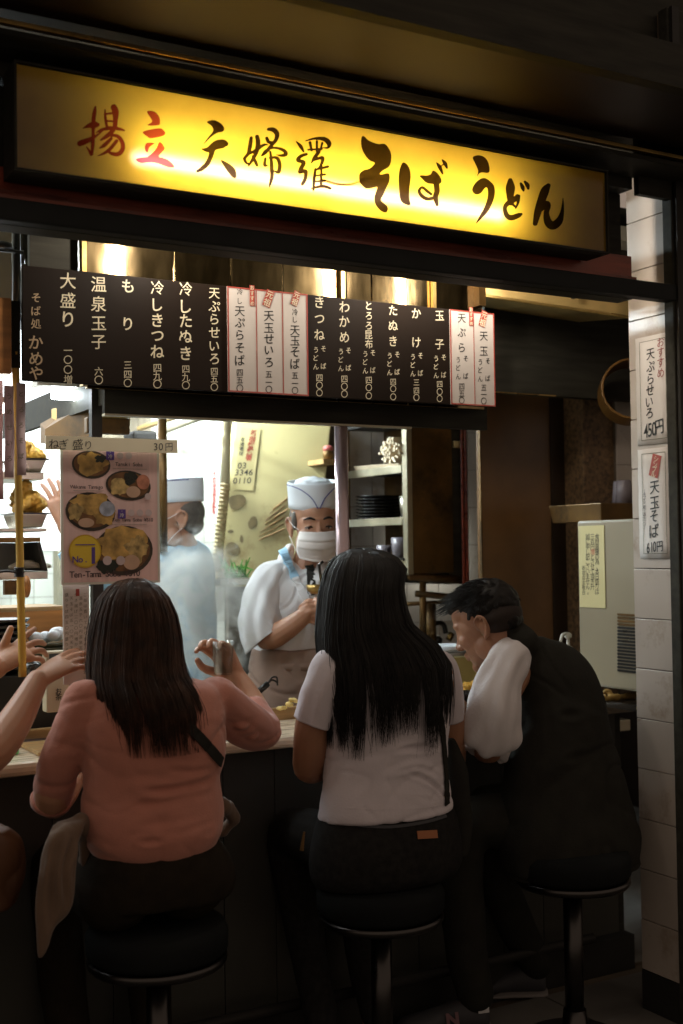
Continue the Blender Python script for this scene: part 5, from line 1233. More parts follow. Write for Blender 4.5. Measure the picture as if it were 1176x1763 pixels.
# steam
sm_ = bpy.data.materials.new('steam'); sm_.use_nodes = True; nt = sm_.node_tree; nt.nodes.clear()
o_ = nt.nodes.new('ShaderNodeOutputMaterial'); pv_ = nt.nodes.new('ShaderNodeVolumePrincipled'); nt.links.new(pv_.outputs[0], o_.inputs['Volume'])
pv_.inputs['Color'].default_value = (.93, .95, .90, 1); pv_.inputs['Anisotropy'].default_value = .2
tc = nt.nodes.new('ShaderNodeTexCoord'); nz_ = nt.nodes.new('ShaderNodeTexNoise'); nz_.inputs['Scale'].default_value = 8.5; nz_.inputs['Detail'].default_value = 5; nz_.inputs['Roughness'].default_value = .6; nz_.inputs['Distortion'].default_value = 1.6
nt.links.new(tc.outputs['Object'], nz_.inputs['Vector'])
gr = nt.nodes.new('ShaderNodeTexGradient'); gr.gradient_type = 'SPHERICAL'; mp2 = nt.nodes.new('ShaderNodeMapping'); nt.links.new(tc.outputs['Generated'], mp2.inputs['Vector'])
mp2.inputs['Location'].default_value = (-1, -1, -.9); mp2.inputs['Scale'].default_value = (2, 2, 1.8); nt.links.new(mp2.outputs[0], gr.inputs['Vector'])
mr = nt.nodes.new('ShaderNodeMapRange'); mr.inputs[1].default_value = .53; mr.inputs[2].default_value = .74; nt.links.new(nz_.outputs['Fac'], mr.inputs[0])
ad = nt.nodes.new('ShaderNodeMath'); ad.operation = 'MULTIPLY_ADD'; ad.inputs[1].default_value = .28; nt.links.new(gr.outputs['Fac'], ad.inputs[0]); nt.links.new(nz_.outputs['Fac'], ad.inputs[2]); nt.links.new(ad.outputs[0], mr.inputs[0])
pw_ = nt.nodes.new('ShaderNodeMath'); pw_.operation = 'POWER'; pw_.inputs[1].default_value = .5; nt.links.new(gr.outputs['Fac'], pw_.inputs[0])
mu = nt.nodes.new('ShaderNodeMath'); mu.operation = 'MULTIPLY'; nt.links.new(mr.outputs[0], mu.inputs[0]); nt.links.new(pw_.outputs[0], mu.inputs[1])
m3 = nt.nodes.new('ShaderNodeMath'); m3.operation = 'MULTIPLY'; m3.inputs[1].default_value = 26; nt.links.new(mu.outputs[0], m3.inputs[0]); nt.links.new(m3.outputs[0], pv_.inputs['Density'])
a = at(235, 1250, Y=3.42); b = at(470, 900, Y=3.42)
tag(MB().box((a.x, 3.40, a.z), (b.x, 3.66, b.z)).obj('steam_cloud', sm_, None), kind='stuff')
pot = thing('boiling_pot', 'steel noodle pot steaming behind the counter', 'pot')
pc = at(350, 1170, Y=3.6); MB().lathe((pc.x, 3.6, cz-.119), [(.15, 0), (.16, .01), (.16, .07), (.165, .075), (.155, .07), (.15, .02)], n=32).obj('pot_body', steel2, pot, smooth=True)
on = tag(None, ) if 0 else None
mb = MB()
for k in range(60):
    p = at(random.uniform(388, 425), random.uniform(975, 1000), Y=4.0); mb.tube([p, p+Vector((random.uniform(-.03, .03), random.uniform(-.02, .02), random.uniform(-.01, .05)))], [.004, .002], n=4)
tag(mb.obj('spring_onions', greenleaf, None), 'chopped green spring onions heaped behind the steam', 'vegetables', kind='stuff')
tag(MB().box((at(375, 1010, Y=3.95).x, 3.93, at(375, 1008, Y=3.95).z), (at(440, 1010, Y=3.95).x, 4.05, at(375, 996, Y=3.95).z)).obj('vegetable_tub', steel2, None, bevel=.003), 'steel tub holding the spring onions behind the steam', 'tub')
# ------------------------------------------------------------------ people helpers
from mathutils.bvhtree import BVHTree
V = Vector
def rows(mb, R, Yc, n=36, sub=3, fn=None):     # (py, px_left, px_right, half depth[, Y])
    secs = []
    for r in R:
        Y = r[4] if len(r) > 4 else Yc
        a, b = at(r[1], r[0], Y=Y), at(r[2], r[0], Y=Y); c = (a+b)/2; c.z = (a.z+b.z)/2; h = (b-a)/2; h.z = 0
        secs.append((c, h, V((0, r[3], 0))))
    return mb.loft(secs, n=n, sub=sub, fn=fn)
def frame(f, up=(0, 0, 1), roll=0):
    f = V(f).normalized(); up = V(up); s = f.cross(up).normalized(); u = s.cross(f)
    if roll: Rm = Matrix.Rotation(roll, 3, f); s, u = Rm @ s, Rm @ u
    return Matrix((s, f, u)).transposed()
def head(mb, c, F, k=1., neck=None, ears=True):
    c = V(c)
    def T(p): return c+F @ (V(p)*k)
    def E(p, r): mb.ell(T(p), tuple(q*k for q in r), R=F, nu=24, nv=16)
    def Lm(P, r): limb(mb, [T(p) for p in P], [q*k for q in r], n=12)
    E((0, -.012, .035), (.077, .096, .085)); E((0, .028, .0), (.066, .070, .085)); E((0, .040, -.045), (.055, .050, .055))
    E((0, .045, -.075), (.044, .043, .036)); E((0, .074, -.100), (.021, .019, .018)); 
    for s in (-1, 1):
        E((s*.036, .062, -.022), (.026, .026, .026)); E((s*.052, .015, -.062), (.016, .030, .036))
        E((s*.014, .100, -.032), (.010, .012, .009))
        if ears:
            E((s*.077, -.015, -.008), (.007, .017, .028))
            Lm([(s*.076, .004, -.006), (s*.082, .004, .014), (s*.087, -.012, .026), (s*.091, -.028, .016), (s*.089, -.030, -.004), (s*.083, -.020, -.024), (s*.078, -.008, -.036)], [.0035, .004, .0048, .005, .0045, .004, .006])
    Lm([(-.044, .072, .026), (-.02, .086, .030), (.02, .086, .030), (.044, .072, .026)], [.009, .010, .010, .009]); E((0, .038, .050), (.061, .056, .046))
    Lm([(0, .090, .020), (0, .099, -.008), (0, .108, -.028)], [.008, .0085, .0115]); E((0, .100, -.035), (.010, .011, .007))
    Lm([(-.023, .082, -.061), (-.010, .094, -.057), (0, .096, -.0585), (.010, .094, -.057), (.023, .082, -.061)], [.003, .0060, .0062, .0060, .003])
    Lm([(-.019, .083, -.066), (0, .094, -.069), (.019, .083, -.066)], [.003, .0075, .003])
    if neck is not None: limb(mb, [T((0, -.015, -.03)), T((0, -.022, -.075)), V(neck)], [.050*k, .049*k, .058*k])
    return T
def eyes(parent, T, F, k, open_=1., lids=True, sides=(-1, 1)):
    for s in sides:
        e = MB(); e.ell(T((s*.031, .0765, .002)), (.0150*k, .0115*k, .0115*k*open_), R=F, nu=16, nv=10); eo = e.obj('eye', M('eye_white', (.50, .42, .36), .3, var=.03), parent, smooth=True)
        e = MB(); e.ell(T((s*.030, .0862, .001)), (.0075*k, .0028*k, .0072*k*open_), R=F, nu=14, nv=8); e.obj('iris', M('iris_dark', (.02, .012, .008), .15), eo, smooth=True)
        e = MB(); limb(e, [T((s*.0175, .084, .002)), T((s*.030, .0895, .0125*open_)), T((s*.046, .079, .003))], [.0018*k, .0030*k, .0020*k]); e.obj('eyelid', skin_d, parent, smooth=True)
        e = MB(); limb(e, [T((s*.0175, .0875, .0015)), T((s*.031, .0945, .0082*open_)), T((s*.046, .081, .002))], [.0016*k, .0026*k, .0018*k]); e.obj('eyelashes', hairblack, parent, smooth=True)
        e = MB(); limb(e, [T((s*.014, .094, .030)), T((s*.032, .095, .036)), T((s*.050, .078, .029))], [.0030*k, .0042*k, .0018*k]); e.obj('eyebrow', hairblack, parent, smooth=True)
def hand(mb, o, yd, zd, side=1, k=1., curl=(.25, .25, .3, .35), thumb=.3, spread=.06):
    "o wrist, yd towards the fingers, zd out of the back of the hand"
    y = V(yd).normalized(); z = V(zd); z = (z-y*z.dot(y)).normalized(); x = y.cross(z)*side
    Fm = Matrix((x, y, z)).transposed(); o = V(o)
    def T(p): return o+Fm @ (V(p)*k)
    mb.loft([(T((0, -.012, 0)), x*.026*k, z*.019*k), (T((.001, .02, 0)), x*.031*k, z*.0165*k), (T((.002, .055, 0)), x*.038*k, z*.0145*k), (T((.001, .084, 0)), x*.040*k, z*.0125*k), (T((.001, .093, 0)), x*.034*k, z*.008*k)], n=20, sub=3)
    tips = []
    for i, (bx, by, ln, r) in enumerate(((.029, .084, .070, .0090), (.0095, .090, .078, .0092), (-.0105, .087, .072, .0087), (-.029, .078, .056, .0078))):
        p = V((bx, by-.012, 0)); a = 0; ang = spread*(1.5-i); pts = [p]; rr = [r*1.06]
        for j, seg in enumerate((.012+ln*.44, ln*.31, ln*.25)):
            a += curl[i]*(.9 if j == 0 else 1.2); d = V((math.sin(ang)*math.cos(a), math.cos(ang)*math.cos(a), -math.sin(a))); p = p+d*seg; pts.append(p); rr.append(r*(1.02, .94, .80)[j])
        limb(mb, [T(q) for q in pts], [q*k for q in rr], sub=3, n=12); tips.append(T(pts[-1]))
    P = [V((.018, .018, -.006)), V((.040, .042, -.012-.01*thumb)), V((.050, .068, -.016-.035*thumb)), V((.050-.012*thumb, .092, -.018-.055*thumb))]
    limb(mb, [T(q) for q in P], [.0155*k, .0135*k, .0112*k, .0088*k], sub=3, n=12)
    return T, tips
def strands(n, path, r=.0011, seg=18, locks=None, seed=1):
    "path(u, t, rnd) -> point; n hair strands as thin tapered tubes, one mesh"
    rs = random.Random(seed); vs = []; fs = []
    for i in range(n):
        u = rs.random(); rn = (rs.random(), rs.random(), rs.random(), rs.random()); P = [path(u, j/seg, rn) for j in range(seg+1)]; rad = r*rs.uniform(.6, 1.3)
        o = len(vs)
        for j, p in enumerate(P):
            t = (P[min(j+1, seg)]-P[max(j-1, 0)]).normalized(); a = t.orthogonal().normalized() if abs(t.y) > .9 else t.cross(V((0, 1, 0))).normalized(); b = t.cross(a); q = rad*(1-.75*(j/seg)**3)
            for k in range(3):
                an = 2*PI*k/3; vs.append(p+(a*math.cos(an)+b*math.sin(an))*q)
        for j in range(seg):
            for k in range(3): fs.append((o+j*3+k, o+j*3+(k+1) % 3, o+(j+1)*3+(k+1) % 3, o+(j+1)*3+k))
    me = bpy.data.meshes.new('hair'); me.from_pydata([tuple(v) for v in vs], [], fs); me.polygons.foreach_set('use_smooth', [True]*len(me.polygons)); return me
def interp(R, y):
    if y <= R[0][0]: return R[0]
    for a, b in zip(R, R[1:]):
        if y <= b[0]:
            t = (y-a[0])/(b[0]-a[0]); t2 = t*t*(3-2*t)*.35+t*.65; return [p+(q-p)*t2 for p, q in zip(a, b)]
    return R[-1]
def long_hair(parent, R, ybase, ends, mat, n=1500, seed=1, nlock=34):
    "R rows (py, xl, xr, depth, Yc); ends(u) -> py where the lock at u ends"
    def el(row, phi, s=1.):
        a, b = at(row[1], row[0], Y=row[4]), at(row[2], row[0], Y=row[4]); c = (a+b)/2; h = (b.x-a.x)/2
        return V((c.x-h*math.cos(phi)*s, c.y-row[3]*math.sin(phi)*s, c.z))
    y0 = R[0][0]; rs = random.Random(seed+5)
    ed = [0.0]
    while ed[-1] < 1: ed.append(ed[-1]+rs.choice((.3, .5, .8, 1.2, 1.9, 2.6))/nlock)
    ed[-1] = 1.0; m_ = len(ed)-1
    lk = [(rs.uniform(-.02, .02), rs.uniform(-1, 1), rs.uniform(.15, .75), rs.uniform(-.05, .05)) for _ in range(m_+1)]
    def path(u, t, rn):
        i = max(k for k in range(m_) if ed[k] <= u) if u < 1 else m_-1
        lu = (ed[i]+ed[i+1])/2; L_ = lk[i]
        ye = ends(lu)+L_[1]*20*(1.2-abs(2*lu-1)*.3)+(rn[0]-.6)*66
        y = y0+(ye-y0)*(t**1.12)
        tt = max(0, (y-1080)/(ye-1080+1e-6)) if ye > 1080 else 0
        uu = u+(lu-u)*min(1, tt)**2.0*L_[2]+L_[0]*tt**2+.004*math.sin(t*6+rn[1]*6)+(rn[3]-.5)*.05*tt**3
        phi = -.35+uu*(PI+.7)
        s = 1.0+.035*(rn[2]-.4)+.02*math.sin(i*2.1+t*3)
        if rn[1] > .955: s += .05*t+.02*math.sin(t*7+rn[0]*9); phi += (rn[3]-.5)*.5*t
        row = interp(R, y)
        return el(row, phi, s)
    link('hair_strands', strands(n, path, seed=seed, seg=22), mat, parent)
    mb = MB(); secs = []
    for r in R:
        if r[0] > ybase: break
        a, b = at(r[1], r[0], Y=r[4]), at(r[2], r[0], Y=r[4]); c = (a+b)/2; h = (b-a)/2; h.z = 0
        secs.append((c, h*.97, V((0, r[3]*.97, 0))))
    mb.loft(secs, n=32, sub=4)
    link('hair_mass', fuse(mb, .006, 3, nz=[(.004, (60, 60, 4))]), mat, parent)
def ribbon(mesh, pts_px, Y0, width, off=.003, th=.003, direction=(0, 1, 0)):
    "flat strap laid over a surface, from photo points projected along the view"
    bv = BVHTree.FromPolygons([v.co.copy() for v in mesh.vertices], [tuple(p.vertices) for p in mesh.polygons])
    C = []
    for (x, y) in pts_px:
        d = ray(x, y).normalized(); h = bv.ray_cast(EYE, d)
        if h[0] is None: h = bv.find_nearest(at(x, y, Y=Y0))
        C.append((h[0]+h[1]*off, h[1]))
    mb = MB(); vs = []
    for i, (p, n_) in enumerate(C):
        t = (C[min(i+1, len(C)-1)][0]-C[max(i-1, 0)][0]).normalized(); s = t.cross(n_).normalized()
        vs += [p-s*width/2, p+s*width/2, p+s*width/2+n_*th, p-s*width/2+n_*th]
    fs = []
    for i in range(len(C)-1):
        for k in range(4): fs.append((i*4+k, i*4+(k+1) % 4, i*4+4+(k+1) % 4, i*4+4+k))
    fs += [(0, 1, 2, 3), (len(vs)-4, len(vs)-3, len(vs)-2, len(vs)-1)]
    return mb.add(vs, fs)
def pxline(P, n=14):
    Q_ = smooth_path([V((p[0], p[1], 0)) for p in P], n); return [(q.x, q.y) for q in Q_]
def shoe(parent, heel, toe, mat, sole, label=None, logo=False):
    h, t = V(heel), V(toe); f = (t-h); f.z = 0; ln = f.length; f.normalize(); s = V((-f.y, f.x, 0)); z0 = min(h.z, t.z)
    def S(u, w, hh): return (h+f*(ln*u)+V((0, 0, hh/2+.018)), s*w, V((0, 0, hh/2)))
    mb = MB(); mb.loft([(c, a*1, b+f*(.0)) for c, a, b in (S(0, .012, .05), S(.05, .03, .075), S(.25, .036, .09), S(.45, .036, .07), S(.7, .045, .048), S(.9, .038, .035), S(1, .012, .02))], n=18, sub=3)
    limb(mb, [h+f*ln*.16+V((0, 0, .06)), h+f*ln*.14+V((0, 0, .11))], [.034, .034])
    o = link('shoe', fuse(mb, .005, 3), mat, parent)
    if label: o['label'] = label
    mb = MB(); mb.loft([(h+f*(ln*u)+V((0, 0, .0165)), s*w, V((0, 0, .012))) for u, w in ((-.02, .02), (.06, .036), (.4, .038), (.7, .048), (.92, .040), (1.03, .016))], n=14, sub=3)
    mb.obj('sole', sole, o, smooth=True)
    if logo:
        k = MB(); sd = -s if (-s).dot(EYE-h) > 0 else s; p = h+f*(ln*.42)+V((0, 0, .058))+sd*.0415
        put(k, 'N', 0, 0, .050, (p, f if f.cross(V((0, 0, 1))).dot(sd) > 0 else -f, V((0, 0, 1))), bold=.05, shear=0, rot=.1); k.obj('letter_logo', M('logo_pink', (.22, .12, .13), .5), o)
        k = MB(); k.slab([h+f*ln*.02+sd*.030+V((0, 0, .07)), h+f*ln*.14+sd*.037+V((0, 0, .07)), h+f*ln*.14+sd*.036+V((0, 0, .10)), h+f*ln*.02+sd*.026+V((0, 0, .095))], sd, .004); k.obj('heel_tab', M('logo_grey', (.55, .55, .55), .4), o)
    return o

def sleeve(parent, pts, rad, mat, ph=0., flat=.82, amp=.05, name='sleeve', up=(0, 1, 0), tilt=0):
    "open fabric tube with folds that deepen towards the hem"
    P_ = [V(p) for p in pts]; secs = []
    for i, (p, r_) in enumerate(zip(P_, rad)):
        t = (P_[min(i+1, len(P_)-1)]-P_[max(i-1, 0)]).normalized(); b = V(up); b = (b-t*b.dot(t)).normalized(); a = b.cross(t)
        if i == len(P_)-1 and tilt: a = (a+t*tilt)
        secs.append((p, a*r_, b*r_*flat))
    def fn(t, th):
        w_ = .25+.75*t
        return 1+amp*w_*(math.sin(5*th+ph+2.2*t)+.6*math.sin(9*th+ph*2-3*t))+amp*.9*(1-t)*math.sin(16*t+1.6*math.sin(th+ph))+amp*.35*math.sin(27*t+3*math.cos(2*th+ph))
    m = MB(); m.loft(secs, n=64, sub=12, fn=fn, cap=False); o = m.obj(name, mat, parent, smooth=True)
    s = o.modifiers.new('s', 'SOLIDIFY'); s.thickness = .003; s.offset = -1
    return o
# ================================================================== woman in coral
W = thing('person', 'woman with long brown hair in a coral knit top, seen from behind, holding a glass', 'person', (at(262, 1500, Y=2.7).x, 2.70, SEAT))
Yw = 2.70
P = lambda x, y, Y=Yw: at(x, y, Y=Y)
torso1 = [(1150, 228, 288, .050, 2.72), (1166, 210, 318, .058, 2.71), (1178, 165, 352, .075, 2.70), (1196, 140, 376, .092, 2.69), (1240, 136, 384, .108, 2.68), (1300, 144, 384, .112, 2.68), (1340, 146, 378, .108, 2.68), (1362, 143, 377, .112, 2.68), (1400, 143, 380, .122, 2.68), (1432, 148, 377, .128, 2.68), (1452, 158, 370, .122, 2.68), (1466, 168, 362, .112, 2.68)]
mb = MB(); rows(mb, torso1, Yw)
arL = [P(150, 1208, 2.70), P(122, 1268, 2.72), P(98, 1330, 2.76), P(90, 1368, 2.80)]
limb(mb, arL, [.056, .053, .050, .047])
arR = [P(372, 1204, 2.71), P(408, 1236, 2.76), P(440, 1256, 2.82), P(455, 1258, 2.85)]
limb(mb, arR, [.060, .060, .054, .047]); limb(mb, [arR[-1], P(438, 1225, 2.90)], [.047, .043])
folds = [([P(150, 1348, 2.57), P(210, 1356, 2.57), P(280, 1362, 2.57), P(372, 1340, 2.60)], -.009, .009), ([P(160, 1378, 2.57), P(260, 1386, 2.57), P(360, 1368, 2.60)], -.006, .010), ([P(150, 1408, 2.57), P(240, 1422, 2.56), P(350, 1402, 2.58)], -.004, .010),
         ([P(148, 1282, 2.60), P(170, 1270, 2.58), P(205, 1262, 2.57)], -.006, .007), ([P(176, 1200, 2.60), P(152, 1240, 2.62), P(146, 1275, 2.63)], -.007, .008), ([P(160, 1440, 2.57), P(250, 1450, 2.56), P(365, 1432, 2.58)], -.006, .007),
         ([P(392, 1262, 2.66), P(420, 1250, 2.70), P(432, 1225, 2.74)], .007, .009), ([P(402, 1290, 2.68), P(432, 1276, 2.72), P(440, 1245, 2.76)], .005, .008), ([P(346, 1262, 2.62), P(374, 1255, 2.63), P(380, 1285, 2.64)], .006, .006), ([P(356, 1240, 2.61), P(378, 1238, 2.63), P(385, 1262, 2.65)], -.006, .007),
         ([P(362, 1320, 2.60), P(330, 1328, 2.58), P(290, 1325, 2.57)], -.005, .008), ([P(100, 1330, 2.72), P(112, 1300, 2.70), P(128, 1290, 2.68)], -.005, .007), ([P(140, 1190, 2.62), P(165, 1184, 2.62), P(200, 1188, 2.62)], .004, .007)]
m1 = fuse(mb, .0055, 12, folds=folds, nz=[(.0035, (7, 7, 11))], creases=[(.0038, (3.0, 3, 8.5), .9), (.0016, (9, 9, 16), 1.4)])
top = link('top', m1, coral, W)
for nm, c_, n_, r_ in (('sleeve_cuff', arL[-1], (arL[-1]-arL[-2]), .0475), ):
    mbx = MB(); n_ = n_.normalized(); e1 = n_.orthogonal().normalized(); e2 = n_.cross(e1)
    mbx.loft([(c_+n_*.012, e1*r_*.99, e2*r_*.99), (c_+n_*.016, e1*r_*1.03, e2*r_*1.03), (c_+n_*.026, e1*r_*1.0, e2*r_*1.0)], n=26, sub=2); mbx.obj(nm, coral, W, smooth=True)
# body
b = MB(); hc = P(238, 1094, 2.81); F = frame((.12, 1, -.12))
head(b, hc, F, 1.0, neck=P(250, 1165, 2.72))
rows(b, [(1170, 205, 315, .05, 2.71), (1200, 165, 355, .07, 2.69), (1300, 165, 362, .09, 2.68), (1400, 165, 358, .10, 2.68), (1470, 175, 355, .09, 2.69), (1505, 185, 345, .08, 2.70)], Yw)
limb(b, [P(150, 1208, 2.70), P(98, 1330, 2.76), P(92, 1380, 2.81), P(120, 1345, 2.95), V((P(150, 1300, 3.06).x, 3.06, cz+.035))], [.045, .042, .040, .035, .025])
hand(b, V((P(150, 1300, 3.06).x, 3.06, cz+.034)), (.35, 1, 0), (0, 0, 1), side=1)
wr = P(408, 1165, 3.01)
limb(b, [P(372, 1204, 2.71), P(440, 1256, 2.82), P(452, 1256, 2.87), P(436, 1215, 2.95), wr], [.045, .044, .043, .037, .026])
T, tips = hand(b, wr, (-.45, .35, .95), (.80, .55, .15), side=1, curl=(.55, .6, .65, .7), thumb=.8)
for s in (-1, 1):
    hx = P(262, 1500).x+s*.09
    limb(b, [V((hx, 2.74, SEAT+.09)), V((hx+s*.02, 2.96, SEAT+.08)), V((hx+s*.03, 3.07, SEAT+.03)), V((hx+s*.02, 3.02, .25)), V((hx+s*.01, 2.96, .08))], [.060, .060, .055, .045, .035])
link('body', fuse(b, .0042, 3), skin, W)
t_ = MB(); rows(t_, [(1448, 160, 368, .118, 2.69), (1475, 148, 384, .130, 2.69), (1515, 140, 400, .14, 2.70), (1545, 146, 396, .13, 2.70)], Yw)
for s in (-1, 1):
    hx = P(262, 1500).x+s*.09
    limb(t_, [V((hx, 2.70, SEAT+.085)), V((hx+s*.02, 2.96, SEAT+.08)), V((hx+s*.03, 3.075, SEAT+.03)), V((hx+s*.02, 3.02, .25)), V((hx+s*.01, 2.96, .10))], [.095, .078, .066, .056, .048])
    shoe(W, (hx+s*.01, 2.90, .0065), (hx+s*.03, 3.14, .0065), blackplastic, darkmetal)
link('trousers', fuse(t_, .008, 4, nz=[(.004, (9, 9, 9))]), brownpants, W)
hr1 = [(996, 222, 236, .012, 2.785), (1000, 205, 254, .045, 2.785), (1010, 190, 268, .075, 2.78), (1030, 174, 284, .100, 2.775), (1060, 164, 296, .115, 2.77), (1100, 158, 304, .118, 2.755), (1140, 155, 308, .115, 2.73), (1165, 156, 316, .110, 2.705), (1190, 160, 332, .115, 2.68), (1220, 166, 345, .118, 2.672), (1290, 172, 352, .122, 2.675)]
end1 = lambda u: 1180+95*math.sin(max(0, min(1, u))*PI)**.55 + (10 if .2 < u < .6 else -6)
long_hair(W, hr1, 1182, end1, hairbrown, n=1900, seed=3, nlock=30)
rb = ribbon(m1, pxline([(255, 1180), (300, 1228), (345, 1272), (380, 1312)]), 2.58, .024, off=.0025)
rb.obj('bag_strap', blackcloth, W, smooth=False)
gl_ = thing('water_glass', 'clear tumbler raised in the coral topped woman\'s right hand', 'glass')
gc_ = wr+V((-.045, -.01, .045)); MB().lathe((gc_.x, gc_.y, gc_.z-.035), [(.024, 0), (.031, .09), (.0295, .09), (.0225, .005)], n=28).obj('tumbler', glass, gl_, smooth=True)

# ================================================================== woman in white tee
W2 = thing('person', 'woman with long black hair in a white t-shirt and dark jeans, seen from behind', 'person', (at(662, 1500, Y=2.72).x, 2.72, SEAT))
P = lambda x, y, Y=2.72: at(x, y, Y=Y)
tor = [(1106, 612, 690, .045, 2.75), (1122, 580, 728, .058, 2.74), (1136, 556, 760, .075, 2.73), (1160, 548, 776, .092, 2.72), (1210, 560, 770, .102, 2.71), (1270, 565, 765, .104, 2.71), (1320, 562, 764, .102, 2.71), (1360, 557, 767, .110, 2.71), (1392, 553, 772, .120, 2.71), (1402, 553, 772, .120, 2.71)]
mb = MB(); rows(mb, tor, 2.72)
sl = [P(600, 1130, 2.74), P(572, 1146, 2.725), P(554, 1190, 2.72), P(541, 1244, 2.74)]
sr = [P(728, 1128, 2.74), P(757, 1148, 2.73), P(768, 1190, 2.74), P(772, 1236, 2.76)]
limb(mb, [P(604, 1134, 2.74), P(574, 1154, 2.725), P(562, 1180, 2.72)], [.036, .043, .040]); limb(mb, [P(726, 1134, 2.74), P(752, 1154, 2.73), P(762, 1180, 2.735)], [.036, .042, .040])
sleeve(W2, sl, [.030, .050, .053, .056], whitetee, .6, .95, .035, tilt=-.12); sleeve(W2, sr, [.030, .046, .048, .046], whitetee, 2.0, .95, .022)
fo = [([P(564, 1300, 2.62), P(610, 1292, 2.60), P(660, 1268, 2.60)], -0.0105, 0.0068), ([P(566, 1332, 2.62), P(630, 1310, 2.60), P(700, 1290, 2.60), P(762, 1288, 2.62)], -0.0120, 0.0076), ([P(570, 1352, 2.62), P(640, 1345, 2.60), P(720, 1322, 2.60), P(764, 1338, 2.62)], -0.0105, 0.0076), ([P(575, 1275, 2.62), P(600, 1262, 2.60), P(640, 1255, 2.60)], 0.0090, 0.0068), ([P(700, 1330, 2.60), P(740, 1345, 2.61), P(766, 1372, 2.63)], -0.0090, 0.0068), ([P(590, 1320, 2.60), P(650, 1330, 2.59), P(710, 1316, 2.60)], 0.0090, 0.0085),
      ([P(745, 1180, 2.62), P(760, 1210, 2.63), P(764, 1240, 2.64)], -0.0120, 0.0068), ([P(562, 1180, 2.62), P(572, 1215, 2.62), P(570, 1245, 2.63)], -0.0120, 0.0068), ([P(600, 1378, 2.59), P(680, 1366, 2.58), P(750, 1380, 2.60)], -0.0060, 0.0076), ([P(700, 1255, 2.60), P(730, 1268, 2.60), P(760, 1262, 2.62)], -0.0075, 0.0068)]
m2_ = fuse(mb, .0055, 11, folds=fo, nz=[(.004, (6, 6, 12))], creases=[(.0036, (2.4, 3, 8), 1.0), (.0018, (8, 8, 15), 1.5)])
ts = link('t_shirt', m2_, whitetee, W2)
b = MB(); hc = P(634, 1032, 2.82); F = frame((.0, 1, -.10), roll=.05)
head(b, hc, F, 1.0, neck=P(650, 1112, 2.75))
rows(b, [(1125, 600, 710, .04, 2.74), (1160, 585, 745, .07, 2.72), (1250, 580, 748, .08, 2.71), (1400, 575, 750, .09, 2.71), (1480, 570, 755, .10, 2.71), (1515, 570, 755, .10, 2.71)], 2.72)
limb(b, [P(568, 1160, 2.72), P(541, 1236, 2.74), P(534, 1296, 2.77), P(536, 1322, 2.82), P(575, 1300, 2.95), V((P(600, 1290, 3.07).x, 3.07, cz+.032))], [.044, .046, .045, .042, .036, .025])
hand(b, V((P(600, 1290, 3.07).x, 3.07, cz+.032)), (.3, 1, 0), (0, 0, 1), side=1)
limb(b, [P(758, 1160, 2.72), P(774, 1232, 2.76), P(776, 1296, 2.80), P(782, 1300, 2.90), V((P(790, 1280, 3.05).x, 3.04, cz+.03))], [.042, .042, .040, .035, .025])
hand(b, V((P(790, 1280, 3.05).x, 3.04, cz+.03)), (-.1, 1, 0), (0, 0, 1), side=-1)
HX = P(662, 1500).x
for s in (-1, 1):
    hx = HX+s*.085
    limb(b, [V((hx, 2.72, SEAT+.07)), V((hx+s*.02, 2.96, SEAT+.075)), V((hx+s*.02, 3.06, SEAT+.03)), V((hx+s*.0, 2.98, .28)), V((hx-.02, 2.88, .09))], [.08, .062, .052, .042, .034])
link('body', fuse(b, .0045, 3), skin_d, W2)
t_ = MB(); rows(t_, [(1388, 560, 765, .112, 2.72), (1410, 548, 777, .126, 2.715), (1450, 541, 783, .14, 2.71), (1490, 540, 785, .145, 2.715), (1512, 548, 776, .13, 2.72)], 2.72)
for s in (-1, 1):
    hx = HX+s*.085
    limb(t_, [V((hx, 2.72, SEAT+.08)), V((hx+s*.02, 2.96, SEAT+.08)), V((hx+s*.02, 3.065, SEAT+.03)), V((hx+s*.0, 2.98, .28)), V((hx-.02, 2.88, .14))], [.09, .072, .062, .052, .045])
    shoe(W2, (hx-.03, 2.82, .0065), (hx-.05, 3.06, .0065), blackplastic, darkmetal)
mj = fuse(t_, .007, 4, nz=[(.003, (12, 12, 12))]); link('jeans', mj, denim, W2)
ribbon(mj, pxline([(718, 1438), (735, 1437), (752, 1436)], 5), 2.58, .020, off=.001, th=.002).obj('leather_patch', M('brown_leather', (.30, .10, .03), .5), W2)
ribbon(mj, pxline([(560, 1407), (610, 1420), (670, 1424), (730, 1416), (768, 1405)], 5), 2.58, .008, off=.0005, th=.002).obj('waistband_seam', M('seam_grey', (.05, .05, .055), .8), W2)
kc = thing('key_charm', 'small brass tassel charm hanging at the jeans\' left hip', 'charm')
p = at(524, 1432, Y=2.66); MB().tube(smooth_path([p, p+V((-.006, 0, -.02)), p+V((-.004, 0, -.045))]), [.003]*12+[.006], n=6).obj('tassel', oldbrown, kc) if 0 else MB().tube([p, p+V((-.004, 0, -.02)), p+V((-.008, 0, -.045))], [.003, .004, .006], n=6).obj('tassel', oldbrown, kc)
hr2 = [(944, 614, 636, .012, 2.80), (949, 596, 656, .050, 2.80), (960, 580, 676, .080, 2.80), (980, 568, 690, .100, 2.795), (1015, 559, 682, .112, 2.785), (1050, 555, 688, .115, 2.775), (1078, 553, 698, .115, 2.76), (1096, 552, 722, .112, 2.75), (1115, 554, 745, .110, 2.735), (1150, 558, 765, .112, 2.715), (1200, 563, 766, .116, 2.705), (1250, 566, 762, .118, 2.705), (1300, 566, 760, .118, 2.705)]
def end2(u):
    if u < .12: return 1235
    if u > .90: return 1205
    return 1252-22*(u-.35)+(0 if u < .6 else -14)
long_hair(W2, hr2, 1132, end2, hairblack, n=2300, seed=8, nlock=30)
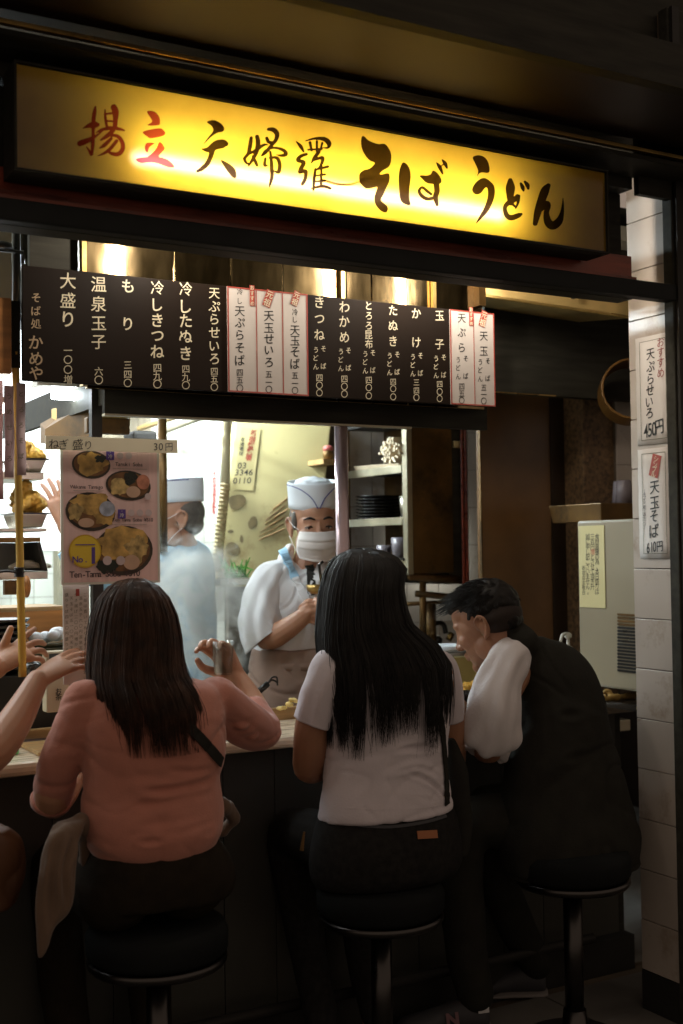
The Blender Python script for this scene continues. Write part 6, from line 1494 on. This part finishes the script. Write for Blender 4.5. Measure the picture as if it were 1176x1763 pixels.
rb = ribbon(m2_, pxline([(770, 1150), (752, 1195), (760, 1260), (766, 1330), (768, 1385)]), 2.62, .022, off=.003)
rb.obj('bag_strap', blackcloth, W2)
ribbon(m2_, pxline([(560, 1386), (600, 1391), (662, 1394), (730, 1391), (766, 1384)]), 2.6, .003, off=-.0002, th=.0008).obj('hem_seam', whitetee, W2)
mb = MB(); rows(mb, [(1270, 762, 778, .03, 2.75), (1330, 758, 800, .05, 2.76), (1420, 756, 806, .055, 2.76), (1470, 762, 800, .05, 2.76)], 2.76)
hb = thing('shoulder_bag', 'black shoulder bag hanging at the right side of the woman in the white t-shirt', 'bag'); link('bag_body', fuse(mb, .006, 3, nz=[(.004, (14, 14, 14))]), blackcloth, hb)

# ================================================================== man in waistcoat
Mn = thing('person', 'man with short black hair in a black waistcoat over white sleeves leaning over his bowl', 'person', (at(985, 1500, Y=2.75).x, 2.75, SEAT))
P = lambda x, y, Y=2.80: at(x, y, Y=Y)
vest = [(1086, 868, 905, .045, 2.80), (1098, 862, 932, .060, 2.80), (1118, 866, 975, .085, 2.80), (1150, 880, 1005, .105, 2.79), (1190, 890, 1021, .118, 2.78), (1240, 888, 1034, .125, 2.77), (1310, 880, 1052, .130, 2.76), (1390, 872, 1072, .140, 2.755), (1450, 872, 1088, .150, 2.75), (1490, 880, 1086, .145, 2.75)]
mb = MB(); rows(mb, vest, 2.8)
limb(mb, [P(900, 1108, 2.76), P(880, 1096, 2.80), P(868, 1082, 2.84)], [.050, .052, .050])
mv = fuse(mb, .006, 4, folds=[([P(910, 1200, 2.66), P(960, 1230, 2.65), P(1020, 1225, 2.68)], -.006, .012), ([P(890, 1290, 2.64), P(960, 1310, 2.63), P(1040, 1290, 2.65)], -.006, .012)], nz=[(.006, (6, 6, 9))], creases=[(.006, (4, 4, 6), 1.2)])
link('waistcoat', mv, blackcloth, Mn)
cb_ = MB(); cc = P(868, 1084, 2.82); nF = V((-.35, .25, .85)).normalized(); e1 = nF.orthogonal().normalized(); e2 = nF.cross(e1)
cb_.loft([(cc-nF*.02, e1*.060, e2*.060), (cc+nF*.008, e1*.058, e2*.058), (cc+nF*.028, e1*.057, e2*.057), (cc+nF*.026, e1*.052, e2*.052)], n=26, sub=2); cb_.obj('collar', blackcloth, Mn, smooth=True)
sleeve(Mn, [P(905, 1112, 2.78), P(876, 1134, 2.75), P(858, 1180, 2.725), P(848, 1232, 2.72), P(838, 1268, 2.745), P(820, 1266, 2.81), P(802, 1246, 2.88)], [.030, .060, .066, .076, .074, .056, .034], whitetee2, 1.9, .9, .10, up=(.3, 1, 0))
mb = MB(); limb(mb, [P(866, 1200, 2.75), P(858, 1262, 2.76), P(864, 1306, 2.78)], [.050, .052, .018]); link('sleeve_fold', fuse(mb, .005, 5, creases=[(.006, (5, 5, 7), 1.3)]), whitetee2, Mn)
mb = MB(); limb(mb, [P(803, 1243, 2.88), P(797, 1252, 2.88)], [.018, .014]); link('rolled_cuff', fuse(mb, .003, 2, nz=[(.003, (80, 80, 80))]), whitetee2, Mn)
# body
b = MB(); Fm_ = frame((-.50, .76, -.38), roll=.0)
hc = P(840, 1076, 2.84)
T = head(b, hc, Fm_, 1.0, neck=P(884, 1118, 2.80))
rows(b, [(1120, 880, 950, .06, 2.8), (1180, 905, 990, .09, 2.78), (1300, 905, 1020, .10, 2.76), (1450, 910, 1050, .11, 2.75), (1500, 910, 1050, .11, 2.75)], 2.78)
limb(b, [P(884, 1160, 2.76), P(850, 1230, 2.73), P(842, 1290, 2.78), P(818, 1268, 2.92), P(798, 1236, 3.02)], [.05, .045, .040, .034, .025])
hand(b, P(798, 1236, 3.02), (-.25, .7, .35), (-.8, -.3, .2), side=-1, curl=(.45, .45, .5, .55), thumb=.5)
limb(b, [P(960, 1170, 2.84), P(940, 1250, 2.98), P(880, 1240, 3.05)], [.05, .045, .03])
hand(b, P(880, 1240, 3.05), (-.9, .3, .1), (0, .3, 1), side=1, curl=(.4, .4, .4, .5))
hx0_ = P(985, 1500, 2.75).x
kn = [V((hx0_-.30, 2.86, SEAT+.05)), V((hx0_-.12, 3.02, SEAT+.04))]
ft = [at(800, 1735, Y=2.90), at(905, 1690, Y=3.02)]
for k_, f_ in zip(kn, ft):
    limb(b, [V((hx0_-.02, 2.76, SEAT+.08)), (V((hx0_-.02, 2.76, SEAT+.08))+k_)/2, k_, V((k_.x*.4+f_.x*.6, k_.y*.4+f_.y*.6, .3)), V((f_.x+.04, f_.y, .10))], [.09, .075, .06, .045, .035])
link('body', fuse(b, .0036, 2), skin_d, Mn)
t_ = MB(); rows(t_, [(1450, 885, 1080, .13, 2.75), (1500, 880, 1090, .14, 2.75)], 2.75)
for k_, f_ in zip(kn, ft):
    limb(t_, [V((hx0_-.02, 2.76, SEAT+.09)), (V((hx0_-.02, 2.76, SEAT+.09))+k_)/2, k_, V((k_.x*.4+f_.x*.6, k_.y*.4+f_.y*.6, .3)), V((f_.x+.04, f_.y, .12))], [.10, .085, .072, .062, .055])
link('trousers', fuse(t_, .009, 4, nz=[(.005, (9, 9, 9))]), blackcloth, Mn)
f0 = ft[0]; shoe(Mn, (f0.x+.075, f0.y-.015, .0065), (f0.x-.17, f0.y+.10, .0065), M('shoe_dark_grey', (.045, .045, .05), .7), M('sole_grey', (.20, .18, .17), .6), 'dark sneaker with a pink letter N on its side', logo=True)
f1_ = ft[1]; shoe(Mn, (f1_.x+.07, f1_.y-.01, .0065), (f1_.x-.15, f1_.y+.12, .0065), M('shoe_dark_grey'), M('sole_grey'))
# hair: solid cap plus short strands
hp = MB(); hp.ell(T((0, -.022, .045)), (.081, .095, .084), R=Fm_, nu=24, nv=16); hp.ell(T((0, .035, .085)), (.062, .062, .040), R=Fm_, nu=20, nv=12); hp.ell(T((0, .066, .080)), (.05, .03, .024), R=Fm_, nu=16, nv=10)
hp.ell(T((0, -.075, .0)), (.058, .03, .045), R=Fm_, nu=16, nv=10)
link('hair_mass', fuse(hp, .004, 3, nz=[(.004, (60, 60, 60))]), hairblack, Mn)
def short(u, t, rn):
    a = u*2*PI; e = rn[0]**.8*1.65                      # polar angle from crown
    d = V((math.sin(e)*math.cos(a), math.sin(e)*math.sin(a), math.cos(e)))
    if d.y > .35 and d.z < .42: d = V((d.x, .35, .75)).normalized()
    if d.z < -.02: d.y = -abs(d.y)-.3; d.normalize()
    base = V((d.x*.082, d.y*.098-.016, d.z*.088+.042))
    fl = V((d.x*.3, .55 if base.z > .06 else -.15, -.25 if base.z > .06 else -.9)); L_ = (.034 if base.z > .06 else .012)*(0.6+.7*rn[1])
    if base.z > .06 and d.y > .45: L_ *= 1.5
    return T(base+(d*.35*t+fl*t*t*.9+V((0, .35, 0))*t)*L_+V((rn[2]-.5, rn[3]-.5, rn[1]-.5))*.006*t)
link('hair_strands', strands(2600, short, r=.0009, seg=5, seed=11), hairblack, Mn)
fd = MB(); fd.ell(T((0, -.040, .010)), (.0795, .071, .055), R=Fm_, nu=24, nv=16); fd.obj('cropped_sides', M('cropped_hair', (.022, .013, .009), .8, var=.4, vs=200), Mn, smooth=True)


# ================================================================== chefs
def hat(parent, c, F, k=1., piping=True, h=.085):
    c = V(c); x, y, z = (V(F.col[i]) for i in range(3)); m = MB(); y2 = y
    m.loft([(c-z*.002, x*.084*k, y2*.100*k), (c+z*h*.5, x*.086*k, y2*.102*k), (c+z*h, x*.088*k, y2*.104*k), (c+z*(h+.0005), x*.082*k, y2*.098*k), (c+z*(h-.012), x*.078*k, y2*.094*k)], n=40, sub=2)
    o = m.obj('chef_hat', hatmat, parent, smooth=True)
    m = MB(); m.ell(c+z*(h-.008)-y*.01, (.066*k, .078*k, .026*k), R=F, nu=30, nv=14); link('hat_crown', fuse(m, .004, 2, nz=[(.004, (40, 40, 8))]), hatmat, o)
    if piping:
        R0 = .0875*k
        def S(a, hh, off=.002): return c+x*((.086*k+off)*math.sin(a))+y*((.102*k+off)*math.cos(a))+z*hh
        for s in (-1, 1):
            P_ = [S(s*a, hh) for a, hh in ((1.9, h*.93), (1.5, h*.93), (1.0, h*.90), (.6, h*.75), (.25, h*.45), (.04, .004))]
            MB().tube(smooth_path(P_, 6), .0016, n=6).obj('blue_piping', blueline, o)
    return o
def mask(parent, T, F, k=1.):
    m = MB(); vs = []; nu, nv = 24, 26
    for j in range(nv+1):
        v = j/nv
        for i in range(nu+1):
            a = (i/nu-.5)*2*1.18; w_ = .060+.012*math.sin(v*PI)
            z = -.014-.104*v*(1-.10*abs(a))
            y = .047+(.076+.022*math.sin(min(1, v*1.25)*PI)*1.0)*math.cos(a)**.8-.012*v+ (.0035*(2*((v*3.5) % 1)-1) if abs(a) < 1.0 and .1 < v < .95 else 0)
            vs.append(T((w_*math.sin(a)*1.12, y-.008, z+.004)))
    fs = [(j*(nu+1)+i, j*(nu+1)+i+1, (j+1)*(nu+1)+i+1, (j+1)*(nu+1)+i) for j in range(nv) for i in range(nu)]
    o = m.add(vs, fs).obj('face_mask', maskmat, parent, smooth=True); s = o.modifiers.new('s', 'SOLIDIFY'); s.thickness = .002
    for sd in (-1, 1):
        MB().tube(smooth_path([T((sd*.064, .062, -.006)), T((sd*.078, .03, .004)), T((sd*.087, -.006, .022))], 5), .0013*k, n=5).obj('ear_loop', maskmat, o)
        MB().tube(smooth_path([T((sd*.062, .055, -.10)), T((sd*.078, .02, -.06)), T((sd*.085, -.012, -.034))], 5), .0013*k, n=5).obj('ear_loop', maskmat, o)
    return o

Yc1 = 3.72
C1 = thing('person', 'masked chef in a white jacket and white hat with blue piping facing the customers', 'person', (at(520, 1300, Y=Yc1).x, Yc1, 0))
P = lambda x, y, Y=Yc1: at(x, y, Y=Y)
F1 = frame((-.30, -.94, -.14), roll=.03); k1 = 1.02
hc = P(541, 904, 3.70)
b = MB(); T = head(b, hc, F1, k1, neck=P(525, 985, 3.74))
rows(b, [(985, 495, 565, .06, 3.74), (1020, 450, 600, .09, 3.74), (1100, 455, 595, .10, 3.74), (1220, 450, 598, .11, 3.74)], Yc1)
HZ = P(520, 1230).z
for s in (-1, 1):
    hx = P(520, 1230).x+s*.09; limb(b, [V((hx, Yc1+.02, HZ-.05)), V((hx+s*.01, Yc1+.02, HZ*.5)), V((hx+s*.02, Yc1+.02, .08)), V((hx+s*.03, Yc1-.10, .04))], [.085, .06, .045, .04])
wa = P(531, 1054, 3.56); wb_ = P(575, 1060, 3.58)
limb(b, [P(484, 1010, 3.74), P(456, 1060, 3.68), P(460, 1098, 3.64), P(495, 1082, 3.58), wa], [.040, .042, .042, .037, .026])
limb(b, [P(603, 1005, 3.74), P(615, 1080, 3.70), P(610, 1100, 3.66), P(592, 1080, 3.60), wb_], [.050, .046, .042, .035, .026])
hand(b, wa, (.85, -.30, .30), (-.15, -.6, .75), side=1, curl=(.55, .6, .65, .7), thumb=.6)
hand(b, wb_, (-.8, -.25, .45), (.2, -.6, .7), side=-1, curl=(.5, .55, .6, .6), thumb=.5)
link('body', fuse(b, .0036, 2), skin, C1)
eyes(C1, T, F1, k1, .82)
hp = MB(); hp.ell(T((0, -.026, .030)), (.081*k1, .086*k1, .062*k1), R=F1, nu=24, nv=14)
for s in (-1, 1): hp.ell(T((s*.070, .016, .020)), (.012, .022, .034), R=F1, nu=12, nv=8)
link('hair_mass', fuse(hp, .004, 2), greyhair, C1)
hat(C1, T((0, -.012, .062)), F1, k1); mask(C1, T, F1, k1)
mb = MB(); jk = [(968, 515, 556, .055, 3.76), (978, 492, 578, .075, 3.745), (990, 462, 604, .095, 3.74), (1010, 452, 616, .11, 3.73), (1060, 450, 612, .125, 3.72), (1120, 440, 608, .13, 3.72), (1200, 436, 608, .14, 3.72), (1260, 434, 610, .14, 3.72)]
rows(mb, jk, Yc1)
limb(mb, [P(500, 988, 3.73), P(474, 998, 3.72), P(462, 1030, 3.71)], [.045, .052, .045]); limb(mb, [P(580, 988, 3.73), P(598, 1000, 3.72), P(606, 1030, 3.72)], [.045, .052, .045])
sleeve(C1, [P(500, 978, 3.73), P(470, 995, 3.72), P(450, 1040, 3.69), P(446, 1078, 3.655), P(452, 1102, 3.635)], [.035, .062, .070, .072, .070], chefwhite, 1.1, .80, .08, tilt=.55)
sleeve(C1, [P(575, 980, 3.73), P(600, 996, 3.72), P(614, 1040, 3.70), P(614, 1085, 3.67)], [.035, .062, .068, .068], chefwhite, .3, .80, .05)
limb(mb, [P(488, 985, 3.70), P(492, 960, 3.73), P(500, 945, 3.77)], [.030, .026, .018])
fo = [([P(478, 985, 3.60), P(470, 1040, 3.58), P(478, 1085, 3.58)], -.012, .012), ([P(500, 990, 3.60), P(520, 1040, 3.58), P(545, 1080, 3.58)], -.006, .009), ([P(440, 1020, 3.62), P(455, 1050, 3.60), P(478, 1072, 3.58)], -.007, .009), ([P(430, 1060, 3.62), P(450, 1072, 3.58), P(470, 1068, 3.57)], .006, .009), ([P(450, 1130, 3.60), P(510, 1120, 3.58), P(580, 1140, 3.58)], -.008, .010), ([P(450, 1160, 3.60), P(520, 1150, 3.58), P(590, 1165, 3.58)], -.007, .010), ([P(482, 1010, 3.60), P(505, 1060, 3.58), P(510, 1110, 3.58)], -.006, .010)]
mj_ = fuse(mb, .006, 8, folds=fo, nz=[(.009, (6, 6, 8))], creases=[(.007, (4.4, 4.4, 3.6), 1.6), (.003, (10, 10, 8), 1.8)]); link('jacket', mj_, chefwhite, C1)
for pts, wd, mt in (([(487, 948), (492, 962), (499, 978), (508, 996)], .030, chefblue), ([(553, 968), (549, 985), (541, 1004), (536, 1030)], .028, chefwhite), ([(508, 996), (522, 1022), (536, 1048)], .024, chefwhite)):
    ribbon(mj_, pxline(pts, 5), 3.62, wd, off=.002, th=.006).obj('collar_band', mt, C1, smooth=False)
vn = [P(513, 972, 3.60), P(551, 968, 3.60), P(536, 1026, 3.58)]
ribbon(mj_, pxline([(531, 968), (534, 985), (536, 1008), (537, 1026)], 5), 3.62, .030, off=.004, th=.004).obj('undershirt', blackcloth, C1)
mb = MB(); rows(mb, [(1112, 440, 612, .158, 3.72), (1150, 434, 616, .163, 3.715), (1210, 426, 618, .170, 3.71), (1270, 424, 620, .175, 3.71), (1400, 422, 622, .175, 3.71)], Yc1, n=44)
link('apron', fuse(mb, .007, 3, creases=[(.008, (4, 4, 7), 1.2)], folds=[([P(450, 1170, 3.56), P(520, 1185, 3.55), P(600, 1165, 3.56)], -.008, .012)], nz=[(.004, (14, 14, 4))]), apronmat, C1)
MB().loft([((P(448, 1140)+P(604, 1140))/2+V((0, 0, .012*s)), V((P(604, 1140).x-P(448, 1140).x, 0, 0))*.565, V((0, .168, 0))) for s in (-1, 1)], n=40, sub=1).obj('apron_band', apronmat, C1, smooth=True)
t_ = MB()
for s in (-1, 1):
    hx = P(520, 1230).x+s*.09; limb(t_, [V((hx, Yc1+.02, HZ-.1)), V((hx+s*.01, Yc1+.02, HZ*.5)), V((hx+s*.02, Yc1+.02, .10))], [.10, .075, .06]); shoe(C1, (hx+s*.02, Yc1+.08, .0065), (hx+s*.03, Yc1-.16, .0065), blackplastic, darkmetal)
link('trousers', fuse(t_, .009, 2), blackcloth, C1)
ck = thing('steel_ladle', 'steel ladle with a brass rim in the masked chef\'s hands', 'ladle')
p = P(545, 1012, 3.54); MB().lathe((p.x, p.y, p.z-.02), [(.018, 0), (.032, .012), (.036, .03), (.034, .03), (.016, .004)], n=20).obj('ladle_cup', brass, ck, smooth=True)
MB().tube([p+V((.02, 0, .01)), P(549, 972, 3.5), P(556, 967, 3.5)], .005, n=8).obj('ladle_handle', chrome, ck, smooth=True)

Yc2 = 4.05
C2 = thing('person', 'chef in a pale blue jacket and white hat turned left, half hidden by steam', 'person', (at(310, 1300, Y=Yc2).x, Yc2, 0))
P = lambda x, y, Y=Yc2: at(x, y, Y=Y)
F2 = frame((-.93, .18, -.05)); hc = P(299, 894, 4.02); k2 = 1.0
b = MB(); T = head(b, hc, F2, k2, neck=P(318, 950, 4.05))
rows(b, [(955, 290, 345, .06), (1000, 275, 350, .09), (1200, 275, 350, .10)], Yc2)
HZ = P(310, 1230).z
for s in (-1, 1):
    limb(b, [V((P(312, 1200).x, Yc2+s*.09, HZ-.05)), V((P(312, 1200).x, Yc2+s*.09, .08)), V((P(312, 1200).x-.10, Yc2+s*.09, .04))], [.085, .05, .04])
wr2 = P(112, 905, 3.92)
limb(b, [P(285, 975, 3.98), P(215, 990, 3.93), P(160, 960, 3.92), wr2], [.052, .045, .040, .027])
hand(b, wr2, (-.30, .15, .95), (.30, -.95, .1), side=1, curl=(.10, .12, .16, .22), thumb=.1, spread=.12)
limb(b, [P(335, 975, 4.12), P(300, 1060, 4.2), P(230, 1060, 4.2)], [.05, .045, .03]); hand(b, P(230, 1060, 4.2), (-1, 0, 0), (0, 0, 1), side=-1)
link('body', fuse(b, .0038, 2), skin, C2)
hp = MB(); hp.ell(T((0, -.030, .022)), (.081, .084, .070), R=F2, nu=24, nv=14); hp.ell(T((0, -.055, -.02)), (.066, .052, .045), R=F2, nu=20, nv=12); link('hair_mass', fuse(hp, .004, 2), greyhair, C2)
hat(C2, T((0, -.012, .060)), F2, k2, h=.08); mask(C2, T, F2, k2); eyes(C2, T, F2, k2, .8)
mb = MB(); rows(mb, [(930, 296, 336, .055, 4.06), (940, 278, 350, .08, 4.06), (956, 262, 360, .11, 4.05), (985, 256, 364, .135, 4.05), (1050, 254, 364, .15, 4.05), (1150, 252, 364, .16, 4.05), (1260, 250, 366, .17, 4.05)], Yc2)
limb(mb, [P(310, 966, 4.0), P(285, 972, 3.97)], [.06, .06])
sleeve(C2, [P(310, 962, 4.0), P(270, 978, 3.95), P(200, 985, 3.92), P(150, 965, 3.91), P(126, 935, 3.92)], [.05, .072, .074, .07, .066], chefblue, .5, .9, .05)
limb(mb, [P(330, 975, 4.12), P(300, 1040, 4.2)], [.07, .07])
mq = fuse(mb, .007, 4, folds=[([P(270, 975, 3.9), P(300, 1010, 3.9), P(350, 1010, 3.95)], -.008, .012), ([P(262, 1000, 3.9), P(290, 1050, 3.9), P(350, 1080, 3.95)], -.008, .012)], nz=[(.007, (8, 8, 9))], creases=[(.007, (4, 4, 5), 1.5)])
link('jacket', mq, chefblue, C2)
t_ = MB(); rows(t_, [(1200, 252, 364, .16), (1260, 255, 362, .16)], Yc2)
for s in (-1, 1): limb(t_, [V((P(312, 1200).x, Yc2+s*.09, HZ-.05)), V((P(312, 1200).x, Yc2+s*.09, .12))], [.11, .06]); shoe(C2, (P(312, 1200).x+.05, Yc2+s*.09, .0065), (P(312, 1200).x-.20, Yc2+s*.09, .0065), blackplastic, darkmetal)
link('trousers', fuse(t_, .009, 2), blackcloth, C2)

# ================================================================== guest cut by the left edge
G_ = thing('person', 'guest cut off by the left picture edge, gesturing with both bare hands', 'person', (.36, 2.66, SEAT))
P = lambda x, y, Y=2.8: at(x, y, Y=Y)
b = MB(); cx = .34
head(b, (cx+.01, 2.78, EYE.z-.13), frame((.3, 1, -.1)), 1.0, neck=(cx, 2.72, EYE.z-.33))
b.loft([(V((cx, 2.70, z)), V((w_, 0, 0)), V((0, d_, 0))) for z, w_, d_ in ((EYE.z-.33, .08, .05), (EYE.z-.40, .15, .08), (EYE.z-.6, .15, .09), (SEAT+.03, .16, .11))], n=28)
w1 = P(64, 1172, 2.88); 
limb(b, [V((cx+.15, 2.70, EYE.z-.42)), P(-60, 1300, 2.72), P(-20, 1300, 2.76), P(26, 1242, 2.82), w1], [.045, .044, .046, .040, .027])
T1, tp = hand(b, w1, (.80, .25, .38), (-.35, -.45, .80), side=-1, curl=(.10, .14, .20, .26), thumb=.5, spread=.03)
w2 = P(-6, 1150, 2.98)
limb(b, [V((cx-.15, 2.70, EYE.z-.42)), V((cx-.22, 2.85, cz+.02)), w2], [.045, .042, .027])
hand(b, w2, (.72, .10, .40), (-.45, -.60, .6), side=-1, curl=(.05, .30, .40, .45), thumb=-.9, spread=.16, k=.95)
for s in (-1, 1):
    hx = cx-.02+s*.09; limb(b, [V((hx, 2.70, SEAT+.07)), V((hx, 3.0, SEAT+.07)), V((hx, 3.02, .25)), V((hx, 2.96, .08))], [.085, .06, .045, .035])
link('body', fuse(b, .0034, 2), skin, G_)
mb = MB(); mb.loft([(V((cx, 2.70, z)), V((w_, 0, 0)), V((0, d_, 0))) for z, w_, d_ in ((EYE.z-.35, .09, .06), (EYE.z-.40, .17, .10), (EYE.z-.6, .17, .11), (SEAT+.05, .18, .13))], n=28)
limb(mb, [V((cx+.15, 2.70, EYE.z-.42)), V((cx+.20, 2.70, EYE.z-.55))], [.058, .055]); limb(mb, [V((cx-.15, 2.70, EYE.z-.42)), V((cx-.2, 2.76, EYE.z-.52))], [.058, .055])
link('shirt', fuse(mb, .008, 3, nz=[(.005, (8, 8, 8))]), M('dark_brown_shirt', (.10, .05, .03), .9), G_)
mb = MB(); mb.ell((cx+.01, 2.765, EYE.z-.10), (.086, .10, .095)); mb.ell((cx+.01, 2.72, EYE.z-.17), (.08, .06, .09)); link('hair_mass', fuse(mb, .006, 2), hairblack, G_)
t_ = MB()
for s in (-1, 1):
    hx = cx-.02+s*.09; limb(t_, [V((hx, 2.70, SEAT+.08)), V((hx, 3.0, SEAT+.08)), V((hx, 3.02, .25)), V((hx, 2.96, .10))], [.10, .075, .06, .05]); shoe(G_, (hx, 2.92, .0065), (hx, 3.16, .0065), blackplastic, darkmetal)
link('trousers', fuse(t_, .009, 3), brownpants, G_)
stool(cx-.02, 2.70, SEAT, 'round black stool at the left edge of the picture, mostly cut off')

bgb = thing('brown_bag', 'brown leather bag hanging in the dark at the lower left edge', 'bag')
mb = MB(); mb.loft([(at(-12, py, Y=2.75), V((w_, 0, 0)), V((0, .06, 0))) for py, w_ in ((1425, .03), (1450, .065), (1500, .072), (1548, .055), (1560, .03))], n=20)
link('bag_body', fuse(mb, .005, 3, creases=[(.006, (6, 6, 6), 1.2)]), M('brown_leather_dark', (.09, .035, .012), .5, var=.3), bgb)
# beige coat hanging off the left stool
bc = thing('beige_coat', 'beige coat draped over the stool beside the woman in coral', 'coat')
mb = MB(); rows(mb, [(1408, 118, 150, .015, 2.66), (1420, 88, 146, .025, 2.64), (1450, 76, 136, .03, 2.62), (1500, 66, 128, .03, 2.60), (1560, 61, 122, .028, 2.60), (1600, 63, 96, .022, 2.60), (1640, 64, 80, .012, 2.60), (1652, 66, 72, .006, 2.60)], 2.6)
limb(mb, [at(140, 1416, Y=2.66), at(150, 1440, Y=2.70), at(150, 1480, Y=2.72)], [.018, .02, .02])
limb(mb, [at(374, 1382, Y=2.72), at(392, 1392, Y=2.74), at(402, 1412, Y=2.76), at(385, 1430, Y=2.78)], [.014, .020, .016, .012]); limb(mb, [at(150, 1480, Y=2.74), at(260, 1450, Y=2.84), at(385, 1430, Y=2.78)], [.02, .02, .014])
link('cloth', fuse(mb, .005, 3, folds=[([at(110, 1430, Y=2.60), at(92, 1500, Y=2.57), at(90, 1600, Y=2.57)], -.012, .010), ([at(130, 1440, Y=2.60), at(112, 1500, Y=2.57), at(118, 1560, Y=2.57)], -.010, .009)], nz=[(.010, (34, 34, 5))]), beigecloth, bc)
